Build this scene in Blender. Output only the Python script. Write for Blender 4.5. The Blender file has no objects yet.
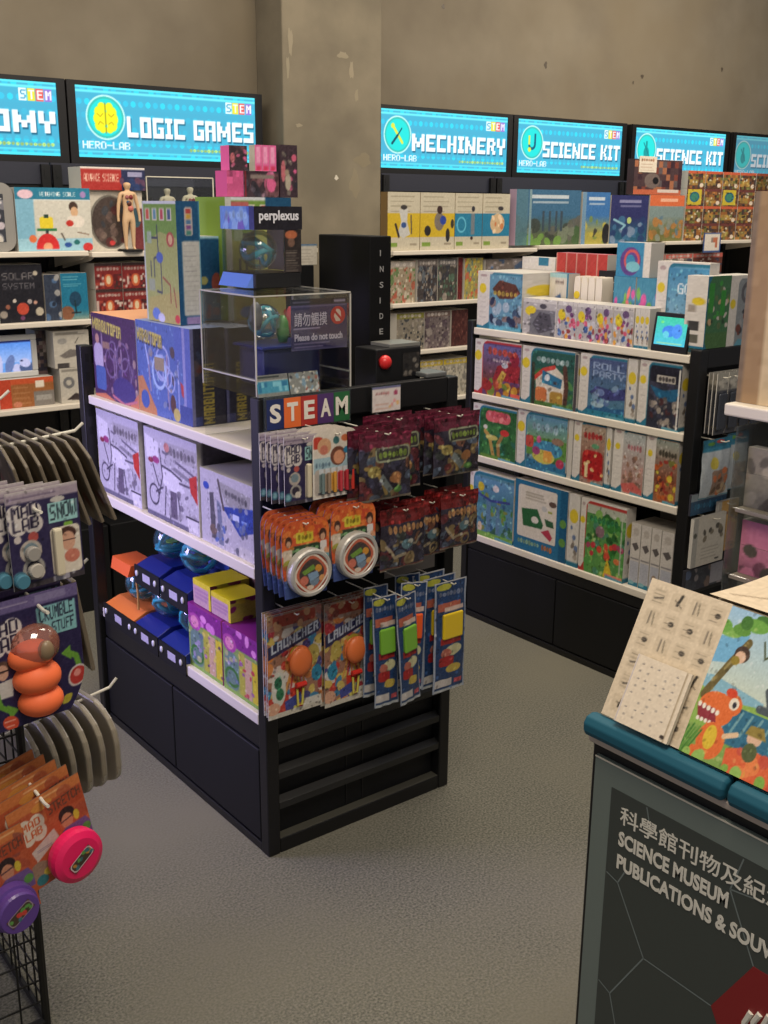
import bpy, math, random
import numpy as np
from mathutils import Matrix, Vector

scene = bpy.context.scene
COL = scene.collection
R = math.radians

# ------------------------------------------------------------------ camera
F_PX = 1076.1
cam_data = bpy.data.cameras.new('camera')
cam = bpy.data.objects.new('camera', cam_data)
COL.objects.link(cam)
cam_data.sensor_fit = 'VERTICAL'
cam_data.sensor_height = 24.0
cam_data.lens = 24.0 * F_PX / 1024.0
cam_data.clip_start = 0.05
_yaw, _pitch, _roll = R(90 - 37.95), R(15.80), R(0.44)
_F0 = Vector((math.cos(_yaw), math.sin(_yaw), 0)); _R0 = Vector((math.sin(_yaw), -math.cos(_yaw), 0)); _Z = Vector((0, 0, 1))
_F = math.cos(_pitch) * _F0 - math.sin(_pitch) * _Z
_U = math.sin(_pitch) * _F0 + math.cos(_pitch) * _Z
_Rt = math.cos(_roll) * _R0 + math.sin(_roll) * _U
_Up = -math.sin(_roll) * _R0 + math.cos(_roll) * _U
m = Matrix(((_Rt.x, _Up.x, -_F.x, 0), (_Rt.y, _Up.y, -_F.y, 0), (_Rt.z, _Up.z, -_F.z, 1.62), (0, 0, 0, 1)))
cam.matrix_world = m
scene.camera = cam

# ------------------------------------------------------------------ light
scene.view_settings.view_transform = 'Standard'
scene.view_settings.look = 'None'
scene.view_settings.exposure = 0.12
scene.view_settings.gamma = 1.0
scene.view_settings.use_curve_mapping = False

world = bpy.data.worlds.new('world')
scene.world = world
world.use_nodes = True
wb = world.node_tree.nodes['Background']
wb.inputs['Color'].default_value = (0.95, 0.93, 0.98, 1)
wb.inputs['Strength'].default_value = 0.26

def area(name, loc, size, power, color, target=None, sy=None):
    l = bpy.data.lights.new(name, 'AREA')
    l.energy = power; l.color = color; l.size = size
    if sy: l.shape = 'RECTANGLE'; l.size_y = sy
    o = bpy.data.objects.new(name, l); COL.objects.link(o)
    o.location = loc
    d = Vector(target if target else (loc[0], loc[1], 0)) - Vector(loc)
    o.rotation_euler = d.to_track_quat('-Z', 'Y').to_euler()
    return o

WARM = (1.0, 0.87, 0.70)
area('ceiling_lamp_aisle', (2.3, 2.4, 3.1), 1.0, 34, WARM)
area('ceiling_lamp_front', (0.7, 0.5, 3.1), 1.0, 50, WARM, (1.2, 1.4, 0.6))
area('ceiling_lamp_wall_right', (5.2, 3.0, 3.1), 2.4, 52, WARM, (5.2, 4.4, 1.2), 0.6)
area('ceiling_lamp_wall_left', (0.8, 3.1, 3.1), 1.6, 26, WARM, (1.2, 4.4, 1.0), 0.6)
cool = area('cool_lamp_left', (-0.35, 3.45, 1.25), 0.9, 8.5, (0.56, 0.50, 1.0), (1.27, 2.65, 0.72)); cool.data.spread = R(66)
area('ceiling_lamp_pillar', (3.0, 3.3, 3.2), 0.4, 7, (1.0, 0.82, 0.6), (3.2, 4.4, 2.6))

# ------------------------------------------------------------------ helpers
def lin(c):
    c = np.asarray(c, float)
    return np.where(c <= 0.04045, c / 12.92, ((c + 0.055) / 1.055) ** 2.4)

def C8(*c): return tuple(v / 255.0 for v in (c[0] if len(c) == 1 else c))

MATS = {}
def mat(name, rgb=None, rough=0.5, metal=0.0, spec=0.5, attr=False, emit=0.0, bump=0.0, coat=0.0):
    if name in MATS: return MATS[name]
    mt = bpy.data.materials.new(name); mt.use_nodes = True
    nt = mt.node_tree; b = nt.nodes['Principled BSDF']
    b.inputs['Roughness'].default_value = rough
    b.inputs['Metallic'].default_value = metal
    b.inputs['Specular IOR Level'].default_value = spec
    b.inputs['Coat Weight'].default_value = coat
    if attr:
        a = nt.nodes.new('ShaderNodeAttribute'); a.attribute_name = 'Col'
        if emit: b.inputs['Base Color'].default_value = (.01, .01, .01, 1)
        else: nt.links.new(a.outputs['Color'], b.inputs['Base Color'])
        if emit:
            nt.links.new(a.outputs['Color'], b.inputs['Emission Color'])
            b.inputs['Emission Strength'].default_value = emit
    else:
        c = lin(C8(rgb)); b.inputs['Base Color'].default_value = (*c, 1)
        if emit:
            b.inputs['Emission Color'].default_value = (*c, 1); b.inputs['Emission Strength'].default_value = emit
    if bump:
        n = nt.nodes.new('ShaderNodeTexNoise'); n.inputs['Scale'].default_value = 60
        bp = nt.nodes.new('ShaderNodeBump'); bp.inputs['Strength'].default_value = bump; bp.inputs['Distance'].default_value = 0.01
        nt.links.new(n.outputs['Fac'], bp.inputs['Height']); nt.links.new(bp.outputs['Normal'], b.inputs['Normal'])
    MATS[name] = mt
    return mt

def noise_mat(name, c1, c2, scale, rough, detail=4, c3=None, scale3=2.0, bump=0.0, lo=0.35, hi=0.65, dist=0.002):
    mt = bpy.data.materials.new(name); mt.use_nodes = True
    nt = mt.node_tree; b = nt.nodes['Principled BSDF']; b.inputs['Roughness'].default_value = rough
    b.inputs['Specular IOR Level'].default_value = 0.3
    tc = nt.nodes.new('ShaderNodeTexCoord')
    n = nt.nodes.new('ShaderNodeTexNoise'); n.inputs['Scale'].default_value = scale; n.inputs['Detail'].default_value = detail
    r = nt.nodes.new('ShaderNodeValToRGB')
    r.color_ramp.elements[0].position = lo; r.color_ramp.elements[1].position = hi
    r.color_ramp.elements[0].color = (*lin(C8(c1)), 1); r.color_ramp.elements[1].color = (*lin(C8(c2)), 1)
    nt.links.new(tc.outputs['Object'], n.inputs['Vector']); nt.links.new(n.outputs['Fac'], r.inputs['Fac'])
    out = r.outputs['Color']
    if c3:
        n2 = nt.nodes.new('ShaderNodeTexNoise'); n2.inputs['Scale'].default_value = scale3; n2.inputs['Detail'].default_value = 5
        r2 = nt.nodes.new('ShaderNodeValToRGB'); r2.color_ramp.elements[0].position = 0.45; r2.color_ramp.elements[1].position = 0.7
        mx = nt.nodes.new('ShaderNodeMixRGB'); mx.inputs['Color2'].default_value = (*lin(C8(c3)), 1)
        nt.links.new(tc.outputs['Object'], n2.inputs['Vector']); nt.links.new(n2.outputs['Fac'], r2.inputs['Fac'])
        nt.links.new(r2.outputs['Color'], mx.inputs['Fac']); nt.links.new(out, mx.inputs['Color1']); out = mx.outputs['Color']
    nt.links.new(out, b.inputs['Base Color'])
    if bump:
        bp = nt.nodes.new('ShaderNodeBump'); bp.inputs['Strength'].default_value = bump; bp.inputs['Distance'].default_value = dist
        nt.links.new(n.outputs['Fac'], bp.inputs['Height']); nt.links.new(bp.outputs['Normal'], b.inputs['Normal'])
    MATS[name] = mt
    return mt

def clear_mat(name, tint=(0.93, 0.95, 0.95), gloss=0.10, rough=0.03, haze=0.0, hazecol=(1, 1, 1), edge=0.7):
    mt = bpy.data.materials.new(name); mt.use_nodes = True
    nt = mt.node_tree; nt.nodes.clear()
    o = nt.nodes.new('ShaderNodeOutputMaterial')
    t = nt.nodes.new('ShaderNodeBsdfTransparent'); t.inputs['Color'].default_value = (*tint, 1)
    g = nt.nodes.new('ShaderNodeBsdfGlossy'); g.inputs['Roughness'].default_value = rough
    f = nt.nodes.new('ShaderNodeLayerWeight'); f.inputs['Blend'].default_value = 0.25
    mp = nt.nodes.new('ShaderNodeMapRange'); mp.inputs['To Min'].default_value = gloss; mp.inputs['To Max'].default_value = edge
    mx = nt.nodes.new('ShaderNodeMixShader')
    nt.links.new(f.outputs['Fresnel'], mp.inputs['Value']); nt.links.new(mp.outputs['Result'], mx.inputs['Fac'])
    last = t
    if haze:
        d = nt.nodes.new('ShaderNodeBsdfDiffuse'); d.inputs['Color'].default_value = (*hazecol, 1)
        m2 = nt.nodes.new('ShaderNodeMixShader'); m2.inputs['Fac'].default_value = haze
        nt.links.new(t.outputs[0], m2.inputs[1]); nt.links.new(d.outputs[0], m2.inputs[2]); last = m2
    nt.links.new(last.outputs[0], mx.inputs[1]); nt.links.new(g.outputs[0], mx.inputs[2]); nt.links.new(mx.outputs[0], o.inputs['Surface'])
    MATS[name] = mt
    return mt

PRINT = mat('printed_card', attr=True, rough=0.45, spec=0.35)
GLOSS = mat('glossy_film_print', attr=True, rough=0.22, spec=0.6, bump=0.25)
SCREEN = mat('lit_screen', attr=True, rough=0.3, spec=0.1, emit=1.12)
BLACK = mat('black_powder_coat', (19, 19, 21), 0.42, spec=0.45)
BLACK2 = mat('black_panel', (13, 14, 17), 0.55, spec=0.35)
SLATE = mat('dark_slate_panel', (34, 37, 52), 0.6)
WHITE = mat('white_shelf_laminate', (216, 208, 194), 0.4)
ROD = mat('white_hook', (206, 202, 188), 0.35)
CLEAR = clear_mat('clear_acrylic', (0.97, 0.98, 0.98), 0.03)
CLEARP = clear_mat('clear_plastic', (0.93, 0.95, 0.96), 0.06, 0.08, 0.04, (0.6, 0.75, 0.8))
SLEEVE = clear_mat('dull_plastic_sleeve', (0.75, 0.7, 0.62), 0.02, 0.4, 0.72, (0.20, 0.165, 0.12), 0.2)
CREAMP = clear_mat('cream_plastic_blister', (0.8, 0.75, 0.65), 0.02, 0.4, 0.62, (0.33, 0.29, 0.22), 0.3)
CONC = noise_mat('wall_plaster', (112, 104, 90), (126, 118, 103), 3.0, 0.85, 6, (118, 108, 90), 1.2, 0.15)
PILLAR = noise_mat('pillar_concrete', (110, 103, 89), (130, 122, 105), 4.0, 0.8, 8, (106, 100, 86), 1.6, 0.15)
CARPET = noise_mat('carpet', (78, 78, 71), (134, 132, 120), 170.0, 0.95, 4, (120, 117, 104), 1.3, 0.25, 0.3, 0.7)

class MB:
    def __init__(s): s.v = []; s.f = []; s.c = []
    def add(s, verts, faces, col=(0.5, 0.5, 0.5)):
        n = len(s.v); s.v.extend([tuple(p) for p in verts]); s.f.extend([tuple(i + n for i in f) for f in faces])
        s.c.extend([col] * len(verts)); return s
    def box(s, x0, x1, y0, y1, z0, z1, col=(0.5, 0.5, 0.5), skip=''):
        v = [(x0, y0, z0), (x1, y0, z0), (x1, y1, z0), (x0, y1, z0), (x0, y0, z1), (x1, y0, z1), (x1, y1, z1), (x0, y1, z1)]
        F = {'-z': (0, 3, 2, 1), '+z': (4, 5, 6, 7), '-y': (0, 1, 5, 4), '+x': (1, 2, 6, 5), '+y': (2, 3, 7, 6), '-x': (3, 0, 4, 7)}
        return s.add(v, [f for k, f in F.items() if k not in skip.split()], col)
    def tube(s, pts, r, n=8, col=(0.5, 0.5, 0.5), closed=False):
        pts = [Vector(p) for p in pts]; rings = []; k = len(pts); up = None
        for i, p in enumerate(pts):
            a = pts[(i - 1) % k] if (closed or i > 0) else p; b = pts[(i + 1) % k] if (closed or i < k - 1) else p
            t = (b - a).normalized()
            if up is None:
                up = Vector((0, 0, 1)) if abs(t.z) < 0.9 else Vector((1, 0, 0))
            e = t.cross(up).normalized(); w = e.cross(t).normalized(); up = w
            rr = r[i] if isinstance(r, (list, tuple)) else r
            rings.append([p + e * rr * math.cos(2 * math.pi * j / n) + w * rr * math.sin(2 * math.pi * j / n) for j in range(n)])
        v = [q for ring in rings for q in ring]; f = []
        for i in range(k if closed else k - 1):
            i2 = (i + 1) % k
            for j in range(n): f.append((i * n + j, i * n + (j + 1) % n, i2 * n + (j + 1) % n, i2 * n + j))
        if not closed: f.append(tuple(range(n))[::-1]); f.append(tuple((k - 1) * n + j for j in range(n)))
        return s.add(v, f, col)
    def lathe(s, prof, n=24, c=(0, 0, 0), axis='z', col=(0.5, 0.5, 0.5), cols=None):
        v = []
        cc = []
        for i, (r, h) in enumerate(prof):
            for j in range(n):
                a = 2 * math.pi * j / n; x, y = r * math.cos(a), r * math.sin(a)
                if axis == 'z': v.append((c[0] + x, c[1] + y, c[2] + h))
                elif axis == 'y': v.append((c[0] + x, c[1] - h, c[2] + y))
                else: v.append((c[0] + h, c[1] + x, c[2] + y))
                cc.append(cols[i] if cols else col)
        f = []
        for i in range(len(prof) - 1):
            for j in range(n): f.append((i * n + j, i * n + (j + 1) % n, (i + 1) * n + (j + 1) % n, (i + 1) * n + j))
        f.append(tuple(range(n))[::-1]); f.append(tuple((len(prof) - 1) * n + j for j in range(n)))
        k = len(s.v); s.add(v, f, col); s.c[k:] = cc
        return s
    def ball(s, c, rx, ry=None, rz=None, n=16, m_=10, col=(0.5, 0.5, 0.5)):
        ry = ry or rx; rz = rz or rx; v = []; f = []
        for i in range(1, m_):
            t = math.pi * i / m_
            for j in range(n):
                a = 2 * math.pi * j / n
                v.append((c[0] + rx * math.sin(t) * math.cos(a), c[1] + ry * math.sin(t) * math.sin(a), c[2] + rz * math.cos(t)))
        v += [(c[0], c[1], c[2] + rz), (c[0], c[1], c[2] - rz)]; T = len(v) - 2
        for i in range(m_ - 2):
            for j in range(n): f.append((i * n + j, (i + 1) * n + j, (i + 1) * n + (j + 1) % n, i * n + (j + 1) % n))
        for j in range(n):
            f.append((T, j, (j + 1) % n)); f.append((T + 1, (m_ - 2) * n + (j + 1) % n, (m_ - 2) * n + j))
        return s.add(v, f, col)
    def panel(s, art, fn):
        """a printed surface: fn(u, v) gives the point, u left to right, v bottom to top"""
        a = art.done() if isinstance(art, Art) else art
        H, W = a.shape[:2]
        uu, vv = np.meshgrid(np.linspace(0, 1, W), np.linspace(1, 0, H))
        P = fn(uu, vv); P = np.stack([np.broadcast_to(q, uu.shape) for q in P], -1).reshape(-1, 3)
        k = len(s.v); s.v.extend(map(tuple, P.tolist())); s.c.extend(map(tuple, a.reshape(-1, 3).tolist()))
        i = np.arange(H - 1)[:, None] * W + np.arange(W - 1)[None]
        q = np.stack([i + W, i + W + 1, i + 1, i], -1).reshape(-1, 4) + k
        s.f.extend(map(tuple, q.tolist()))
        return s
    def flat(s, art, o, u, v):
        o = np.array(o, float); u = np.array(u, float); v = np.array(v, float)
        return s.panel(art, lambda a, b: tuple(o[i] + a * u[i] + b * v[i] for i in range(3)))
    def build(s, name, material, parent=None, loc=(0, 0, 0), rz=0, smooth=False, bevel=0):
        me = bpy.data.meshes.new(name); me.from_pydata(s.v, [], s.f)
        at = me.color_attributes.new('Col', 'FLOAT_COLOR', 'POINT')
        c = np.ones((len(s.c), 4)); c[:, :3] = lin(np.array(s.c))
        at.data.foreach_set('color', c.ravel())
        if smooth: me.polygons.foreach_set('use_smooth', [True] * len(me.polygons))
        me.materials.append(material); me.update()
        o = bpy.data.objects.new(name, me); COL.objects.link(o)
        if parent: o.parent = parent
        o.location = loc; o.rotation_euler = (0, 0, rz)
        if bevel:
            b = o.modifiers.new('bevel', 'BEVEL'); b.width = bevel; b.segments = 2; b.limit_method = 'ANGLE'
        return o

def tag(o, label=None, cat=None, group=None, kind=None):
    if label: o['label'] = label
    if cat: o['category'] = cat
    if group: o['group'] = group
    if kind: o['kind'] = kind
    return o

def empty(name, label, cat, loc, rz=0, group=None):
    o = bpy.data.objects.new(name, None); COL.objects.link(o); o.empty_display_size = 0.05
    o.location = loc; o.rotation_euler = (0, 0, rz)
    return tag(o, label, cat, group)

def copy_tree(o, parent=None):
    c = o.copy(); COL.objects.link(c); c.parent = parent
    for ch in [k for k in bpy.data.objects if k.parent == o]: copy_tree(ch, c)
    return c

def text_part(name, body, parent, o, u, v, width, height, material, bold=0.0, thick=0.0006):
    """lettering as real raised shapes: fitted to width x height, lower left at o, running along u, upright along v"""
    cu = bpy.data.curves.new(name, 'FONT'); cu.body = body; cu.resolution_u = 3; cu.offset = bold; cu.extrude = 0.001
    t = bpy.data.objects.new(name, cu); COL.objects.link(t)
    me = bpy.data.meshes.new_from_object(t.evaluated_get(bpy.context.evaluated_depsgraph_get()))
    bpy.data.objects.remove(t)
    n = len(me.vertices); co = np.empty(n * 3); me.vertices.foreach_get('co', co); co = co.reshape(-1, 3)
    mn, mx = co.min(0), co.max(0); k = (co - mn) / (mx - mn)
    u = Vector(u); v = Vector(v); w = u.cross(v)
    U, V, Wn, O = (np.array(q) for q in (u, v, w, o))
    P = O + k[:, :1] * width * U + k[:, 1:2] * height * V + k[:, 2:] * thick * Wn
    me.vertices.foreach_set('co', P.ravel()); me.materials.clear(); me.materials.append(material); me.update()
    ob = bpy.data.objects.new(name, me); COL.objects.link(ob)
    if parent: ob.parent = parent
    return ob

# ------------------------------------------------------------------ printed artwork drawn with numpy
_G = {'A': '7E1111117E', 'B': '7F49494936', 'C': '3E41414122', 'D': '7F4141413E', 'E': '7F49494941', 'F': '7F09090901', 'G': '3E4149497A',
      'H': '7F0808087F', 'I': '00417F4100', 'J': '2040413F01', 'K': '7F08142241', 'L': '7F40404040', 'M': '7F020C027F', 'N': '7F0408107F',
      'O': '3E4141413E', 'P': '7F09090906', 'Q': '3E4151215E', 'R': '7F09192946', 'S': '4649494931', 'T': '01017F0101', 'U': '3F4040403F',
      'V': '1F2040201F', 'W': '3F4038403F', 'X': '6314081463', 'Y': '0708700807', 'Z': '6151494543', '-': '0808080808', ' ': '0000000000',
      '&': '3649552250', '!': '00005F0000', '3': '2141454B31', '2': '4261514946', '5': '2745454539'}
# heavy block capitals for the screens and titles: five bands per letter
_B = {'L': '110000 110000 110000 110000 111111', 'O': '111111 110011 110011 110011 111111', 'G': '111111 110000 110111 110011 111111', 'I': '1111 0110 0110 0110 1111',
      'C': '111111 110000 110000 110000 111111', 'A': '111111 110011 111111 110011 110011', 'M': '11000011 11100111 11111111 11011011 11000011', 'E': '111111 110000 111110 110000 111111',
      'S': '111111 110000 111111 000011 111111', 'H': '110011 110011 111111 110011 110011', 'N': '1100011 1110011 1111011 1101111 1100111', 'R': '111110 110011 111110 110110 110011',
      'Y': '110011 110011 111111 001100 001100', 'K': '110011 110110 111100 110110 110011', 'T': '111111 001100 001100 001100 001100', 'U': '110011 110011 110011 110011 111111',
      'P': '111111 110011 111111 110000 110000', 'B': '111110 110011 111110 110011 111110', ' ': '000 000 000 000 000'}
def blockmap(t):
    rows = [[] for _ in range(9)]; bands = (0, 0, 1, 1, 2, 3, 3, 4, 4)
    for ch in t:
        g = _B[ch].split()
        for i, b in enumerate(bands): rows[i] += [int(q) for q in g[b]] + [0]
    return np.array(rows)[:, :-1]
def bitmap(s_):
    out = []
    for ch in s_.upper():
        h = _G.get(ch, _G[' ']); cols = [int(h[i:i + 2], 16) for i in range(0, 10, 2)]
        out += [[(c >> r) & 1 for r in range(7)] for c in cols] + [[0] * 7]
    return np.array(out[:-1]).T

class Art:
    def __init__(s, w, h, bg, ppm=300):
        s.w, s.h = w, h
        s.W = max(6, int(w * ppm)); s.H = max(6, int(h * ppm))
        s.a = np.ones((s.H * 2, s.W * 2, 3)) * np.array(C8(bg))
        s.X, s.Y = np.meshgrid((np.arange(s.W * 2) + .5) / (s.W * 2), (np.arange(s.H * 2) + .5) / (s.H * 2))
        s.r = random.Random(7)
    def seed(s, k): s.r = random.Random(k); return s
    def put(s, mask, c, al=1.0):
        s.a[mask] = s.a[mask] * (1 - al) + np.array(C8(c)) * al; return s
    def rect(s, x0, y0, x1, y1, c, al=1.0): return s.put((s.X >= x0) & (s.X < x1) & (s.Y >= y0) & (s.Y < y1), c, al)
    def ell(s, x, y, rx, ry=None, c=(0, 0, 0), al=1.0, rot=0):
        ry = ry if ry else rx * s.w / s.h
        dx, dy = (s.X - x), (s.Y - y) * s.h / s.w
        ca, sa = math.cos(rot), math.sin(rot); a, b = dx * ca + dy * sa, -dx * sa + dy * ca
        return s.put((a / rx) ** 2 + (b / (ry * s.h / s.w)) ** 2 < 1, c, al)
    def ring(s, x, y, r, t, c):
        d = np.hypot(s.X - x, (s.Y - y) * s.h / s.w); return s.put(np.abs(d - r) < t, c)
    def rrect(s, x0, y0, x1, y1, c, r=0.08):
        q = s.h / s.w; cx, cy = (x0 + x1) / 2, (y0 + y1) / 2 * q; hx, hy = (x1 - x0) / 2, (y1 - y0) / 2 * q; r = min(r, hx, hy)
        dx = np.maximum(np.abs(s.X - cx) - hx + r, 0); dy = np.maximum(np.abs(s.Y * q - cy) - hy + r, 0)
        return s.put(np.hypot(dx, dy) <= r, c)
    def poly(s, pts, c, al=1.0):
        ins = np.zeros(s.X.shape, bool); n = len(pts)
        for i in range(n):
            (x0, y0), (x1, y1) = pts[i], pts[(i + 1) % n]
            if y0 == y1: continue
            ins ^= ((s.Y >= min(y0, y1)) & (s.Y < max(y0, y1)) & (s.X < (x1 - x0) * (s.Y - y0) / (y1 - y0) + x0))
        return s.put(ins, c, al)
    def line(s, pts, t, c, al=1.0):
        q = s.h / s.w
        for (x0, y0), (x1, y1) in zip(pts, pts[1:]):
            ax, ay, bx, by = x0, y0 * q, x1, y1 * q; L = (bx - ax) ** 2 + (by - ay) ** 2 + 1e-9
            k = np.clip(((s.X - ax) * (bx - ax) + (s.Y * q - ay) * (by - ay)) / L, 0, 1)
            s.put(np.hypot(s.X - ax - k * (bx - ax), s.Y * q - ay - k * (by - ay)) < t, c, al)
        return s
    def grad(s, c0, c1, x0=0, y0=0, x1=1, y1=1):
        mk = (s.X >= x0) & (s.X < x1) & (s.Y >= y0) & (s.Y < y1); k = np.clip((s.Y - y0) / (y1 - y0), 0, 1)[..., None]
        s.a = np.where(mk[..., None], np.array(C8(c0)) * (1 - k) + np.array(C8(c1)) * k, s.a); return s
    def text(s, t, x0, y0, x1, y1, c, bold=0.35, slope=0.0, block=False):
        b = blockmap(t) if block else bitmap(t); hh, ww = b.shape
        fy = (s.Y - slope * (s.X - x0) - y0) / (y1 - y0) * hh
        fx = (s.X - x0) / (x1 - x0) * ww
        mk = np.zeros(s.X.shape, bool)
        for o in (0, bold) if bold else (0,):
            ix = np.floor(fx - o).astype(int); iy = np.floor(fy).astype(int)
            ok = (ix >= 0) & (ix < ww) & (iy >= 0) & (iy < hh)
            mk |= ok & (b[np.clip(iy, 0, hh - 1), np.clip(ix, 0, ww - 1)] > 0)
        return s.put(mk, c)
    def scrib(s, x0, y0, x1, y1, c, n=7, t=None, slope=0.0):
        """illegible headline: a soft run of uneven smudges"""
        st = (x1 - x0) / n; t = t or st * 0.16
        c2 = tuple(int(q * .8) for q in c)
        for i in range(n):
            x = x0 + st * (i + .5); sl = slope * (i * st); a, b = y0 + sl, y1 + sl; k = s.r.uniform(-.2, .2)
            s.ell(x, (a + b) / 2 + (b - a) * k * .3, st * s.r.uniform(.36, .52), (b - a) * s.r.uniform(.32, .5), c if i % 2 else c2, .85)
            s.ell(x + st * k, (a + b) / 2, st * .12, (b - a) * .14, tuple(int(q * .55) for q in c), .5)
        return s
    def lines(s, x0, y0, x1, y1, n, c, t=0.006):
        for i in range(n):
            y = y0 + (y1 - y0) * i / max(1, n - 1); s.line([(x0, y), (x0 + (x1 - x0) * s.r.uniform(.7, 1), y)], t, c)
        return s
    def blobs(s, n, pal, x0=0, y0=0, x1=1, y1=1, a=0.02, b=0.08, al=1.0):
        for i in range(n):
            s.ell(s.r.uniform(x0, x1), s.r.uniform(y0, y1), s.r.uniform(a, b), s.r.uniform(a, b) * s.w / s.h, s.r.choice(pal), al, s.r.uniform(0, 3))
        return s
    def speck(s, n=60, a=0.012, b=0.03, al=.45, x0=0, y0=0, x1=1, y1=1):
        """fine printed detail: small darker and lighter marks over what is there"""
        for i in range(n):
            x, y = s.r.uniform(x0, x1), s.r.uniform(y0, y1); c = s.a[min(s.H * 2 - 1, int(y * s.H * 2)), min(s.W * 2 - 1, int(x * s.W * 2))] * 255
            k = s.r.choice((.35, .5, 1.5, 1.9)); c = tuple(min(235., q * k + (14 if k > 1 else 0)) for q in c)
            s.ell(x, y, s.r.uniform(a, b), s.r.uniform(a, b) * s.w / s.h, c, al, s.r.uniform(0, 3))
        return s
    def busy(s, pal, x0=0, y0=0, x1=1, y1=1, n=12, al=0.7):
        rng = np.random.RandomState(s.r.randrange(9999)); m_ = max(2, int(n * (y1 - y0) * s.h / ((x1 - x0) * s.w)))
        g = np.array([C8(p) for p in pal])[rng.randint(0, len(pal), (m_, n))]
        mk = (s.X >= x0) & (s.X < x1) & (s.Y >= y0) & (s.Y < y1)
        ix = np.clip(((s.X - x0) / (x1 - x0) * n).astype(int), 0, n - 1); iy = np.clip(((s.Y - y0) / (y1 - y0) * m_).astype(int), 0, m_ - 1)
        mk &= rng.rand(m_, n)[iy, ix] < al
        s.a = np.where(mk[..., None], g[iy, ix], s.a); return s
    mute = 0.10; grain = 0.014
    def done(s):
        a = s.a; a = (a[::2, ::2] + a[1::2, ::2] + a[::2, 1::2] + a[1::2, 1::2]) / 4
        if s.mute:                                                   # dull offset print with a little fine mottling
            g = a.mean(-1, keepdims=True); a = a * (1 - s.mute) + g * s.mute
            rng = np.random.RandomState(int(a.sum()) % 9973); n = rng.randn((a.shape[0] + 1) // 2, (a.shape[1] + 1) // 2, 1)
            n = np.kron(n, np.ones((2, 2, 1)))[:a.shape[0], :a.shape[1]]; a = np.clip(a + n * s.grain, 0, 1)
        return a

ORD = ['frontmost', 'second', 'third', 'fourth', 'fifth', 'sixth', 'seventh', 'eighth']

def face(mb, art, o, u, v):
    if isinstance(art, Art): mb.flat(art, o, u, v)
    else:
        o, u, v = Vector(o), Vector(u), Vector(v); mb.add([o, o + u, o + u + v, o + v], [(0, 1, 2, 3)], C8(art))

def carton(name, label, cat, w, d, h, front, loc, rz=0, group=None, left=None, right=None, top=None, back=None, material=None, base=(190, 186, 178)):
    """a printed box; local front is the -y face, its bottom centre is the origin"""
    mb = MB(); x = w / 2
    face(mb, front, (-x, 0, 0), (w, 0, 0), (0, 0, h))
    face(mb, right or base, (x, 0, 0), (0, d, 0), (0, 0, h))
    face(mb, left or base, (-x, d, 0), (0, -d, 0), (0, 0, h))
    face(mb, back or base, (x, d, 0), (-w, 0, 0), (0, 0, h))
    face(mb, top or base, (-x, 0, h), (w, 0, 0), (0, d, 0))
    face(mb, base, (-x, d, 0), (w, 0, 0), (0, -d, 0))
    o = mb.build(name, material or PRINT, None, loc, rz)
    return tag(o, label, cat, group)

W90 = -math.pi / 2          # turns a front towards -X (the long sides of the gondolas)
def carton_L(name, label, cat, yf, yn, z0, z1, x, d, front, **k):
    return carton(name, label, cat, yf - yn, d, z1 - z0, front, (x, (yf + yn) / 2, z0), W90, **k)

def pouch(mb, w, h, art, depth=0.02, wr=0.002, seed=0, back=(60, 20, 30)):
    """a soft bag hanging from its top edge; origin at the top centre of the front"""
    def bulge(u, v, sg):
        e = np.clip(np.sin(math.pi * u), 0, 1) ** .6 * np.clip(np.sin(math.pi * np.clip(v / .86, 0, 1)), 0, 1) ** .7
        wv = wr * np.sin(u * 17 + seed + v * 5) * np.sin(v * 13 + seed * 2)
        return sg * (depth * .5 * e + .0008) + wv
    mb.panel(art, lambda u, v: ((u - .5) * w * (1 - .03 * np.sin(v * 3.1)), bulge(u, v, -1), (v - 1) * h))
    bk = np.ones((14, 12, 3)) * np.array(C8(back))
    mb.panel(bk, lambda u, v: ((.5 - u) * w * (1 - .03 * np.sin(v * 3.1)), bulge(1 - u, v, 1), (v - 1) * h))
    return mb

def card(mb, w, h, art, t=0.002, shape=None, back=(200, 196, 188)):
    """a stiff backing card hanging from its top centre; shape(v) narrows the outline"""
    sh = shape or (lambda v: v * 0 + 1)
    mb.panel(art, lambda u, v: ((u - .5) * w * sh(v), u * 0, (v - 1) * h))
    n = 16; bk = np.ones((n, 3, 3)) * np.array(C8(back))
    mb.panel(bk, lambda u, v: ((.5 - u) * w * sh(v), u * 0 + t, (v - 1) * h))
    vs = np.linspace(0, 1, n)
    for sd in (-1, 1):
        pts = [(sd * .5 * w * float(sh(np.array(q))), (q - 1) * h) for q in vs]
        vv = [(x, 0, z) for x, z in pts] + [(x, t, z) for x, z in pts]
        mb.add(vv, [(i, i + 1, n + i + 1, n + i) if sd > 0 else (i, n + i, n + i + 1, i + 1) for i in range(n - 1)], C8(back))
    return mb

# ------------------------------------------------------------------ the room
def struct(name, mb, m_, **k): return tag(mb.build(name, m_, **k), kind='structure')
struct('floor', MB().box(-2.0, 9.0, -1.5, 4.6, -0.1, 0), CARPET)
struct('wall_back', MB().box(-2.0, 9.0, 4.6, 4.75, 0, 3.6), CONC)
struct('wall_right', MB().box(9.0, 9.15, -1.5, 4.75, 0, 3.6), CONC)
struct('wall_pillar', MB().box(2.818, 3.378, 4.377, 4.6, 0, 3.6), PILLAR, bevel=0.006)
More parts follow.
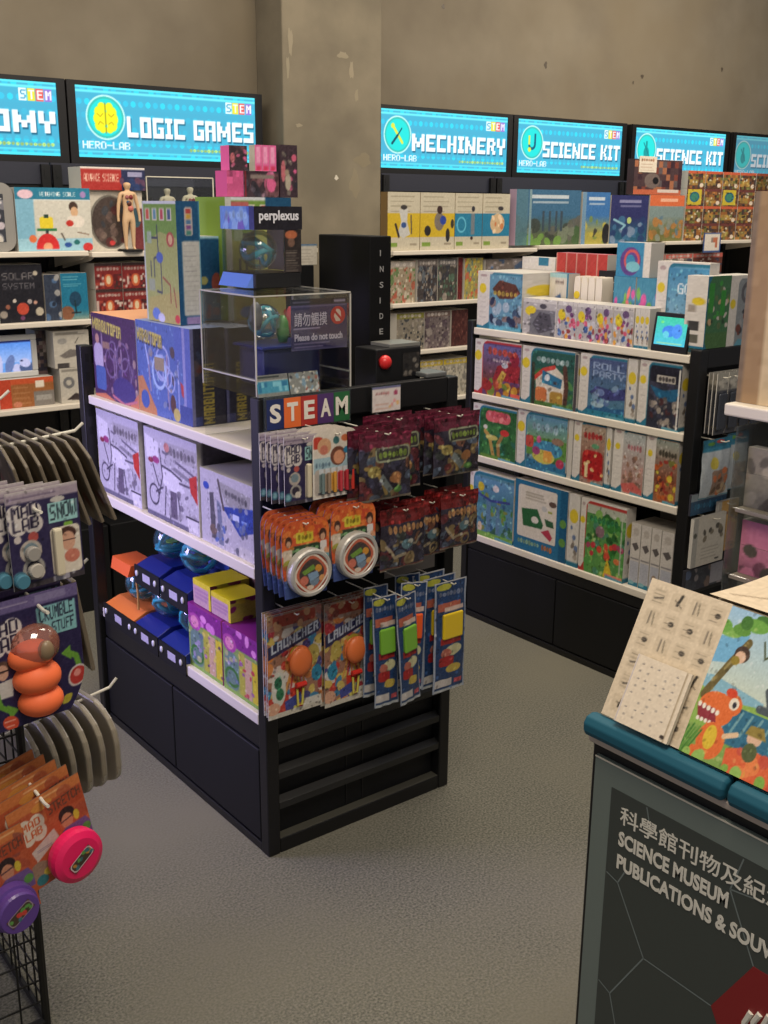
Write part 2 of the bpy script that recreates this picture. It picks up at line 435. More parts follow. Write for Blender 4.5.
# pale scuffs on the pillar: part of its surface
sc = MB()
for (x, z, w, h, c) in ((2.86, 2.33, .012, .06, (140, 131, 111)), (2.845, 2.22, .008, .05, (138, 130, 110)), (3.20, 2.24, .012, .04, (142, 132, 111)), (3.15, 2.30, .03, .015, (136, 127, 106)),
                        (2.90, 1.98, .018, .008, (140, 131, 111)), (3.11, 1.755, .011, .011, (196, 190, 176)), (3.23, 2.13, .01, .028, (138, 129, 108)),
                        (3.27, 1.84, .05, .03, (126, 117, 97)), (3.22, 1.73, .03, .06, (132, 123, 103))):
    pts = [(x + w * math.cos(a) * (1 + .3 * math.sin(3 * a + x * 9)), 4.3765, z + h * math.sin(a) * (1 + .25 * math.cos(4 * a + z * 7))) for a in [2 * math.pi * i / 14 for i in range(14)]]
    sc.add(pts, [tuple(range(14))], C8(c))
struct('trim_1', sc, PRINT)
sc = MB()
for (x, z, w, h) in ((4.72, 2.40, .012, .02), (5.56, 2.40, .014, .012), (5.48, 2.36, .006, .010), (3.95, 2.62, .010, .012), (6.35, 2.50, .01, .014)):
    sc.add([(x + w * math.cos(a) * (1 + .4 * math.sin(3 * a + x * 9)), 4.5993, z + h * math.sin(a)) for a in [2 * math.pi * i / 10 for i in range(10)]], [tuple(range(10))], C8((78, 70, 60)))
struct('trim_2', sc, PRINT)

# ------------------------------------------------------------------ lit screens over the wall shelves
def screen_art(w, h, title, x0, emblem, dim=1.0, ex=.14):
    a = Art(w, h, (72, 176, 208), 330); a.mute = 0
    q = w / h
    for i in range(26):
        for j in range(6):
            x = (i + .5 * (j % 2)) / 25; y = (j + .2) / 5.4
            if (i * 7 + j * 5) % 3 or j in (1, 4): a.ell(x, y, .014, None, (62, 196, 228) if (i + j) % 2 else (56, 214, 240))
    a.rect(0, .30, 1, .78, (74, 172, 204), .55)
    a.rect(0, 0, 1, .035, (96, 226, 240)); a.rect(0, .06, 1, .095, (110, 232, 240)); a.rect(0, .90, 1, .93, (90, 214, 232)); a.rect(0, .955, 1, 1, (80, 222, 240))
    r = .090
    a.ell(ex, .43, r + .012, None, (190, 240, 236)); a.ell(ex, .43, r + .004, None, (60, 190, 180)); a.ell(ex, .43, r - .006, None, (38, 222, 216))
    if emblem == 'brain':
        for s_ in (-1, 1):
            for dx, y, rx, ry in ((.020, .29, .020, .07), (.036, .36, .022, .08), (.046, .45, .018, .08), (.036, .54, .022, .08), (.018, .60, .018, .05), (.022, .44, .022, .16)): a.ell(ex + s_ * dx, y, rx, ry, (235, 236, 40))
            a.line([(ex + s_ * .014, .38), (ex + s_ * .028, .42), (ex + s_ * .044, .38)], .002, (196, 160, 30)); a.line([(ex + s_ * .014, .52), (ex + s_ * .03, .49), (ex + s_ * .04, .53)], .002, (196, 160, 30))
        a.line([(ex, .23), (ex, .65)], .0026, (150, 140, 40))
    elif emblem == 'tools':
        a.line([(ex - .035, .28), (ex + .035, .56)], .008, (222, 226, 70)); a.ell(ex - .035, .28, .014, None, (222, 226, 70)); a.line([(ex - .04, .58), (ex, .44)], .007, (20, 80, 96)); a.line([(ex, .44), (ex + .03, .32)], .004, (20, 80, 96))
    elif emblem == 'magnet':
        a.ring(ex, .46, .026, .008, (20, 90, 120)); a.rect(ex - .04, .20, ex + .04, .43, (38, 222, 216)); a.rect(ex - .034, .30, ex - .018, .47, (222, 226, 70)); a.rect(ex + .018, .26, ex + .034, .47, (20, 90, 120)); a.ell(ex - .022, .56, .014, None, (222, 226, 70))
    else:
        a.ell(ex, .50, .028, .12, (24, 150, 150)); a.rect(ex - .01, .26, ex + .01, .5, (24, 150, 150)); a.line([(ex - .03, .3), (ex + .03, .56)], .004, (24, 120, 130))
    a.text(title, x0 + .005, .42, .99, .715, (30, 100, 130), 0, 0, True)
    a.text(title, x0, .395, .985, .69, (244, 252, 252), 0, 0, True)
    for i, (ch, c) in enumerate(zip('STEM', ((226, 250, 250), (236, 224, 60), (226, 96, 90), (150, 120, 210)))):
        x = .82 + i * .04; a.rect(x, .10, x + .036, .265, c); a.text(ch, x + .006, .12, x + .032, .245, (250, 252, 252) if i else (60, 150, 190), .4)
    a.text('HERO-LAB', .025, .765, .27, .875, (226, 246, 248), .45)
    a.scrib(.60, .82, .975, .875, (206, 240, 120), 18, .0035)
    if dim < 1: a.a = a.a * dim + np.array(C8((96, 96, 104))) * (1 - dim) * .8
    return a

def wall_screen(label, sx0, sx1, title, x0, emblem, dim=1.0, ex=.14):
    z0, z1 = 1.813, 2.088
    e = empty('wall_screen', label, 'screen', ((sx0 + sx1) / 2, 4.5, 1.785), 0, 'lit category screens above the wall shelves')
    w = sx1 - sx0; hw = w / 2
    b = MB()
    o = hw + .035
    b.box(-o, o, -.04, 0.03, 0, .323)
    b.build('housing', BLACK2, e, bevel=.003)
    f = MB()
    f.box(-o, o, -.052, -.041, 0, .026); f.box(-o, o, -.052, -.041, .305, .323); f.box(-o, -hw, -.052, -.041, .026, .305); f.box(hw, o, -.052, -.041, .026, .305)
    f.build('bezel', BLACK, e)
    MB().flat(screen_art(w, z1 - z0, title, x0, emblem, dim, ex), (-hw, -.046, .027), (w, 0, 0), (0, 0, z1 - z0 + .003)).build('display', SCREEN, e)
    MB().box(-.02, .02, .031, .099, .1, .2).build('wall_bracket', BLACK, e)
wall_screen('lit cyan wall screen whose lettering ends in OMY, at the left edge', .93, 1.788, 'ANATOMY', .295, 'body', ex=.08)
wall_screen('lit cyan wall screen reading LOGIC GAMES with a yellow brain', 1.866, 2.714, 'LOGIC GAMES', .262, 'brain', ex=.152)
wall_screen('lit cyan wall screen reading MECHINERY, right of the pillar', 3.432, 4.298, 'MECHINERY', .235, 'tools', ex=.128)
wall_screen('lit cyan wall screen reading SCIENCE KIT with a magnet emblem', 4.376, 5.236, 'SCIENCE KIT', .235, 'magnet', ex=.135)
wall_screen('lit cyan wall screen reading SCIENCE KIT, partly hidden behind stacked kits', 5.358, 6.25, 'SCIENCE KIT', .235, 'flask', ex=.125)
wall_screen('dimmer teal wall screen at the far right edge', 6.362, 7.23, 'SCIENCE KIT', .22, 'flask', .55, ex=.11)

# ------------------------------------------------------------------ shelving along the back wall
def wall_bay(label, x0, x1, boards, panel_x0=None, post=True):
    e = empty('wall_shelving_unit', label, 'shelving', ((x0 + x1) / 2, 4.4, 0), 0, 'black shelving bays along the back wall')
    c = (x0 + x1) / 2; p0 = (panel_x0 or x0) - c
    MB().box(p0, x1 - c - .002, .0, .022, 0.36, 1.70).build('back_panel', BLACK2, e)
    MB().box(p0, x1 - c - .002, -.006, .022, 1.70, 1.783).build('valance', SLATE, e)
    for px in ((p0 + .02, x1 - c - .022) if post else (x1 - c - .022,)):
        u = MB().box(px - .018, px + .018, -.022, -.001, 0.36, 1.775)
        for k in range(16): u.box(px - .006, px + .006, -.0235, -.0218, .45 + k * .085, .48 + k * .085)
        u.build('upright', BLACK, e)
    for z in boards:
        s_ = MB().box(x0 - c + .004, x1 - c - .004, -.35, -.025, z - .020, z)
        s_.build('shelf', WHITE, e, bevel=.003)
        for px in (x0 - c + .012, x1 - c - .016):
            b = MB()
            b.add([(px, -.34, z - .021), (px, -.025, z - .021), (px, -.025, z - .075), (px, -.30, z - .035), (px + .004, -.34, z - .021), (px + .004, -.025, z - .021), (px + .004, -.025, z - .075), (px + .004, -.30, z - .035)],
                  [(0, 1, 2, 3), (7, 6, 5, 4), (0, 3, 7, 4), (3, 2, 6, 7), (2, 1, 5, 6)], (.8, .8, .8))
            b.build('shelf_bracket', WHITE, e)
    MB().box(x0 - c + .002, x1 - c - .002, -.36, 0.02, 0, .355).build('base_cabinet', BLACK2, e, bevel=.004)
wall_bay('black wall shelving bay at the left edge, under the OMY screen', .60, 1.715, (1.452, 1.192, .868, .62))
wall_bay('black wall shelving bay under the LOGIC GAMES screen', 1.72, 2.78, (1.446, 1.20, .868, .62))
wall_bay('black wall shelving bay under the MECHINERY screen', 3.2, 4.16, (1.424, 1.18, .95, .70), 3.395)
wall_bay('black wall shelving bay under the SCIENCE KIT magnet screen', 4.164, 5.20, (1.436, 1.19, .95, .70))
wall_bay('black wall shelving bay under the partly hidden SCIENCE KIT screen', 5.204, 6.26, (1.444, 1.2, .95, .70))
wall_bay('black wall shelving bay at the far right, under the dim screen', 6.264, 7.34, (1.45, 1.2, .95, .70))

# ------------------------------------------------------------------ goods on the wall shelves
YW = 4.08
def wallbox(name, label, cat, x0, x1, z0, z1, front, d=.14, y=YW, **k):
    return carton(name, label, cat, x1 - x0, d, z1 - z0, front, ((x0 + x1) / 2, y, z0), 0, **k)
SKIN = (214, 170, 130)
# grey carry case at the far left
e = empty('carry_case', 'grey rounded carry case with a window at the left edge, top wall shelf', 'case', (1.36, 4.085, 1.4525))
cs = MB(); n = 18
def rr(w, h, r, y, k=6):
    P = []
    for cx, cz, a0 in ((w - r, r, -90), (w - r, h - r, 0), (-w + r, h - r, 90), (-w + r, r, 180)):
        for i in range(k + 1):
            a = R(a0 + 90 * i / k); P.append((cx + r * math.cos(a), y, cz + r * math.sin(a)))
    return P
A_, B_ = rr(.088, .245, .045, 0), rr(.088, .245, .045, .11); n = len(A_)
cs.add(A_ + B_, [tuple(range(n))[::-1], tuple(range(n, 2 * n))] + [(i, (i + 1) % n, n + (i + 1) % n, n + i) for i in range(n)], (.5, .5, .5))
cs.build('shell', mat('case_grey', (140, 138, 134), .4), e)
a = Art(.10, .17, (52, 56, 66)); a.seed(3).blobs(14, [(190, 180, 190), (120, 120, 130), (200, 196, 188)], 0, .2, 1, 1, .08, .2); a.text('ARTS', .1, .1, .9, .22, (220, 220, 220))
MB().flat(a, (-.05, -.0015, .035), (.1, 0, 0), (0, 0, .17)).build('window', PRINT, e)
# weighing scale box
a = Art(.30, .23, (206, 214, 214)); a.seed(4)
a.rect(0, 0, 1, .19, (34, 124, 158)); a.rect(0, .19, .24, 1, (120, 178, 206)); a.rect(.0, .80, 1, 1, (146, 196, 216)); a.rrect(.24, .20, 1, .80, (204, 202, 190), .04)
a.text('WEIGHING SCALE', .32, .07, .80, .14, (236, 242, 246), .3); a.ell(.14, .11, .10, .07, (226, 190, 206)); a.ell(.90, .11, .04, .05, (160, 130, 190))
a.ell(.76, .30, .06, .08, (70, 50, 40)); a.ell(.77, .38, .05, .08, SKIN); a.rrect(.66, .44, .90, .62, (226, 218, 206)); a.ell(.70, .56, .05, .05, (200, 50, 40))
a.rrect(.30, .46, .48, .64, (232, 208, 40), .03); a.rect(.36, .42, .42, .48, (40, 70, 60)); a.rect(.26, .64, .52, .68, (50, 130, 80)); a.rect(.37, .66, .41, .76, (40, 60, 60))
a.ell(.39, .94, .15, .22, (214, 40, 42)); a.ell(.39, .93, .06, .07, (230, 160, 120)); a.rect(.2, .965, .6, 1, (146, 196, 216))
a.ell(.20, .80, .05, .06, (226, 110, 60)); a.ell(.66, .90, .05, .04, (40, 80, 160)); a.ell(.78, .86, .04, .04, (30, 110, 110)); a.ell(.93, .94, .07, .07, (210, 50, 50)); a.line([(.58, .72), (.62, .82)], .01, (80, 70, 60)); a.line([(.80, .70), (.95, .74)], .006, (120, 90, 70))
wallbox('toy_scale_box', 'blue and white weighing scale toy box, top wall shelf', 'box', 1.452, 1.742, 1.4525, 1.682, a, group='science toys on the left top wall shelf')
# white box with the round window
a = Art(.235, .23, (206, 200, 186)); a.seed(5)
a.ell(.40, .52, .36, .44, (120, 116, 108)); a.ell(.41, .52, .33, .41, (74, 62, 58)); a.blobs(22, [(110, 90, 84), (60, 66, 76), (130, 110, 100), (90, 40, 40)], .15, .2, .65, .85, .03, .08, .8)
a.ell(.42, .86, .05, .04, (210, 60, 60)); a.rrect(.78, .3, 1.1, 1, (120, 50, 54), .1); a.ell(.87, .45, .09, .16, (60, 96, 110))
wallbox('anatomy_kit_box', 'white kit box with a dark oval window, behind the figure model', 'box', 1.745, 1.977, 1.4465, 1.676, a, d=.10, y=4.12)
a = Art(.30, .085, (36, 44, 84)); a.rect(.0, 0, .62, 1, (176, 46, 42)); a.rect(0, 0, 1, .1, (226, 218, 210)); a.text('ADVANCE SCIENCE', .05, .3, .58, .62, (232, 190, 170), .3); a.rect(.72, .2, .95, .4, (150, 150, 190)); a.seed(2).blobs(8, [(90, 60, 90), (40, 60, 110)], .62, .4, 1, 1, .03, .06)
wallbox('science_kit_box', 'red and navy boxed kit lying on top of the oval window box', 'box', 1.72, 1.985, 1.677, 1.762, a, d=.12, y=4.10)

def skin_figure(name, joints, edges, material, parent, scale=1.0):
    me = bpy.data.meshes.new(name); me.from_pydata([Vector(p) * scale for p, r in joints], edges, [])
    o = bpy.data.objects.new(name, me); COL.objects.link(o); o.parent = parent
    md = o.modifiers.new('skin', 'SKIN'); md.use_smooth_shade = True
    for i, (p, r) in enumerate(joints):
        d = me.skin_vertices[0].data[i]; rr_ = r if isinstance(r, tuple) else (r, r); d.radius = (rr_[0] * scale, rr_[1] * scale); d.use_root = i == 0
    sb = o.modifiers.new('sub', 'SUBSURF'); sb.levels = 2; sb.render_levels = 2
    me.materials.append(material); return o
SK = mat('model_skin', (206, 172, 134), .5)
BONE = mat('model_ivory', (212, 204, 178), .45)
JB = [((0, 0, .52), (.085, .06)), ((0, 0, .62), (.075, .05)), ((0, 0, .76), (.10, .06)), ((0, 0, .815), (.06, .045)), ((0, 0, .865), (.024, .024)), ((0, 0, .925), (.062, .066)), ((0, 0, .985), (.056, .062)),
      ((.11, 0, .82), .035), ((.15, 0, .66), .028), ((.17, -.01, .50), .02), ((.17, -.02, .42), (.012, .02)),
      ((-.11, 0, .82), .035), ((-.15, 0, .66), .028), ((-.17, -.01, .50), .02), ((-.17, -.02, .42), (.012, .02)),
      ((.055, 0, .46), .055), ((.06, 0, .28), .038), ((.06, 0, .05), .022), ((.065, -.05, .015), (.02, .014)),
      ((-.055, 0, .46), .055), ((-.06, 0, .28), .038), ((-.06, 0, .05), .022), ((-.065, -.05, .015), (.02, .014))]
JE = [(0, 1), (1, 2), (2, 3), (3, 4), (4, 5), (5, 6), (3, 7), (7, 8), (8, 9), (9, 10), (3, 11), (11, 12), (12, 13), (13, 14), (0, 15), (15, 16), (16, 17), (17, 18), (0, 19), (19, 20), (20, 21), (21, 22)]
def figure(label, x, y, z, h, material, organs=True, rz=0, group=None):
    e = empty('anatomy_figure', label, 'anatomical model', (x, y, z), rz, group)
    skin_figure('body', JB, JE, material, e, h / 1.035)
    if organs:
        g = MB(); k = h / 1.035
        for (cx, cz, r_, c) in ((.03, .77, .035, (120, 40, 44)), (-.03, .77, .032, (150, 90, 90)), (.0, .68, .04, (90, 50, 40)), (.02, .61, .045, (190, 110, 100)), (-.02, .70, .025, (50, 80, 110))):
            g.ball((cx * k, -.05 * k, cz * k), r_ * k, r_ * k * .7, r_ * k, 10, 7, C8(c))
        g.build('organs', PRINT, e, smooth=True)
    MB().lathe([(.05, 0), (.05, .006), (.045, .008)], 20, (0, 0, 0)).build('stand_base', BLACK, e)
    return e
figure('peach torso anatomy figure standing on the left top wall shelf', 1.895, 4.075, 1.4465, .275, SK)
e = empty('display_case', 'clear case of small ivory figure models under the LOGIC GAMES screen', 'display case', (2.15, 4.12, 1.4465))
for nm, bx in (('front_pane', (-.15, .15, 0, .002, 0, .28)), ('back_pane', (-.15, .15, .168, .17, 0, .28)), ('side_pane', (-.15, -.148, .003, .167, 0, .28)), ('side_pane', (.148, .15, .003, .167, 0, .28)), ('lid', (-.15, .15, 0, .17, .281, .284))):
    MB().box(*bx).build(nm, CLEAR, e)
ED = MB()
for x in (-.15, .15):
    ED.box(x - .002, x + .002, -.002, .002, 0, .285)
ED.box(-.15, .15, -.002, .002, .283, .287); ED.build('case_edging', ROD, e)
figure('small ivory figure model in the clear case, the leftmost', 2.00, 4.2, 1.4475, .235, BONE, False, group='figure models in the clear case')
figure('small ivory figure model in the clear case, the middle one', 2.125, 4.19, 1.4475, .255, BONE, False, group='figure models in the clear case')
figure('small ivory figure model in the clear case, rightmost and tallest', 2.225, 4.18, 1.4475, .262, BONE, True, group='figure models in the clear case')

# second and third wall shelf, left
a = Art(.17, .21, (26, 26, 36)); a.seed(11); a.text('SOLAR', .12, .14, .80, .26, (110, 106, 110), 0); a.text('SYSTEM', .12, .32, .80, .42, (90, 88, 96), 0); a.ell(.84, .16, .05, None, (190, 180, 160))
for (x, y, r_, c) in ((.52, .76, .13, (196, 70, 50)), (.2, .72, .05, (150, 90, 70)), (.35, .62, .04, (200, 190, 180)), (.88, .82, .09, (180, 170, 150)), (.68, .64, .05, (170, 160, 160)), (.1, .85, .08, (150, 140, 130)), (.80, .66, .04, (200, 150, 130)), (.5, .92, .05, (110, 60, 100))): a.ell(x, y, r_, None, c)
wallbox('planet_kit_box', 'dark solar system kit box printed with red planets, second wall shelf', 'box', 1.36, 1.532, 1.1925, 1.405, a, group='kits on the second wall shelf at left')
a = Art(.07, .17, (46, 56, 76)); a.seed(12).blobs(10, [(70, 100, 140), (150, 150, 150), (30, 40, 60)], a=.1, b=.25)
wallbox('slim_kit_box', 'slim blue grey kit box between the planet box and the teal box', 'box', 1.537, 1.598, 1.1925, 1.365, a, group='kits on the second wall shelf at left')
a = Art(.13, .175, (22, 116, 152)); a.lines(.1, .08, .8, .14, 2, (140, 200, 210)); a.lines(.1, .24, .85, .28, 2, (120, 190, 205)); a.ell(.52, .56, .22, None, (24, 66, 96)); a.grad((22, 116, 152), (120, 140, 130), 0, .78, 1, 1); a.ell(.2, .85, .25, .15, (130, 84, 60)); a.line([(.5, .6), (.52, .85)], .03, (20, 50, 60)); a.rect(.35, .84, .7, .87, (20, 30, 40))
wallbox('teal_kit_box', 'teal box with a dark globe picture, second wall shelf', 'box', 1.602, 1.708, 1.1925, 1.368, a, group='kits on the second wall shelf at left')
def redkit(s_):
    a = Art(.11, .095, (126, 34, 34)); a.seed(s_); a.rect(0, 0, 1, .12, (60, 40, 40)); a.scrib(.08, .16, .9, .30, (206, 180, 170), 7, .015); a.busy([(190, 170, 160), (90, 26, 28), (160, 60, 50)], .02, .42, .34, .95, 4); a.busy([(190, 170, 160), (90, 26, 28), (60, 40, 40)], .68, .42, .98, .95, 4)
    a.ell(.5, .66, .16, .24, (198, 90, 50)); a.ell(.5, .64, .08, .16, (214, 190, 150)); return a
rk = ['upper left', 'upper right', 'lower left', 'lower right']
for i in range(4):
    x0 = 1.742 + .115 * (i % 2); z0 = 1.2005 if i > 1 else 1.302
    wallbox('red_kit_box', 'red and black kit box left of the green marble box, %s of four' % rk[i], 'box', x0, x0 + .112, z0, z0 + .10, redkit(20 + i), group='red kits stacked on the second wall shelf')
# tablet in a white frame, crate, white boxes
e = empty('framed_screen', 'white framed picture screen showing a blue sky, third wall shelf', 'screen', (1.34, 4.12, .9805))
f = MB(); w, h, b_ = .165, .162, .022
for bx in ((-w, w, 0, .015, 0, b_), (-w, w, 0, .015, h - b_, h), (-w, -w + b_, 0, .015, b_, h - b_), (w - b_, w, 0, .015, b_, h - b_)): f.box(*bx)
f.build('frame', mat('frame_white', (200, 200, 198), .35), e, bevel=.004)
a = Art(2 * w - 2 * b_, h - 2 * b_, (92, 150, 226)); a.grad((70, 130, 224), (150, 176, 230), 0, 0, 1, .7); a.rect(0, 0, 1, .07, (24, 28, 80)); a.seed(4); a.blobs(16, [(96, 116, 170), (70, 86, 130), (180, 180, 220)], 0, .7, 1, 1, .05, .16); a.ell(.86, .66, .02, .03, (40, 50, 90))
MB().flat(a, (-w + b_, .008, b_), (2 * w - 2 * b_, 0, 0), (0, 0, h - 2 * b_)).build('display', SCREEN, e)
MB().box(-.05, .05, .016, .06, 0, .1).build('easel_back', WHITE, e)
a = Art(.29, .108, (158, 96, 50)); a.rect(0, 0, 1, .2, (206, 84, 44)); a.rect(.0, 0, .22, 1, (196, 66, 40)); a.rect(.62, .48, 1, 1, (128, 122, 116)); a.rect(.66, .12, .82, .36, (226, 214, 196)); a.seed(3); a.lines(.25, .32, .6, .85, 4, (176, 116, 70), .01); a.rect(.66, .62, .95, .8, (160, 156, 150)); a.ell(.32, .88, .08, .1, (200, 120, 90))
wallbox('orange_storage_box', 'orange and brown flat box under the white framed screen', 'box', 1.335, 1.548, .8685, .979, a, y=4.09)
def techbox(s_, k):
    a = Art(.12, .14, (190, 184, 172)); a.seed(s_); a.lines(.08, .07, .9, .1, 2, (90, 86, 80), .012)
    if k: a.ring(.3, .42, .14, .05, (110, 110, 112)); a.poly([(.2, .9), (.5, .72), (.95, .86), (.8, .94)], (60, 50, 50)); a.ell(.72, .78, .1, .06, (130, 60, 50))
    else: a.ell(.25, .28, .13, .08, (150, 148, 144)); a.line([(.6, .35), (.7, .2)], .012, (80, 76, 70)); a.poly([(.15, .66), (.45, .5), (.92, .56), (.95, .64), (.3, .74)], (116, 110, 106)); a.rect(.08, .86, .4, 1, (70, 66, 66))
    return a
wallbox('white_tech_kit_box', 'white kit box with a grey machine picture, on top of another white box', 'box', 1.556, 1.70, 1.007, 1.15, techbox(1, 0), y=4.08)
wallbox('white_tech_kit_box', 'white kit box with a grey ring picture, standing on the third wall shelf', 'box', 1.572, 1.69, .8685, 1.006, techbox(2, 1), y=4.08)
a = Art(.05, .2, (56, 48, 44)); a.seed(7).busy([(90, 70, 70), (40, 36, 50), (110, 100, 96)], n=3)
wallbox('slim_kit_box', 'dark slim box behind the white framed screen', 'box', 1.512, 1.552, .98, 1.15, a, y=4.15, d=.1)

# right side, top wall shelf
def construct(s_, blue):
    a = Art(.22, .262, (190, 182, 160)); a.seed(s_)
    a.rect(0, .36, 1, .77, (34, 122, 160) if blue >= 1 else (204, 172, 34)); a.lines(.1, .08, .85, .24, 3, (156, 148, 126), .01); a.rect(.06, .86, .30, .93, (120, 150, 60)); a.rect(.7, .87, .9, .91, (150, 140, 120)); a.rect(.1, .32, .7, .34, (160, 150, 130))
    if blue == 0: a.poly([(.35, .30), (.62, .28), (.6, .5), (.7, .72), (.5, .78), (.3, .74), (.42, .5)], (190, 190, 186)); a.ell(.5, .26, .10, .04, (60, 56, 56)); a.ell(.5, .56, .08, .05, (50, 80, 140)); a.line([(.25, .55), (.35, .75)], .03, (50, 40, 40)); a.line([(.72, .4), (.74, .7)], .02, (90, 80, 70))
    if blue == .5: a.ell(.55, .5, .14, .16, (120, 110, 100)); a.ell(.66, .48, .09, .08, (40, 66, 160)); a.ell(.56, .30, .08, .07, (60, 40, 40)); a.ell(.22, .66, .09, .09, (40, 38, 40)); a.ell(.80, .74, .06, .12, (44, 42, 44)); a.ell(.93, .54, .05, .08, (60, 56, 50))
    if blue == 1: a.ring(.24, .56, .15, .02, (90, 180, 210)); a.rect(.58, .36, .72, .74, (110, 120, 130)); a.ell(.66, .28, .06, .05, (50, 50, 60)); a.ell(.62, .80, .05, .03, (60, 40, 40))
    if blue == 2: a.ell(.55, .54, .26, .18, (200, 170, 130)); a.blobs(10, [(200, 120, 70), (230, 200, 160)], .35, .4, .75, .68, .03, .07); a.ell(.66, .27, .10, .04, (60, 56, 60))
    return a
cl = ['yellow banded construction kit box showing a white robot, beside the pillar', 'yellow banded construction kit box showing a wheeled robot', 'blue banded construction kit box with a target circle', 'blue banded construction kit box with an orange round model']
for i, (x0, x1, b_) in enumerate(((3.19, 3.384, 0), (3.387, 3.604, .5), (3.607, 3.787, 1), (3.79, 3.975, 2))):
    wallbox('construction_kit_box', cl[i], 'box', x0, x1, 1.4245, 1.690, construct(i, b_), d=.055, left=(120, 96, 60), group='banded construction kits on the top wall shelf')
def scene_box(w, h, sky, ground, pal, s_, tcol=(220, 224, 226), strip=None):
    a = Art(w, h, sky); a.seed(s_); a.grad(sky, ground, 0, .45, 1, .8); a.rect(0, .8, 1, 1, ground)
    a.blobs(26, pal, 0, .5, 1, .98, .03, .10, .85); a.rect(.22, .10, .80, .16, tcol, .8); a.rect(.25, .21, .80, .25, tcol, .55)
    if strip: a.rect(0, 0, .07, 1, strip)
    return a
a = scene_box(.40, .27, (58, 104, 140), (86, 96, 70), [(60, 66, 60), (96, 96, 90), (120, 130, 110), (70, 100, 60)], 31)
for i, x in enumerate((.42, .52, .62, .70)): a.rect(x - .02, .38, x + .015, .75, (60, 76, 90))
a.blobs(8, [(110, 150, 70)], .1, .85, .7, .98, .04, .08); a.rect(0, 0, .18, 1, (80, 120, 136), .8); a.rect(.20, .0, .235, 1, (120, 150, 160))
wallbox('landmark_kit_box', 'wide blue kit box with a city skyline picture, under the magnet screen', 'box', 4.02, 4.50, 1.4365, 1.715, a, left=(176, 150, 170), d=.05, group='picture kits on the top wall shelf')
a = scene_box(.21, .27, (56, 112, 176), (170, 160, 70), [(190, 176, 70), (120, 140, 70), (60, 60, 60)], 32); a.ell(.9, .8, .14, .2, (40, 40, 44)); a.rect(0, 0, .14, 1, (106, 144, 176))
wallbox('volcano_kit_box', 'blue sky kit box with a yellow hill picture', 'box', 4.515, 4.735, 1.4365, 1.708, a, d=.05, group='picture kits on the top wall shelf')
a = scene_box(.29, .25, (46, 50, 104), (40, 90, 120), [(60, 110, 150), (40, 60, 110), (120, 140, 170)], 33, (150, 150, 190)); a.ell(.5, .52, .06, None, (180, 200, 120)); a.line([(.1, .5), (.4, .62), (.3, .7)], .02, (130, 180, 200))
wallbox('space_kit_box', 'dark violet space kit box on the top wall shelf', 'box', 4.745, 5.062, 1.4365, 1.695, a, d=.05, group='picture kits on the top wall shelf')
a = scene_box(.29, .25, (120, 140, 140), (110, 110, 60), [(90, 120, 140), (150, 110, 60), (130, 140, 130), (180, 120, 60)], 34, (210, 150, 120)); a.rect(0, 0, 1, .24, (212, 104, 62)); a.rect(.3, .08, .8, .15, (230, 170, 140))
wallbox('dinosaur_kit_box', 'kit box with an orange header and a grey blue dinosaur picture', 'box', 5.075, 5.385, 1.4445, 1.70, a, d=.05, group='picture kits on the top wall shelf')
a = Art(.39, .19, (74, 54, 58)); a.seed(35); a.busy([(60, 40, 50), (120, 60, 50), (90, 80, 84), (160, 100, 70)], 0, .05, 1, .95, 12, .6); a.ell(.38, .6, .16, .22, (110, 96, 92)); a.ell(.45, .6, .06, .1, (24, 24, 30)); a.rect(0, .85, 1, 1, (190, 96, 66)); a.rect(.5, .84, .95, .93, (206, 190, 180))
wallbox('microscope_kit_box', 'dark busy kit box lying on the orange headed box, in front of a screen', 'box', 4.92, 5.34, 1.7015, 1.89, a, d=.05, left=(70, 50, 52), group='kits stacked up in front of the right hand screens')
a = Art(.15, .085, (214, 204, 186)); a.scrib(.1, .15, .85, .35, (170, 120, 90), 6, .012); a.lines(.1, .5, .85, .85, 3, (180, 150, 130), .01)
tag(MB().flat(a, (-.075, 0, 0), (.15, 0, 0), (0, 0, .085)).box(-.075, .075, .0008, .002, 0, .085, C8((200, 196, 186))).build('price_card', PRINT, None, (5.03, 4.077, 1.82)), 'cream price card on the dark kit box before the screen', 'card')
def gem(s_, yellow):
    a = Art(.13, .12, (110, 72, 50)); a.seed(s_); a.busy([(150, 96, 50), (90, 60, 44), (170, 120, 60), (110, 110, 60), (70, 60, 60)], n=7, al=.8); a.rect(0, 0, 1, .16, (196, 90, 60) if s_ % 2 else (110, 60, 56))
    if yellow: a.rect(.08, .05, .85, .92, (196, 176, 50)); a.ell(.46, .48, .27, None, (30, 100, 130)); a.ell(.46, .48, .2, None, (60, 130, 110))
    else: a.ell(.8, .8, .11, None, (216, 200, 180)); a.rect(.1, .5, .6, .8, (180, 150, 70), .6); a.blobs(5, [(200, 190, 160), (40, 40, 40)], .1, .25, .9, .75, .03, .07)
    return a
gi = 0
rows_ = ['bottom', 'second', 'third', 'top']
for col_i, x0 in enumerate((5.40, 5.57, 5.74, 5.91, 6.08, 6.27, 6.44, 6.61)):
    for r_i in range(4 if col_i < 5 else 3):
        z0 = (1.4445 if x0 < 6.2 else 1.4505) + r_i * .099
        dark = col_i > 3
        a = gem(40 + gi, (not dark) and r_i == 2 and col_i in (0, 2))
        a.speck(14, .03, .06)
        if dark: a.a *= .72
        wallbox('dig_kit_box', '%s little excavation kit box, %s row, column %s of the colourful stack' % ('dark' if dark else 'golden brown', rows_[r_i], 'one two three four five six seven eight'.split()[col_i]), 'box', x0, x0 + .164, z0, z0 + .098, a, d=.1, group='small excavation kits stacked on the right wall shelf')
        gi += 1
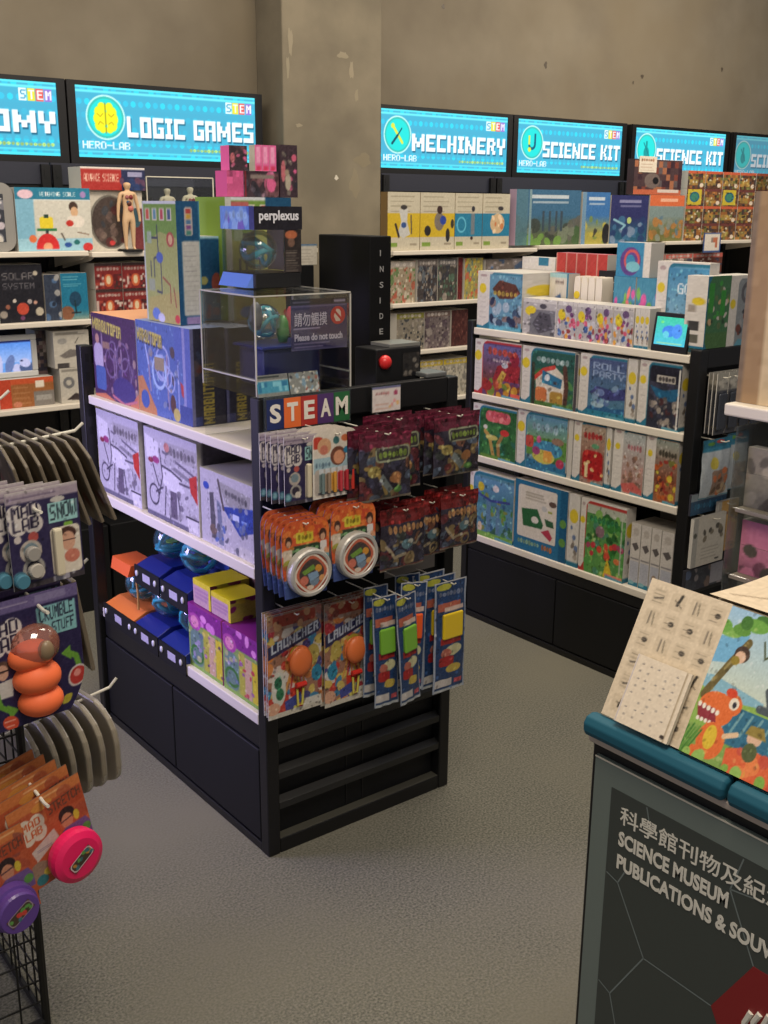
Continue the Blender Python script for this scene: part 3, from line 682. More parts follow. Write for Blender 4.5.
# second/third rows right of the pillar
def deco(s_, base, pal, w=.2, h=.2, band=None):
    a = Art(w, h, base, 240); a.seed(s_); a.busy(pal, n=16, al=.25); a.blobs(14, pal, a=.04, b=.12, al=.8); a.speck(50)
    if band: a.rect(0, .02, 1, .16, band); a.scrib(.1, .04, .9, .14, (210, 200, 190), 6, .01)
    return a
low = [('toy_kit_box', 'pale kit box with red and green blobs, second shelf beside the tower', 3.206, 3.36, 1.1805, 1.375, deco(60, (150, 134, 110), [(170, 80, 60), (90, 120, 70), (190, 180, 160)], band=(160, 150, 140))),
       ('toy_kit_box', 'dark grey kit box showing figures, second shelf, left of its twin', 3.375, 3.50, 1.1805, 1.38, deco(61, (64, 58, 58), [(40, 40, 50), (140, 130, 120), (90, 100, 110)], band=(110, 100, 96))),
       ('toy_kit_box', 'dark grey kit box showing figures, second shelf, beside the red spine', 3.505, 3.63, 1.1805, 1.38, deco(62, (70, 66, 60), [(50, 50, 60), (150, 140, 130), (80, 110, 90)], band=(100, 96, 96))),
       ('toy_kit_box', 'slim dark red kit box on the second wall shelf', 3.635, 3.665, 1.1805, 1.385, deco(63, (96, 26, 28), [(70, 20, 24), (120, 40, 34)])),
       ('toy_kit_box', 'yellow green kit box with an orange foot, behind the puzzle display', 3.68, 3.80, 1.1805, 1.38, deco(64, (150, 140, 80), [(190, 170, 60), (80, 120, 120), (190, 90, 60)])),
       ('toy_kit_box', 'grey kit box behind the puzzle display, second shelf', 3.82, 4.12, 1.1805, 1.37, deco(65, (110, 100, 94), [(140, 130, 130), (60, 80, 110)])),
       ('toy_kit_box', 'pale box with a yellow green title, third wall shelf', 3.25, 3.42, .9505, 1.13, deco(66, (126, 118, 104), [(110, 104, 96), (150, 140, 130), (40, 44, 50)], band=(130, 126, 50))),
       ('toy_kit_box', 'violet grey box on the third wall shelf', 3.425, 3.59, .9505, 1.13, deco(67, (104, 92, 92), [(80, 66, 76), (140, 130, 124), (60, 50, 54)], band=(110, 90, 84))),
       ('toy_kit_box', 'brown red box at the end of the third wall shelf', 3.60, 3.71, .9505, 1.13, deco(68, (74, 36, 34), [(96, 56, 50), (60, 30, 30)])),
       ('toy_kit_box', 'white box with a yellow band on the low wall shelf, left one', 3.39, 3.55, .7005, .89, deco(69, (176, 168, 150), [(150, 144, 130), (120, 116, 110)], band=(196, 168, 40))),
       ('toy_kit_box', 'white box with a yellow band on the low wall shelf, right one', 3.555, 3.72, .7005, .89, deco(70, (180, 172, 154), [(150, 144, 130), (120, 116, 110)], band=(200, 172, 40)))]
for nm, lb, x0, x1, z0, z1, a in low: wallbox(nm, lb, 'box', x0, x1, z0, z1, a, group='kits on the lower wall shelves right of the pillar')
for i, (x0, x1, c, cc) in enumerate(((5.00, 5.24, (150, 70, 60), 'reddish'), (5.25, 5.50, (120, 110, 100), 'greyish'), (5.51, 5.8, (110, 60, 50), 'dark red'), (6.30, 6.62, (96, 80, 150), 'violet'))):
    wallbox('toy_kit_box', '%s kit box under the top wall shelf at right, behind the puzzle display' % cc, 'box', x0, x1, 1.2005, 1.37 if i < 3 else 1.42, deco(80 + i, c, [(200, 180, 170), (60, 60, 80), c], band=(190, 90, 80)), group='kits on the second wall shelf at right')
e = empty('price_tag', 'white and blue price tag hanging at the top wall shelf edge', 'tag', (5.62, 4.035, 1.375))
a = Art(.17, .115, (60, 84, 140)); a.rect(.08, .08, .92, .90, (216, 208, 196)); a.seed(2).busy([(190, 110, 80), (216, 208, 196), (150, 130, 120)], .2, .25, .8, .75, 5)
MB().flat(a, (-.085, 0, 0), (.17, 0, 0), (0, 0, .115)).build('tag_card', PRINT, e); MB().box(-.085, .085, .0008, .003, 0, .115).build('tag_holder', CLEARP, e)

# ------------------------------------------------------------------ gondola in the middle of the floor
GX0, GX1, GY0, GY1 = 1.267, 1.878, 2.095, 3.125
g = empty('display_gondola', 'black double sided display gondola with STEAM goods, centre of the floor', 'display shelf', ((GX0 + GX1) / 2, (GY0 + GY1) / 2, 0))
cx, cy = (GX0 + GX1) / 2, (GY0 + GY1) / 2
def gl(x0, x1, y0, y1, z0, z1, e=None): return (x0 - cx, x1 - cx, y0 - cy, y1 - cy, z0, z1)
def gpart(name, m_, *boxes, bevel=0.002):
    b = MB()
    for q in boxes: b.box(*gl(*q))
    return b.build(name, m_, g, bevel=bevel)
for x0, y0, zt in ((GX0, GY0, 1.197), (GX1 - .036, GY0, 1.197), (GX0 - .012, GY1 - .045, 1.219), (GX1 - .036, GY1 - .045, 1.219)):
    p = gpart('post', BLACK, (x0, x0 + .036, y0, y0 + .038, 0, zt), bevel=.004)
    if y0 > 3:
        for k in range(5): MB().box(x0 + .012 - cx, x0 + .024 - cx, y0 - .0008 - cy, y0 + .002 - cy, .95 + k * .055, .975 + k * .055).build('slot', BLACK2, p)
gpart('top_rail', BLACK, (GX0 + .037, GX1 - .037, GY0 + .002, GY0 + .030, 1.133, 1.197))
gpart('far_rail', BLACK, (GX0 + .03, GX1 - .037, GY1 - .04, GY1 - .012, 1.16, 1.215))
gpart('centre_panel', BLACK2, (cx - .008, cx + .008, GY0 + .05, GY1 - .05, .392, 1.044))
for i, (zt, th) in enumerate(((1.071, .026), (.779, .030), (.391, .030))):
    gpart('shelf', WHITE, (GX0 + .001, GX1 - .001, GY0 + .0395, GY1 - .048, zt - th, zt), bevel=.003)
gpart('plinth_lip', BLACK, (GX0 + .006, GX1 - .004, GY0 + .04, GY1 - .05, .296, .3605))
gpart('cabinet', BLACK2, (GX0 + .012, GX1 - .012, GY0 + .040, GY1 - .048, .012, .2955))
gpart('kick_rail', BLACK, (GX0 + .002, GX0 + .011, GY0 + .039, GY1 - .046, 0, .024)); gpart('kick_rail', BLACK, (GX1 - .011, GX1 - .002, GY0 + .039, GY1 - .046, 0, .024))
for y0, y1 in ((GY0 + .045, 2.612), (2.617, GY1 - .05)):
    gpart('cabinet_door', BLACK2, (GX0 + .003, GX0 + .0115, y0, y1, .030, .290), bevel=.003)
# louvred end panel
gpart('end_panel', BLACK2, (GX0 + .038, GX1 - .038, GY0 + .022, GY0 + .030, .345, 1.13)); gpart('lower_end_panel', BLACK2, (GX0 + .038, GX1 - .038, GY0 + .033, GY0 + .039, .04, .344)); gpart('bottom_plate', mat('dusty_plate', (74, 73, 66), .5), (GX0 + .037, GX1 - .037, GY0 + .004, GY0 + .0325, .0405, .0425))
gpart('foot_rail', BLACK, (GX0 + .037, GX1 - .037, GY0 + .002, GY0 + .021, 0, .040))
for z in (.318, .231, .145):
    b = MB(); x0, x1 = GX0 + .037 - cx, GX1 - .037 - cx; y = GY0 - cy
    b.add([(x0, y + .003, z), (x1, y + .003, z), (x1, y + .021, z + .012), (x0, y + .021, z + .012), (x0, y + .003, z - .018), (x1, y + .003, z - .018), (x1, y + .021, z - .030), (x0, y + .021, z - .030)],
          [(0, 1, 2, 3), (4, 5, 1, 0), (7, 6, 5, 4), (3, 2, 6, 7), (0, 3, 7, 4), (1, 5, 6, 2)])
    b.build('louvre_slat', mat('louvre_grey', (36, 36, 36), .4), g)
for x in (1.535, 1.59): MB().box(x - cx - .002, x - cx + .002, GY0 + .0310 - cy, GY0 + .0328 - cy, .045, .34).build('panel_seam', BLACK, g)
b = MB(); b.box(*gl(1.60, 1.835, GY0 + .01, GY0 + .0215, 1.075, 1.098)); b.build('label_rail', mat('grey_rail', (150, 146, 138), .4), g)
for x, z, ye in ((1.311, 1.120, 1.972), (1.388, 1.125, 1.954), (1.503, 1.117, 1.917), (1.612, 1.124, 2.012), (1.778, 1.120, 1.977), (1.273, .942, 1.917), (1.412, .957, 1.917), (1.578, .917, 1.942), (1.705, .904, 1.992), (1.782, .917, 1.964),
              (1.312, .686, 2.020), (1.470, .682, 2.014), (1.527, .697, 1.946), (1.573, .697, 1.922), (1.631, .709, 1.956), (1.735, .697, 1.937)):
    MB().tube([(x - cx, GY0 + .02 - cy, z), (x - cx, ye - .006 - cy, z), (x - cx, ye - .012 - cy, z + .005)], .0018, 6).build('peg_hook', ROD, g)

# STEAM sign in a clear holder
e = empty('steam_sign', 'sign of five coloured tiles reading STEAM on the gondola end', 'sign', (1.40, 2.086, 1.122))
MB().box(-.122, .122, 0, .006, -.003, .077).build('holder', CLEARP, e)
w = .047
MB().box(-.119, .119, -.0012, -.0002, 0, .074).build('backing', mat('sign_back', (60, 62, 70), .4), e)
for i, (ch, c) in enumerate(zip('STEAM', ((30, 44, 92), (222, 108, 52), (170, 50, 44), (78, 52, 104), (40, 98, 58)))):
    x0 = -.1175 + i * w
    t = MB().box(x0, x0 + w - .0008, -.0024, -.0013, .002, .072).build('letter_tile', mat('tile_' + ch, c, .4), e)
    t['label'] = 'tile with the letter ' + ch
    text_part('letter', ch, t, (x0 + (.008 if ch != 'M' else .005), -.0026, .017), (1, 0, 0), (0, 0, 1), w - (.017 if ch != 'M' else .011), .044, mat('letter_white', (222, 216, 204), .5), .035)
e['category'] = 'sign'

# price card on the rail
e = empty('price_card', 'white price card in a clear holder on the gondola rail', 'card', (1.629, 2.083, 1.133))
a = Art(.088, .062, (216, 204, 200)); a.rect(0, 0, 1, .12, (110, 110, 150)); a.seed(3); a.scrib(.12, .22, .6, .36, (200, 130, 130), 6, .008); a.lines(.12, .5, .6, .85, 3, (200, 140, 120), .008); a.ell(.82, .3, .07, None, (170, 60, 100)); a.blobs(5, [(226, 180, 120), (220, 150, 150)], .6, .5, .95, .9, .03, .06)
MB().flat(a, (-.044, -.001, 0), (.088, 0, 0), (0, 0, .062)).build('card_print', PRINT, e)
MB().box(-.046, .046, 0, .002, -.002, .064).build('card_holder', CLEARP, e)

# ---- marble run boxes
def marble(w, h, bg, s_, tray=True):
    a = Art(w, h, bg, 380); a.seed(s_); a.mute = .28
    hi = (150, 160, 210) if s_ == 1 else (110, 84, 130)
    for i in range(7):
        x = a.r.uniform(.2, .95); a.line([(x, a.r.uniform(.2, .5)), (x + a.r.uniform(-.03, .03), a.r.uniform(.6, .95))], .014, [(110, 150, 190), (140, 120, 150), (80, 110, 190), (126, 140, 200)][i % 4] if s_ == 1 else [(120, 90, 130), (90, 60, 110), (140, 110, 140)][i % 3])
    for i in range(4):
        x = a.r.uniform(.35, .85); y = a.r.uniform(.4, .7); a.ring(x, y, a.r.uniform(.06, .13), .01, hi)
    a.blobs(16, [(120, 130, 160), (90, 60, 60), (60, 80, 170), (150, 130, 110)] if s_ == 1 else [(150, 110, 130), (70, 50, 110), (170, 140, 120)], .25, .3, 1, .95, .015, .04, .8); a.speck(130, .006, .02, .4)
    return a
a = marble(.30, .235, (72, 34, 84), 2)
a.poly([(0, .97), (.25, .93), (.5, 1.0), (.8, .99), (1, .82), (1, 1.1), (0, 1.1)], (204, 104, 62)); a.ell(.68, .84, .25, .15, (60, 44, 120)); a.line([(.42, .93), (.68, 1.0), (.95, .92)], .012, (190, 90, 110))
a.rrect(.03, .35, .24, .66, (176, 160, 190), .08); a.ell(.12, .30, .045, None, (186, 130, 110)); a.rrect(.05, .62, .28, .90, (60, 90, 170), .04); a.rect(.24, .32, .4, .40, (150, 110, 90))
a.text('MARBUTOPIA', .035, .075, .68, .21, (80, 60, 60), 0, .10, True); a.text('MARBUTOPIA', .03, .055, .67, .19, (206, 190, 60), 0, .10, True)
carton_L('marble_run_box', 'purple marble run box with a boy printed on it, on the top shelf', 'box', 3.062, 2.765, 1.0715, 1.318, 1.287, .20, a, top=(206, 150, 110), group='large marble run boxes')
a = marble(.335, .24, (66, 96, 176), 1)
a.poly([(0, .62), (.1, .60), (.34, .93), (.36, 1.1), (0, 1.1)], (196, 116, 56)); a.ell(.13, .85, .08, .10, (50, 84, 170)); a.poly([(.80, .56), (.97, .66), (.92, .76), (.82, .70)], (200, 44, 40)); a.ring(.42, .52, .12, .014, (150, 180, 220)); a.rect(.72, .02, .86, .34, (66, 90, 180))
a.rect(.86, 0, .90, 1, (130, 130, 190)); a.rect(.90, 0, 1, 1, (70, 90, 180)); a.rect(.78, .80, 1, 1, (46, 66, 150)); a.line([(.14, .1), (.22, .45)], .012, (150, 170, 220)); a.ell(.66, .82, .05, .10, (90, 50, 40)); a.ell(.72, .92, .06, .07, (190, 170, 70)); a.rect(.34, .36, .52, .50, (150, 130, 90)); a.ell(.68, .28, .04, .06, (80, 60, 60))
a.text('MARBUTOPIA', .025, .10, .50, .235, (50, 44, 50), 0, .10, True); a.text('MARBUTOPIA', .02, .08, .49, .215, (206, 186, 50), 0, .10, True)
def mside(s_, w=.1):
    a = Art(w, .245, (54, 54, 74), 380); a.seed(s_).blobs(14, [(90, 80, 84), (60, 70, 100), (110, 60, 56), (40, 40, 56)], 0, 0, 1, .5, .05, .16, .8); a.rect(0, 0, .10, 1, (110, 112, 160))
    b = blockmap('MARBUTOPIA').T[::-1]                           # title running upward
    hh, ww = b.shape; x0, x1, y0, y1 = .34, .66, .36, .98
    fx = ((a.X - x0) / (x1 - x0) * ww); fy = ((a.Y - y0) / (y1 - y0) * hh); ok = (fx >= 0) & (fx < ww) & (fy >= 0) & (fy < hh)
    k = b[np.clip(fy.astype(int), 0, hh - 1), np.clip(fx.astype(int), 0, ww - 1)] > 0
    a.put(ok & k, (196, 176, 76)); a.rect(.10, .9, .3, 1, (60, 70, 130)); return a
carton_L('marble_run_box', 'large blue marble run box with a red funnel, on the top shelf', 'box', 2.762, 2.452, 1.0715, 1.322, 1.287, .098, a, right=mside(5), top=(136, 150, 190), group='large marble run boxes')
carton_L('marble_run_box', 'dark marble run box behind the blue one, seen through the clear case', 'box', 2.762, 2.452, 1.0715, 1.318, 1.388, .09, marble(.31, .24, (54, 60, 120), 3), right=mside(6, .09), top=(150, 156, 176), group='large marble run boxes')
def pipes(w, h, s_):
    a = Art(w, h, (112, 150, 60), 380); a.seed(s_); a.rect(0, .0, 1, .03, (200, 206, 210)); a.rect(0, 0, .05, 1, (180, 190, 180)); a.poly([(.05, .35), (.5, .25), (1, .3), (1, 1), (.05, 1)], (158, 164, 88)); a.poly([(.1, .8), (1, .72), (1, 1), (.1, 1)], (170, 160, 84))
    for i, c in enumerate(((200, 80, 60), (90, 140, 160), (190, 70, 80), (60, 90, 130))): a.rect(.09 + i * .21, .06, .23 + i * .21, .16, (200, 196, 170)); a.rect(.12 + i * .21, .07, .20 + i * .21, .15, c)
    for P in ([(.42, .2), (.44, .45), (.30, .47), (.30, .62)], [(.5, .48), (.5, .75), (.36, .74)], [(.2, .5), (.2, .62)], [(.55, .62), (.75, .68), (.75, .82)], [(.42, .3), (.25, .3)], [(.85, .7), (.9, .85)]):
        a.line(P, .014, (60, 66, 84) if P[0][0] < .52 else (150, 70, 50))
    a.ell(.80, .31, .11, .06, (176, 70, 56)); a.ell(.80, .31, .06, .04, (206, 170, 120)); a.ell(.47, .46, .10, .045, (70, 96, 170)); a.rect(.12, .25, .25, .35, (150, 170, 140)); a.ell(.3, .93, .12, .05, (90, 120, 190)); a.ell(.45, .96, .10, .04, (190, 190, 210)); a.ell(.92, .95, .07, .035, (200, 50, 50)); a.rect(.12, .64, .3, .74, (150, 160, 130)); return a
def spine(w=.066, h=.285):
    a = Art(w, h, (22, 74, 116), 380); a.rrect(.36, .05, .68, .28, (170, 160, 160), .1); a.seed(4)
    for i in range(5): a.rect(.42, .065 + i * .043, .62, .10 + i * .043, ((170, 60, 60), (190, 150, 60), (70, 110, 150), (120, 70, 130), (60, 120, 110))[i])
    a.rrect(.22, .32, .95, .92, (176, 176, 172), .06); a.lines(.30, .36, .9, .88, 14, (150, 150, 150), .012); a.rect(.3, .93, .9, .99, (140, 120, 170)); a.rect(.95, 0, 1, 1, (60, 130, 160)); return a
carton_L('pipe_run_box', 'tall green pipe building box with a blue spine, on top of the blue box', 'box', 2.722, 2.532, 1.3235, 1.632, 1.305, .066, pipes(.19, .28, 1), right=spine(), top=(200, 206, 210), group='tall green pipe building boxes')
a = Art(.07, .2, (18, 70, 112), 380); a.seed(5); a.ell(.8, .55, .2, .12, (150, 70, 60)); a.ell(.3, .52, .16, .05, (150, 150, 90)); a.blobs(4, [(110, 60, 80), (60, 60, 90)], .3, .7, 1, .95, .08, .16); a.rect(0, 0, 1, .03, (150, 190, 210))
carton('pipe_run_box', 'short dark blue box standing between the two green pipe boxes', 'box', .072, .18, .22, a, (1.43, 2.60, 1.3235), group='tall green pipe building boxes')
carton('box_riser', 'white card carton carrying the second green pipe box, behind the clear case', 'box', .18, .18, .25, (150, 140, 128), (1.562, 2.56, 1.072))
a = pipes(.2, .3, 9); a.rect(0, 0, .09, 1, (186, 188, 180)); a.rect(.6, 0, 1, .20, (20, 76, 116)); a.rect(.09, .04, .35, .1, (180, 90, 90)); a.rrect(.06, .12, .5, .26, (110, 160, 220), .03)
carton('pipe_run_box', 'green pipe building box with a white edge, behind the clear ball toy', 'box', .205, .16, .32, a, (1.565, 2.56, 1.3235), left=(126, 158, 66), top=(190, 196, 200), group='tall green pipe building boxes')
# pink doll kits stacked on it
def pink(w, h, s_, spn=.0):
    a = Art(w, h, (60, 44, 52), 380); a.seed(s_); a.blobs(9, [(40, 40, 50), (110, 70, 76), (120, 110, 100), (200, 90, 130)], .1, .1, .95, .9, .06, .15, .85); a.ell(.85, .5, .09, None, (214, 90, 140)); a.ell(.2, .5, .12, .2, (190, 100, 110))
    a.speck(40, .02, .05); return a
PKS = Art(.02, .06, (226, 96, 156), 380); PKS.rect(.25, .1, .75, .7, (236, 150, 190)); PKS.rect(.2, .8, .8, .95, (210, 50, 90))
carton('doll_kit_box', 'pink edged kit box standing at top left of the pink stack', 'box', .054, .045, .062, pink(.054, .07, 1), (1.521, 2.585, 1.7115), left=(226, 96, 156), group='pink kit boxes stacked behind the ball toy')
for i in range(3):
    x0 = 1.583 + i * .0225
    carton('doll_kit_box', 'slim pink kit box standing on edge on the stack, %s of three' % ('leftmost', 'middle', 'rightmost')[i], 'box', .0215, .03, .066, PKS, (x0, 2.585, 1.7115), group='pink kit boxes stacked behind the ball toy')
a = pink(.205, .065, 3); a.rect(0, 0, .32, 1, (196, 76, 128)); a.busy([(226, 90, 150), (150, 60, 100)], 0, 0, .3, .5, 5); a.rect(.34, 0, .37, 1, (120, 30, 40)); a.rect(.45, .15, .9, .3, (130, 116, 110))
carton('doll_kit_box', 'wide pink and dark kit box lying across the top of the green box', 'box', .160, .06, .066, a, (1.562, 2.58, 1.6445), left=(206, 84, 140), group='pink kit boxes stacked behind the ball toy')
a = pink(.06, .13, 4); a.ell(.45, .7, .16, .16, (170, 160, 140)); a.ell(.4, .52, .12, .06, (150, 130, 110)); a.ell(.8, .25, .14, None, (206, 90, 120))
carton('doll_kit_box', 'upright dark kit box with a white figure at right of the pink stack', 'box', .056, .045, .136, a, (1.675, 2.580, 1.6445), left=(70, 50, 60), group='pink kit boxes stacked behind the ball toy')
carton('box_riser', 'grey card box carrying the upright dark kit box, hidden behind the ball toy', 'box', .020, .05, .572, (70, 66, 64), (1.675, 2.590, 1.072))

# ---- clear display case with the do-not-touch sign
e = empty('acrylic_case', 'clear acrylic display case on the gondola corner, holding a ball toy', 'display case', (1.40, 2.225, 1.0715))
X0, X1, Y0, Y1, Z0, Z1 = -.133, .131, -.125, .125, .128, .352
for nm, bx in (('front_pane', (X0, X1, Y0, Y0 + .003, Z0, Z1)), ('back_pane', (X0, X1, Y1 - .003, Y1, 0, Z1)), ('side_pane', (X0, X0 + .003, Y0 + .0035, Y1 - .0035, Z0, Z1)), ('side_pane', (X1 - .003, X1, Y0 + .0035, Y1 - .0035, Z0, Z1)), ('floor_pane', (X0 + .0035, X1 - .0035, Y0 + .0035, Y1 - .0035, Z0, Z0 + .003)),
               ('lid', (X0, X1, Y0, Y1, Z1 + .0005, Z1 + .0045))):
    MB().box(*bx).build(nm, CLEAR, e)
ed = MB(); t = .0016
for x, y in ((X0, Y0), (X1, Y0), (X0, Y1), (X1, Y1)): ed.box(x - t, x + t, y - t, y + t, .13, Z1)
for y in (Y0, Y1): ed.box(X0, X1, y - t, y + t, Z1 + .0015, Z1 + .0045)
for x in (X0, X1): ed.box(x - t, x + t, Y0, Y1, Z1 + .0015, Z1 + .0045); ed.box(x - t, x + t, Y0, Y1, .165, .168)
ed.build('polished_edges', mat('acrylic_edge', (186, 184, 176), .25), e)

# sign inside the front pane
sg = empty('warning_sign', 'purple do not touch sign with a red hand symbol in the case', 'sign', (1.4465, 2.106, 1.297))
a = Art(.158, .118, (52, 44, 96), 500); a.rect(0, 0, 1, .13, (24, 22, 40)); a.lines(.04, .065, .4, .065, 1, (150, 140, 170), .006); a.rect(.76, .04, .96, .09, (150, 140, 170)); a.lines(.05, .57, .66, .57, 1, (170, 160, 200), .010); a.lines(.05, .86, .75, .93, 2, (130, 120, 160), .008); a.rect(0, .96, 1, 1, (90, 84, 130)); a.rect(.0, .13, 1, .16, (100, 92, 140))
MB().flat(a, (-.079, 0, 0), (.158, 0, 0), (0, 0, .118)).build('sign_print', PRINT, sg)
MB().box(-.079, .079, .0005, .002, 0, .118).build('sign_backing', BLACK, sg)
LW = mat('sign_lettering', (206, 200, 220), .5)
text_part('lettering', '請勿觸摸', sg, (-.071, -.0006, .056), (1, 0, 0), (0, 0, 1), .092, .031, LW, .008, .0004)
text_part('lettering', 'Please do not touch', sg, (-.071, -.0006, .022), (1, 0, 0), (0, 0, 1), .136, .0165, LW, .03, .0004)
RD = mat('prohibition_red', (196, 44, 40), .5)
ic = MB(); ic.lathe([(.021, 0), (.021, .0008)], 28, (.052, -.0004, .077), 'y'); ic.build('symbol_disc', RD, sg)
ic = MB(); P = [(-.006, -.014), (.006, -.014), (.009, -.004), (.008, .008), (.004, .014), (-.004, .015), (-.009, .006), (-.012, -.002)]
ic.add([(.052 + x, -.0014, .077 + z) for x, z in P], [tuple(range(8))]); ic.build('symbol_hand', mat('symbol_hand', (226, 206, 190), .5), sg)
ic = MB(); ic.add([(.052 + x, -.0018, .077 + z) for x, z in ((-.015, .011), (-.011, .015), (.015, -.011), (.011, -.015))], [(0, 3, 2, 1)]); ic.build('symbol_bar', RD, sg)
# spherical maze toys
BLUE = mat('toy_blue', (24, 38, 118), .3)
TEAL = mat('maze_teal', (40, 160, 176), .35, emit=0)
GREEN = mat('maze_green', (110, 160, 60), .4)
def maze(parent, c, r, s_, tube=None, wire=7):
    rn = random.Random(s_)
    b = MB().ball(c, r, n=20, m_=12); b.build('clear_ball', CLEARP, parent, smooth=True)
    for i in range(3):
        tb = MB(); ph, th = rn.uniform(0, 6), rn.uniform(.2, 2.9); rr_ = r * rn.uniform(.72, .88)
        ax = Vector((math.sin(th) * math.cos(ph), math.sin(th) * math.sin(ph), math.cos(th))); u = ax.orthogonal().normalized(); v = ax.cross(u)
        pts = [Vector(c) + ax * r * .3 * math.sin(2 * a) + (u * math.cos(a) + v * math.sin(a)) * rr_ for a in [2 * math.pi * k / wire / 2 for k in range(wire * 2)]]
        tb.tube(pts, r * .13, 6, closed=True); tb.build('maze_track', tube or TEAL, parent, smooth=True)
    MB().lathe([(r * .35, 0), (r * .35, r * .08)], 12, (c[0], c[1], c[2] - r * .1)).build('maze_platform', GREEN, parent)
e2 = empty('ball_toy', 'toy with green and red pieces on a blue block inside the clear case', 'toy', (1.40, 2.245, 1.2035))
MB().box(-.06, .105, -.06, .06, 0, .090).build('blue_block', mat('satin_blue', (24, 30, 92), .3), e2, bevel=.01)
MB().box(-.07, .115, -.07, .07, .0905, .098).build('block_top', BLUE, e2, bevel=.003)
maze(e2, (-.02, 0, .150), .042, 3)
for i, (x, z, c) in enumerate(((.02, .130, (60, 130, 60)), (.045, .150, (190, 70, 80)), (.06, .130, (180, 176, 170)), (.085, .165, (150, 40, 40)), (-.055, .165, (90, 92, 96)))):
    MB().lathe([(.010, -.03), (.016, -.01), (.014, .02), (.006, .034)], 12, (x, -.02, z)).build('toy_piece', mat('piece_%d' % i, c, .4), e2, smooth=True)
for (nm, lb, x, yy, w_, s_) in (('mini_card_box', 'small pale blue printed card box on the ledge above S and T', 1.309, 2.094, .084, 1), ('mini_card_box', 'small silver grey speckled card box on the ledge above E and A', 1.394, 2.092, .082, 2)):
    a = Art(w_, .05, (120, 124, 120), 500); a.seed(s_)
    if s_ == 1: a.rect(0, 0, 1, .3, (150, 150, 146)); a.rect(0, .3, 1, .82, (60, 140, 170)); a.busy([(40, 110, 150), (110, 180, 200)], .05, .35, .95, .78, 10); a.lines(.05, .12, .8, .12, 1, (70, 80, 80), .02)
    else: a.blobs(60, [(170, 176, 176), (200, 196, 180), (60, 64, 70), (110, 140, 160), (140, 90, 80)], a=.02, b=.06)
    o = carton(nm, lb, 'box', w_, .006, .05, a, (x, yy - .002 , 1.2002), base=(90, 92, 92)); o.rotation_euler = (R(-12), 0, 0)
MB_ = MB().box(-.118, .118, -.010, .018, 0, .0014); tag(MB_.build('clear_ledge', CLEARP, None, (1.40, 2.100, 1.1978)), 'thin clear ledge on the rail under the little card boxes', 'ledge')

# perplexus box on top of the case
zt = 1.0715 + .3572
e = empty('ball_maze_box', 'black and blue perplexus box with a teal ball maze, on the clear case', 'box', (1.440, 2.375, zt))
MB().box(-.066, .066, -.105, .05, 0, .036).build('base', BLACK2, e, bevel=.003)
a = Art(.17, .03, (90, 124, 196), 400); a.seed(2).blobs(8, [(130, 160, 220), (60, 90, 180)], a=.05, b=.15)
s_ = MB(); s_.add([(-.080, .05, .002), (-.080, -.085, .002), (-.0665, -.095, .034), (-.0665, .048, .034), (-.0665, -.095, .002), (-.0665, .048, .002)], [(0, 1, 2, 3), (1, 4, 2), (0, 3, 5), (1, 0, 5, 4)], C8((86, 120, 200))); s_.build('blue_lip', PRINT, e)
a = Art(.135, .05, (26, 24, 34), 400); a.seed(1)
hd = MB(); hd.flat(a, (-.068, -.108, .138), (.136, 0, 0), (0, 0, .054))
b2 = Art(.2, .05, (96, 140, 220), 300); b2.seed(3); b2.blobs(14, [(130, 170, 230), (70, 100, 200), (110, 90, 190)], 0, 0, .9, 1, .04, .1); b2.rect(.85, 0, 1, 1, (46, 50, 120)); b2.scrib(.15, .2, .8, .6, (150, 190, 240), 6, .01)
hd.flat(b2, (-.068, .052, .138), (0, -.160, 0), (0, 0, .054)); hd.add([(-.068, -.108, .192), (.068, -.108, .192), (.068, .052, .192), (-.068, .052, .192)], [(0, 1, 2, 3)], C8((50, 56, 80)))
hd.add([(.068, -.108, .138), (.068, .052, .138), (.068, .052, .192), (.068, -.108, .192)], [(0, 1, 2, 3)], C8((20, 20, 26))); hd.build('header', PRINT, e)
text_part('lettering', 'perplexus', e, (-.055, -.1092, .153), (1, 0, 0), (0, 0, 1), .112, .030, mat('brand_white', (214, 214, 222), .5), .025)
a = Art(.05, .1, (40, 34, 34), 400); a.seed(9); a.ell(.4, .12, .34, .10, (176, 96, 60)); a.ell(.4, .3, .2, .1, (110, 80, 66)); a.lines(.1, .48, .85, .95, 9, (110, 100, 92), .02)
MB().flat(a, (.018, -.106, .037), (.048, 0, 0), (0, 0, .10)).box(.018, .066, -.105, -.100, .037, .1375, C8((24, 24, 28)), skip='-y').box(.064, .066, -.0995, .048, .037, .1375, C8((24, 24, 28))).build('info_panel', PRINT, e)
for bx in ((-.066, .017, -.107, -.1055, .037, .1375), (-.067, -.0655, -.105, .05, .037, .1375)): MB().box(*bx).build('window', CLEAR, e)
maze(e, (-.020, -.045, .0895), .0475, 8)

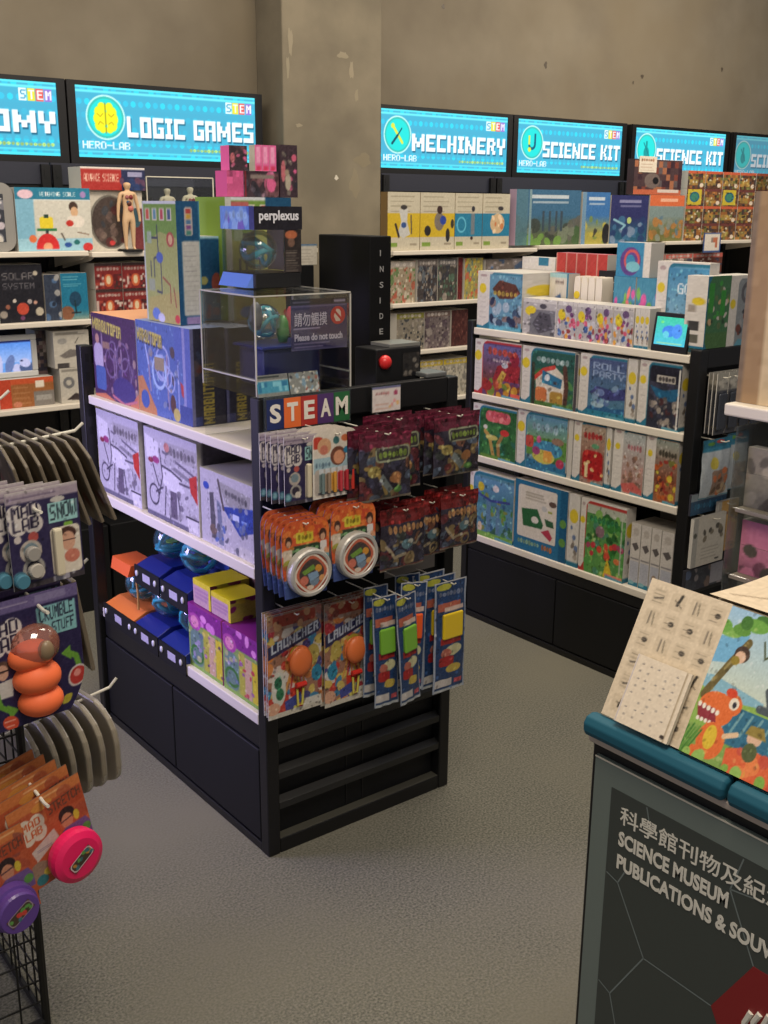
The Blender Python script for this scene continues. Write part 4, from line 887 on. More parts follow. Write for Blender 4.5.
# INSIDE tower, small black devices
e = empty('puzzle_box', 'tall black box lettered INSIDE down its narrow side', 'box', (1.738, 2.40, 1.0715))
MB().box(-.034, .036, -.148, .083, 0, .478).build('box_body', mat('matt_black', (9, 9, 10), .65, spec=.2), e, bevel=.003)
LT = mat('box_lettering', (150, 150, 150), .5)
for i, ch in enumerate('INSIDE3'):
    text_part('letter', ch, e, (-.002, -.1486, .44 - .040 * i - .012), (1, 0, 0), (0, 0, 1), (.012 if ch != 'I' else .003), .015, LT, 0.01, .0004)
e = empty('black_device', 'small black box with a red dome on it, at the gondola rail', 'toy', (1.725, 2.195, 1.0715))
MB().box(-.078, .07, -.045, .045, 0, .205).build('device_body', BLACK2, e, bevel=.004)
MB().lathe([(.018, 0), (.018, .008), (.013, .016), (.004, .020)], 18, (-.052, -.045, .172), 'y').build('dome_button', mat('button_red', (206, 40, 40), .35), e, smooth=True)
a = Art(.055, .06, (40, 38, 38), 400); a.seed(3).blobs(12, [(110, 104, 96), (70, 64, 60), (24, 24, 28)], a=.06, b=.16)
MB().flat(a, (.008, -.0462, .13), (.055, 0, 0), (0, 0, .06)).build('device_label', PRINT, e)
MB().box(-.03, .07, -.04, .04, .206, .214).build('device_top', mat('grey_top', (120, 120, 116), .35), e)
tag(MB().box(-.035, .035, -.02, .05, 0, .012).build('flat_case', mat('grey_case', (96, 98, 98), .3), None, (1.812, 2.125, 1.1985), bevel=.003), 'flat grey case lying at the right end of the gondola rail', 'case')
e = empty('description_card', 'small cream card propped behind the ball maze box', 'card', (1.676, 2.505, 1.468 - .09))
a = Art(.075, .058, (196, 190, 176), 400); a.rect(0, 0, 1, .1, (90, 120, 150)); a.lines(.1, .3, .9, .85, 5, (150, 140, 126), .01)
MB().flat(a, (-.037, 0, .09), (.075, 0, 0), (0, 0, .055)).box(-.037, .037, .0008, .002, .09, .145, C8((180, 176, 166))).build('card_print', PRINT, e)
MB().box(-.03, .03, .003, .06, -.306, .089).build('card_stand', BLACK2, e, bevel=.003)

# ---- robot kit boxes on the middle shelf
def robot(w, h, s_, third=False):
    a = Art(w, h, (180, 174, 184), 380); a.seed(s_)
    g1, g2 = (120, 112, 120), (70, 62, 80)
    if not third:
        a.rect(.40, .10, 1, .27, (160, 154, 160)); a.scrib(.42, .13, .95, .25, (112, 104, 112), 8, .008); a.line([(.36, .22), (1, .38)], .012, (100, 92, 110)); a.line([(.40, .32), (1, .47)], .02, (128, 122, 134))
        a.poly([(.02, .08), (.28, .14), (.26, .36), (.04, .34)], (208, 202, 210)); a.ell(.50, .30, .10, .07, (170, 164, 174)); a.poly([(.34, .40), (.66, .44), (.76, .58), (.50, .66), (.34, .56)], (206, 200, 208))
        for P in ([(.30, .2), (.34, .5), (.26, .72)], [(.66, .5), (.84, .50)], [(.5, .64), (.46, .95)], [(.40, .6), (.36, .92)], [(.2, .7), (.34, .62)], [(.62, .62), (.66, .9)], [(.16, .40), (.26, .62)], [(.34, .38), (.5, .40), (.7, .46)]): a.line(P, .010, g2)
        a.blobs(22, [g1, (150, 144, 152), (96, 88, 104)], .45, .6, .95, .92, .015, .04, .8); a.rect(.48, .62, .60, .92, (96, 84, 104)); a.ring(.16, .74, .09, .01, g2)
        a.ell(.22, .34, .07, .04, (150, 50, 110)); a.ell(.12, .36, .05, .03, (130, 40, 60)); a.poly([(.84, .40), (.98, .34), (.98, .66), (.86, .55)], (190, 44, 34)); a.rect(.78, .84, .97, .97, (206, 200, 206)); a.rect(.76, .82, .99, .84, (60, 54, 70)); a.ell(.44, .16, .05, .05, (190, 120, 110)) if s_ == 2 else None; a.rect(0, .94, .8, 1, (90, 86, 110))
    else:
        a.poly([(.36, .10), (.96, .16), (.92, .38), (.50, .38)], (150, 146, 146)); a.scrib(.48, .17, .9, .27, (100, 96, 100), 7, .008, .1); a.poly([(.42, .42), (1, .30), (1, .60), (.75, .72), (.62, .6)], (34, 60, 150)); a.rect(.62, .46, .74, .54, (190, 200, 230)); a.rect(.78, .50, .88, .53, (120, 150, 220))
        a.ell(.12, .22, .06, .05, (40, 70, 170)); a.poly([(.18, .3), (.26, .28), (.30, .9), (.2, .9)], (80, 76, 84)); a.poly([(.32, .35), (.40, .4), (.44, .95), (.34, .95)], (110, 116, 140)); a.ell(.24, .78, .07, .07, (110, 90, 80)); a.blobs(26, [(110, 120, 150), (80, 80, 96), (160, 160, 176), (60, 90, 170)], .28, .35, .9, .98, .015, .045, .8); a.rect(.72, .84, 1, 1, (190, 184, 186)); a.line([(.36, .1), (.45, .45)], .02, (80, 70, 70))
    a.speck(170, .006, .018, .35, .1, .12); return a
sd_ = Art(.1, .25, (86, 80, 88), 300); sd_.rect(0, 0, .12, 1, (200, 196, 190)); sd_.seed(1).blobs(8, [(110, 100, 110), (60, 56, 70)], .2, .1, 1, .9, .05, .15)
carton_L('robot_kit_box', 'white robot kit box at the far end of the middle shelf', 'box', 3.062, 2.775, .7795, 1.033, 1.283, .14, robot(.29, .25, 1), right=sd_, group='robot kit boxes on the middle shelf')
carton_L('robot_kit_box', 'white robot kit box with a red corner in the middle of the shelf', 'box', 2.738, 2.432, .7795, 1.031, 1.283, .14, robot(.31, .25, 2), right=sd_, group='robot kit boxes on the middle shelf')
carton_L('robot_kit_box', 'white robot kit box with a blue patch, nearest on the middle shelf', 'box', 2.418, 2.158, .7795, .975, 1.283, .16, robot(.26, .2, 3, True), right=sd_, group='robot kit boxes on the middle shelf')
carton_L('robot_kit_box', 'plain backed carton behind the nearest robot kit box', 'box', 2.43, 2.20, .7795, 1.0, 1.45, .1, (120, 112, 110), group='robot kit boxes on the middle shelf')

# ---- bottom shelf of the gondola
BLABEL = Art(.05, .03, (176, 170, 190), 400); BLABEL.lines(.15, .25, .85, .75, 4, (110, 100, 130), .01)
def ball_unit(label, y, z, x=1.285, colour=None, card_=(44, 80, 170), group='blue ball maze packs on the bottom shelf', w=.15):
    e = empty('maze_ball_pack', label, 'toy', (x, y, z), W90, group)
    c = colour or BLUE; h2 = w / 2
    b = MB(); b.add([(-h2, 0, 0), (h2, 0, 0), (h2, 0, .026), (-h2, 0, .026), (-h2 + .004, .045, .046), (h2 - .004, .045, .046), (-h2 + .004, .15, .046), (h2 - .004, .15, .046), (-h2, .15, 0), (h2, .15, 0)],
               [(3, 2, 5, 4), (4, 5, 7, 6), (2, 1, 9, 7, 5), (0, 3, 4, 6, 8), (8, 6, 7, 9), (0, 8, 9, 1)]); b.build('base', c, e, bevel=.002)
    f = MB(); f.box(-h2 - .005, h2 + .005, -.004, -.0006, -.032, .027); f.build('front_trim', BLACK2, e)
    MB().flat(BLABEL, (-.026, -.0046, -.012), (.048, 0, 0), (0, 0, .024)).build('label_plate', PRINT, e)
    for s_ in (-1, 1):
        MB().ball((s_ * (h2 - .016), -.007, .004), .0075, .004, .010, 10, 6).build('stud', mat('stud_white', (200, 200, 214), .3), e, smooth=True)
    maze(e, (0, .085, .105), .056, int(y * 100 + z * 10), wire=6)
    if card_:
        a = Art(.12, .07, card_, 300); a.seed(int(y * 50)); a.blobs(8, [(80, 120, 200), (60, 90, 180), (120, 150, 220)], a=.05, b=.14); a.scrib(.2, .3, .8, .6, (130, 160, 220), 6, .012)
        MB().flat(a, (-.060, .142, .050), (.12, 0, 0), (0, .004, .125)).build('back_card', PRINT, e)
    return e
ORG = mat('toy_orange', (214, 118, 56), .4)
o = ball_unit('orange based ball maze pack with a folded orange header, far end', 2.945, .3915, 1.2665, colour=ORG, card_=None, w=.20)
h = MB(); h.add([(-.07, .02, .185), (.06, .02, .185), (.06, .10, .185), (-.07, .10, .185), (-.07, .012, .148), (.05, .012, .148), (.05, .10, .148), (-.07, .10, .148)], [(0, 1, 2, 3), (4, 5, 1, 0), (5, 6, 2, 1), (7, 4, 0, 3), (4, 7, 6, 5)], C8((222, 100, 48)))
h.build('header', PRINT, o)
MB().tube([(.075, .03, .05), (.078, .03, .1), (.07, .03, .148)], .004, 6).build('clear_support', mat('amber_strut', (190, 140, 80), .3), o)
pos = [(2.76, .3915, 'lower front pack, farther one'), (2.59, .3915, 'lower front pack, beside the purple boxes')]
for y, z, s_ in pos: ball_unit('blue based ball maze pack, ' + s_, y, z, 1.2665)
for y, z, s_ in ((2.775, .5665, 'upper pack, farther one'), (2.605, .5665, 'upper pack, nearer one')): ball_unit('blue based ball maze pack, ' + s_, y, z, 1.288)
def blind(s_):
    a = Art(.15, .2, (132, 160, 84), 400); a.seed(s_)
    a.rect(0, 0, 1, .28, (128, 30, 128)); a.blobs(4, [(206, 110, 190), (96, 20, 110), (220, 130, 200)], .3, .02, 1, .26, .05, .12); a.ell(.20, .26, .19, .13, (170, 60, 150)); a.ell(.20, .26, .12, .09, (220, 130, 170))
    a.rrect(.05, .38, .44, .95, (100, 130, 120), .18); a.ring(.25, .76, .17, .03, (60, 120, 50)); a.blobs(10, [(150, 140, 170), (90, 110, 130), (170, 170, 120)], .1, .42, .4, .85, .03, .07)
    a.rect(.46, .30, .62, 1, (176, 170, 60)); a.rect(.62, .34, .80, 1, (200, 160, 130)); a.rect(.82, .34, 1, 1, (206, 186, 40)); a.blobs(14, [(190, 60, 70), (150, 90, 140), (210, 190, 90), (90, 60, 90)], .46, .34, 1, .95, .02, .05); a.speck(70, .01, .03); a.rect(0, .94, 1, 1, (130, 170, 70)); return a
for i, (yf, yn) in enumerate(((2.517, 2.335), (2.328, 2.148))):
    carton_L('surprise_toy_box', 'purple topped surprise toy box with a green loop, %s one on the bottom shelf' % ('farther', 'nearer')[i], 'box', yf, yn, .3915, .576, 1.282, .12, blind(3 + i), top=(124, 34, 124), right=(150, 60, 120), group='purple topped toy boxes')
a = Art(.12, .05, (190, 150, 160), 400); a.seed(6); a.rect(0, 0, 1, .25, (216, 196, 40)); a.lines(.1, .4, .9, .7, 3, (150, 100, 150), .014); a.rect(.88, 0, 1, 1, (216, 196, 40))
b = Art(.09, .1, (170, 160, 60), 400); b.seed(7).blobs(8, [(120, 30, 90), (90, 20, 60), (200, 180, 50)], a=.08, b=.18)
carton_L('yellow_toy_box', 'yellow topped box lying on the purple boxes, farther one', 'box', 2.50, 2.405, .5775, .648, 1.292, .12, a, top=(216, 200, 30), right=b, group='yellow topped toy boxes')
carton_L('yellow_toy_box', 'yellow topped box lying on the purple boxes, nearer one', 'box', 2.40, 2.30, .5775, .640, 1.292, .10, a, top=(216, 200, 30), right=b, group='yellow topped toy boxes')
a = Art(.2, .12, (106, 66, 48), 300); a.seed(8).blobs(12, [(130, 80, 60), (80, 40, 40), (110, 96, 110)], a=.05, b=.14, al=.7)
carton_L('brown_toy_box', 'brown carton standing at the back above the yellow boxes', 'box', 2.50, 2.18, .3915, .70, 1.42, .12, a, right=(70, 20, 40))
a = Art(.12, .1, (84, 66, 66), 300)
carton_L('brown_toy_box', 'dull brown carton at the far back of the bottom shelf', 'box', 3.05, 2.93, .3915, .70, 1.46, .10, a)

# ------------------------------------------------------------------ goods hanging on the gondola end
def hang(name, label, cat, x, y, z, group, maker):
    e = empty(name, label, cat, (x, y, z), 0, group); maker(e); return e
def stack(first, n, dy, labels, jx=0.0, seed=1, dx=0.0):
    rn = random.Random(seed)
    for i in range(1, n):
        c = copy_tree(first); c.location = (first.location.x + dx * i + rn.uniform(-jx, jx), first.location.y + dy * i, first.location.z + rn.uniform(-.002, .002)); c['label'] = labels % ORD[i] if '%s' in labels else labels
CLR = mat('slime_orange', (240, 112, 62), .6)
def lab_art(w, h, title, s_):
    a = Art(w, h, (44, 38, 74), 520); a.seed(s_)
    a.rect(0, 0, 1, .12, (150, 136, 150)); a.rect(0, .0, 1, .03, (176, 166, 170)); a.lines(.04, .07, .9, .07, 1, (110, 96, 120), .01)
    return a
def bubble_text(a, t1, t2, x0, y0, x1, y1):
    cx_, cy_ = (x0 + x1) / 2, (y0 + y1) / 2
    for dx, dy, r_ in ((-.3, -.2, .42), (.28, -.22, .4), (-.25, .25, .42), (.28, .25, .42), (0, 0, .5)): a.ell(cx_ + dx * (x1 - x0), cy_ + dy * (y1 - y0), r_ * (x1 - x0) * .75, r_ * (y1 - y0) * .8, (196, 188, 184))
    m_ = (y0 + y1) / 2; p = (x1 - x0) * .06
    a.text(t1, x0 + p, y0 + .01, x1 - p, m_ - .005, (40, 34, 60), .45, -.06); a.text(t2, x0 + p, m_ + .005, x1 - p, y1 - .01, (40, 34, 60), .45, -.06)
def snow_card(w, h):
    a = lab_art(w, h, 'SNOW', 1)
    bubble_text(a, 'MAD', 'LAB', .04, .14, .44, .42)
    for i, (x, y, r_, c) in enumerate(((.12, .48, .05, (190, 180, 176)), (.33, .48, .07, (176, 76, 70)), (.28, .62, .15, (170, 160, 150)), (.28, .61, .10, (110, 130, 140)), (.3, .80, .15, (150, 146, 140)), (.3, .80, .10, (50, 44, 60)), (.10, .88, .10, (66, 110, 130)), (.10, .88, .06, (120, 170, 180)), (.36, .86, .08, (200, 190, 176)))): a.ell(x, y, r_, None, c)
    a.rect(.56, .18, .96, .38, (140, 190, 190)); a.text('SNOW', .58, .20, .94, .36, (40, 50, 60), .35, -.05); a.ell(.70, .15, .10, .03, (180, 176, 170)); a.rrect(.76, .40, .88, .46, (120, 170, 60), .02)
    a.rrect(.56, .44, .97, .93, (206, 196, 180), .05); a.ell(.80, .52, .12, .07, (70, 44, 38)); a.ell(.80, .60, .10, .10, (200, 150, 124)); a.line([(.70, .59), (.90, .59)], .010, (60, 40, 40)); a.ell(.84, .76, .11, .07, (190, 110, 90)); a.rect(.0, .94, 1, 1, (60, 54, 60)); a.rrect(.55, .93, .78, .99, (150, 146, 160), .02); a.speck(40)
    return a
def mk_snow(w, h):
    def f(e):
        card(MB(), w, h, snow_card(w, h), .002).build('backing_card', PRINT, e)
        MB().box(w * .06, w * .18, -.012, -.0008, -h * .92, -h * .42).build('snow_tube', mat('snow_tube', (206, 196, 170), .4), e, bevel=.003)
    return f
sn = hang('science_pack', 'mad lab snow science pack, frontmost on the top left gondola hook', 'toy pack', 1.311, 1.98, 1.128, 'mad lab snow packs on the gondola end', mk_snow(.100, .158))
stack(sn, 5, .019, 'mad lab snow science pack, %s from the front on the gondola hook', .002, 2, -.0045)
def tube_card(w, h):
    a = Art(w, h, (206, 196, 182), 520); a.seed(4)
    a.rect(0, .40, 1, .62, (150, 180, 190)); a.ell(.10, .18, .16, .09, (190, 60, 44)); a.ell(.26, .24, .15, .12, (200, 150, 110)); a.ell(.25, .29, .09, .07, (190, 110, 90)); a.ell(.56, .40, .17, .14, (110, 64, 48)); a.ell(.58, .42, .12, .10, (206, 140, 104)); a.ell(.52, .17, .07, None, (60, 110, 110)); a.ell(.72, .15, .09, .05, (190, 100, 60)); a.ell(.90, .18, .10, .06, (130, 170, 50)); a.ell(.76, .33, .08, .05, (40, 120, 160)); a.ell(.92, .42, .09, .06, (210, 110, 50)); a.scrib(.05, .46, .4, .56, (110, 140, 160), 5, .01)
    a.rrect(.05, .57, .96, .95, (170, 160, 150), .05)
    for i, c in enumerate(((110, 130, 130), (150, 130, 110), (206, 150, 60), (190, 60, 70), (180, 50, 60), (206, 60, 50))): a.rrect(.14 + i * .135, .60, .24 + i * .135, .90, c, .03); a.rrect(.14 + i * .135, .56, .24 + i * .135, .64, (190, 196, 200), .02)
    a.rect(.12, .90, .96, .94, (70, 70, 76)); a.line([(.015, .1), (.015, .985), (.985, .985), (.985, .1)], .012, (222, 218, 210)); return a
ARCH = lambda v: np.where(v > .86, np.sqrt(np.clip(1 - ((v - .86) / .145) ** 2, .0, 1)) * .55 + .45, 1.0)
def mk_tube(w, h):
    def f(e):
        card(MB(), w, h, tube_card(w, h), .002, ARCH, (206, 200, 190)).build('backing_card', PRINT, e)
        b = MB()
        for i in range(6): b.tube([(w * (-.36 + i * .135 + .05), -.006, -h * .92), (w * (-.36 + i * .135 + .05), -.006, -h * .62)], .0042, 8, C8(((110, 130, 130), (150, 130, 110), (206, 150, 60), (190, 60, 70), (180, 50, 60), (206, 60, 50))[i]))
        b.build('test_tubes', GLOSS, e, smooth=False)
    return f
o = hang('test_tube_pack', 'white test tube science pack with a rounded top, front one', 'toy pack', 1.388, 1.962, 1.136, 'white test tube packs on the gondola end', mk_tube(.124, .158))
stack(o, 4, .02, 'white test tube science pack, %s from the front, mostly hidden', .003, 3, -.004)
def bag_art(w, h, s_, top, title):
    a = Art(w, h, (44, 40, 54), 480); a.seed(s_)
    a.rect(0, 0, 1, .26, top); a.rect(0, .05, 1, .08, tuple(min(255, int(c * 1.4)) for c in top)); a.blobs(5, [tuple(int(c * .7) for c in top)], 0, .02, 1, .24, .04, .1, .7)
    a.blobs(30, [(60, 60, 84), (110, 70, 50), (54, 60, 56), (96, 40, 44), (130, 110, 70), (34, 30, 44), (76, 90, 110)], 0, .3, 1, .98, .04, .12, .85)
    if title == 'dino':
        a.rrect(.28, .24, .95, .44, (130, 136, 110), .06); a.rrect(.31, .26, .92, .42, (54, 50, 50), .05); a.scrib(.34, .29, .90, .40, (130, 160, 60), 7, .014); a.line([(.1, .5), (.3, .55), (.5, .9)], .03, (140, 116, 64)); a.ell(.25, .56, .12, .08, (146, 130, 70)); a.ell(.66, .68, .12, .08, (150, 100, 60)); a.poly([(.4, .6), (.62, .84), (.56, .9), (.34, .7)], (110, 120, 120)); a.ell(.72, .86, .08, .05, (80, 130, 60))
    else:
        a.scrib(.15, .28, .95, .42, (196, 140, 84), 8, .018); a.line([(.12, .60), (.3, .8), (.5, .75)], .03, (150, 136, 110)); a.line([(.4, .55), (.75, .62), (.9, .5)], .02, (130, 120, 100)); a.ell(.55, .60, .12, .08, (80, 110, 120)); a.ell(.62, .56, .06, .04, (170, 170, 160)); a.ring(.62, .84, .1, .025, (140, 120, 84)); a.rect(0, .95, 1, 1, (110, 40, 34))
    a.speck(110, .012, .035, .5); a.rect(0, .965, 1, 1, (120, 110, 96)); return a
def mk_bag(w, h, s_, top, title):
    def f(e):
        pouch(MB(), w, h, bag_art(w, h, s_, top, title), .022, .0022, s_, tuple(int(c * .6) for c in top)).build('foil_bag', GLOSS, e, smooth=True)
    return f
MAR, RED = (92, 26, 46), (104, 24, 24)
o = hang('figure_bag', 'maroon foil dinosaur bag hanging nearest in the upper row', 'toy bag', 1.503, 1.925, 1.125, 'maroon foil bags on the gondola end', mk_bag(.155, .165, 1, MAR, 'dino')); stack(o, 3, .035, 'maroon foil dinosaur bag, %s from the front on the upper middle hook', .006, 5, -.008)
o = hang('figure_bag', 'maroon foil bag half hidden behind the nearest dinosaur bag', 'toy bag', 1.612, 2.02, 1.132, 'maroon foil bags on the gondola end', mk_bag(.155, .185, 2, MAR, 'dino')); stack(o, 2, .035, 'maroon foil bag right behind the half hidden one')
o = hang('figure_bag', 'maroon foil bag with a green title at the upper right', 'toy bag', 1.778, 1.985, 1.128, 'maroon foil bags on the gondola end', mk_bag(.155, .160, 3, MAR, 'dino')); stack(o, 3, .035, 'maroon foil bag at the upper right, %s from the front', .004, 3)
o = hang('figure_bag', 'red foil bag with an orange title at left of the second row', 'toy bag', 1.578, 1.95, .925, 'red foil bags on the gondola end', mk_bag(.14, .155, 4, RED, 'bot')); stack(o, 3, .035, 'red foil bag at left of the second row, %s from the front', .006, 8, -.01)
o = hang('figure_bag', 'red foil bag in the middle of the second row', 'toy bag', 1.70, 2.0, .912, 'red foil bags on the gondola end', mk_bag(.125, .15, 5, RED, 'bot')); stack(o, 2, .03, 'red foil bag behind the middle one of the second row')
o = hang('figure_bag', 'red foil bag at the right end of the second row', 'toy bag', 1.782, 1.972, .925, 'red foil bags on the gondola end', mk_bag(.128, .145, 6, RED, 'bot')); stack(o, 3, .03, 'red foil bag at the right end, %s from the front', .004, 9)
# slime tins on arched cards
def tin_card(w, h):
    a = Art(w, h, (204, 84, 40), 520); a.seed(5)
    a.blobs(10, [(224, 110, 50), (190, 60, 40), (230, 140, 60)], 0, 0, 1, .4, .06, .15, .6)
    a.rrect(.30, .16, .66, .30, (206, 190, 50), .03); a.scrib(.33, .19, .63, .27, (150, 130, 30), 4, .012); a.rrect(.14, .33, .82, .52, (40, 60, 40), .08); a.scrib(.18, .36, .78, .42, (130, 180, 120), 6, .014); a.scrib(.26, .43, .72, .50, (110, 170, 90), 5, .014); a.blobs(8, [(216, 190, 70), (224, 120, 40)], 0, .1, 1, .35, .03, .08, .7)
    a.ell(.86, .24, .08, .08, (70, 44, 34)); a.ell(.86, .27, .05, .05, (196, 150, 120)); a.rrect(.80, .32, .94, .50, (206, 200, 196), .03); a.ell(.15, .26, .07, .07, (80, 50, 40)); a.ell(.15, .29, .045, .045, (196, 150, 120)); a.rrect(.04, .36, .22, .54, (196, 180, 160), .03); a.ell(.14, .56, .12, .07, (150, 150, 60)); a.rrect(.84, .48, 1.0, .86, (110, 160, 170), .06); a.blobs(10, [(206, 196, 180), (216, 150, 110), (150, 60, 40)], 0, .35, 1, .7, .03, .07, .7); a.rect(0, .75, 1, 1, (60, 80, 140)); a.speck(90); return a
TARCH = lambda v: np.where(v > .8, .62 + .38 * np.sqrt(np.clip(1 - ((v - .8) / .2) ** 2, 0, 1)), 1.0) * (1 - .12 * np.clip((.5 - v) / .5, 0, 1))
def mk_tin(e):
    w, h = .128, .180
    card(MB(), w, h, tin_card(w, h), .002, TARCH, (60, 76, 130)).build('backing_card', PRINT, e)
    c = (.002, -.001, -.122)
    MB().lathe([(.056, 0), (.056, .018), (.053, .022), (.047, .022), (.045, .019)], 36, c, 'y').build('tin_rim', mat('tin_metal', (186, 184, 178), .35, .25), e, smooth=False)
    a = Art(.1, .1, (150, 60, 40), 500); a.seed(8); a.ell(.5, .5, .52, None, (214, 202, 186)); a.ell(.5, .5, .44, None, (190, 92, 66)); a.ell(.5, .5, .36, None, (70, 60, 58)); a.poly([(.2, .42), (.55, .28), (.62, .40), (.3, .52)], (110, 150, 60)); a.ell(.7, .40, .10, None, (206, 140, 50)); a.poly([(.38, .50), (.66, .46), (.72, .62), (.45, .72)], (120, 150, 180)); a.ell(.28, .66, .12, None, (200, 110, 90)); a.poly([(.42, .7), (.75, .64), (.7, .82), (.5, .86)], (110, 130, 150)); a.ell(.8, .68, .08, None, (210, 150, 90)); a.ell(.45, .86, .12, .06, (210, 190, 170))
    m_ = MB(); m_.panel(a, lambda u, v: (c[0] + .0455 * (2 * u - 1) * np.sqrt(np.clip(1 - (2 * v - 1) ** 2 / 2, 0, 1)), u * 0 - .0205, c[2] + .0455 * (2 * v - 1) * np.sqrt(np.clip(1 - (2 * u - 1) ** 2 / 2, 0, 1)))); m_.build('tin_lid', PRINT, e)
o = hang('slime_tin_pack', 'orange card with a round slime tin, front one of the left stack', 'toy pack', 1.279, 1.925, .950, 'slime tin packs on the gondola end', mk_tin); stack(o, 5, .026, 'orange card with a round slime tin, left stack, %s from the front', .002, 4, .002)
o2 = copy_tree(o); o2.location = (1.412, 1.925, .965); o2['label'] = 'orange card with a round slime tin, front one of the right stack'; stack(o2, 4, .026, 'orange card with a round slime tin, right stack, %s from the front', .002, 4, -.002)
# launcher cards
def launch_art(w, h, s_):
    a = Art(w, h, (160, 112, 90), 520); a.seed(s_)
    a.blobs(110, [(196, 54, 44), (216, 190, 90), (50, 130, 180), (216, 208, 200), (216, 208, 200), (176, 44, 56), (222, 130, 60), (60, 60, 130)], 0, 0, 1, 1, .04, .11, .9)
    a.rect(0, 0, 1, .16, (150, 120, 104), .7); a.rrect(.12, .02, .88, .13, (156, 54, 40), .04); a.blobs(5, [(190, 140, 100), (130, 60, 50)], .1, .02, .9, .14, .04, .08)
    a.poly([(.02, .30), (.95, .14), (.95, .26), (.02, .42)], (44, 46, 84)); a.text('LAUNCHER', .08, .285, .94, .375, (190, 200, 220), 0, -.16, True)
    if s_ == 1: c = .56
    else: c = .60
    a.ell(c, .50, .24, .14, (190, 120, 60)); a.blobs(26, [(226, 110, 60), (236, 140, 70), (200, 190, 70), (240, 90, 60)], c - .18, .40, c + .18, .60, .03, .06); a.ell(c - .02, .40, .12, .05, (186, 180, 60))
    for k in range(5): a.line([(c - .14 + k * .05, .58), (c - .24 + k * .09, .76)], .016, (190, 60, 60) if k % 2 else (214, 150, 70))
    a.line([(c, .66), (c + .04, .76), (c - .02, .94), (c - .08, .94), (c - .08, .78)], .02, (206, 196, 90)); a.rrect(c - .16, .74, c + .10, .83, (200, 50, 40), .04)
    x = .20 if s_ == 1 else .86
    a.ell(x, .72, .13, .17, (206, 206, 196)); a.ell(x - .01, .66, .07, .06, (40, 110, 80)); a.ell(x + .02, .77, .07, .06, (44, 120, 80)); a.ell(.24 if s_ != 1 else .84, .46, .11, .09, (190, 170, 80)); a.ell(.16 if s_ != 1 else .90, .66, .10, .08, (40, 130, 170))
    a.rect(.66, .88, .98, .95, (210, 206, 196)); a.rect(0, .95, 1, 1, (196, 190, 176)); a.ell(.10, .90, .12, .06, (214, 160, 130)); a.poly([(.3, .86), (.6, .80), (.62, .90), (.32, .95)], (60, 70, 150)); a.speck(150, .01, .03, .5); return a
def mk_launch(w, h, s_):
    def f(e):
        card(MB(), w, h, launch_art(w, h, s_), .002).build('backing_card', GLOSS, e)
        c = (.56 if s_ == 1 else .60) - .5
        b = MB(); b.ball((c * w, -.012, -h * .49), w * .21, .014, w * .24, 16, 10, C8((226, 120, 60)));
        b.build('suction_ball', mat('soft_orange', (222, 116, 62), .4), e, smooth=True)
        b = MB(); b.tube([(c * w - .012, -.008, -h * .72), (c * w + .016, -.008, -h * .72)], .007, 8, C8((200, 50, 40))); b.tube([(c * w - .008, -.006, -h * .76), (c * w - .006, -.006, -h * .92), (c * w + .006, -.006, -h * .92), (c * w + .010, -.006, -h * .76)], .003, 6, C8((206, 196, 90)))
        b.build('finger_loop', PRINT, e)
    return f
o = hang('launcher_pack', 'colourful launcher toy card with an orange ball, front left', 'toy pack', 1.312, 2.028, .694, 'launcher toy cards on the gondola end', mk_launch(.156, .268, 1)); stack(o, 3, .016, 'colourful launcher toy card, left stack, %s from the front', .002, 6, .004)
o = hang('launcher_pack', 'colourful launcher toy card with a white printed hand, front right', 'toy pack', 1.470, 2.022, .690, 'launcher toy cards on the gondola end', mk_launch(.150, .276, 2)); stack(o, 3, .018, 'colourful launcher toy card, right stack, %s from the front', .003, 7, .0)
def glow_art(w, h, c, s_):
    a = Art(w, h, (36, 44, 90), 520); a.seed(s_)
    a.rect(0, 0, 1, 1, (24, 84, 130), .4); a.ell(.3, .05, .24, .03, (180, 180, 60)); a.scrib(.15, .09, .9, .14, (130, 140, 170), 7, .02); a.rect(.1, .19, .8, .26, (176, 90, 70)); a.rect(.3, .23, .9, .27, (206, 180, 170)); a.rrect(.22, .29, .86, .50, c, .06)
    a.blobs(14, [tuple(int(q * .85) for q in c), tuple(min(255, int(q * 1.12)) for q in c)], .28, .31, .8, .49, .04, .08); a.rect(.18, .50, .82, .56, (160, 34, 34)); a.ell(.6, .62, .25, .05, (200, 196, 150)); a.ell(.35, .64, .16, .04, (176, 96, 80)); a.rrect(.15, .67, .60, .76, (166, 34, 36), .08); a.ell(.6, .79, .24, .04, (196, 170, 70)); a.rrect(.05, .88, .58, .95, (196, 190, 186), .03); a.rect(.66, .90, .9, .94, (190, 70, 80)); a.rect(0, .97, 1, 1, (180, 186, 190)); a.rect(0, 0, .05, 1, (150, 160, 180)); a.rect(.95, 0, 1, 1, (150, 160, 180)); a.speck(60, .02, .05, .45); a.rect(0, 0, 1, .012, (190, 190, 190)); return a
def mk_glow(c, s_, w=.072, h=.295):
    def f(e):
        pouch(MB(), w, h, glow_art(w, h, c, s_), .014, .0015, s_, (120, 130, 150)).build('film_pack', GLOSS, e, smooth=True)
        a2 = MB(); a2.box(-w * .28, w * .34, -.013, -.005, -h * .51, -h * .28); a2.build('putty_block', mat('putty_%d' % s_, c, .25), e, bevel=.005)
    return f
GRN, ORA, YEL = (120, 176, 60), (232, 96, 46), (222, 190, 40)
o = hang('putty_pack', 'narrow blue pack with green putty, second from the left', 'toy pack', 1.573, 1.93, .704, 'narrow putty packs on the gondola end', mk_glow(GRN, 1)); o.rotation_euler = (0, R(-5), R(8))
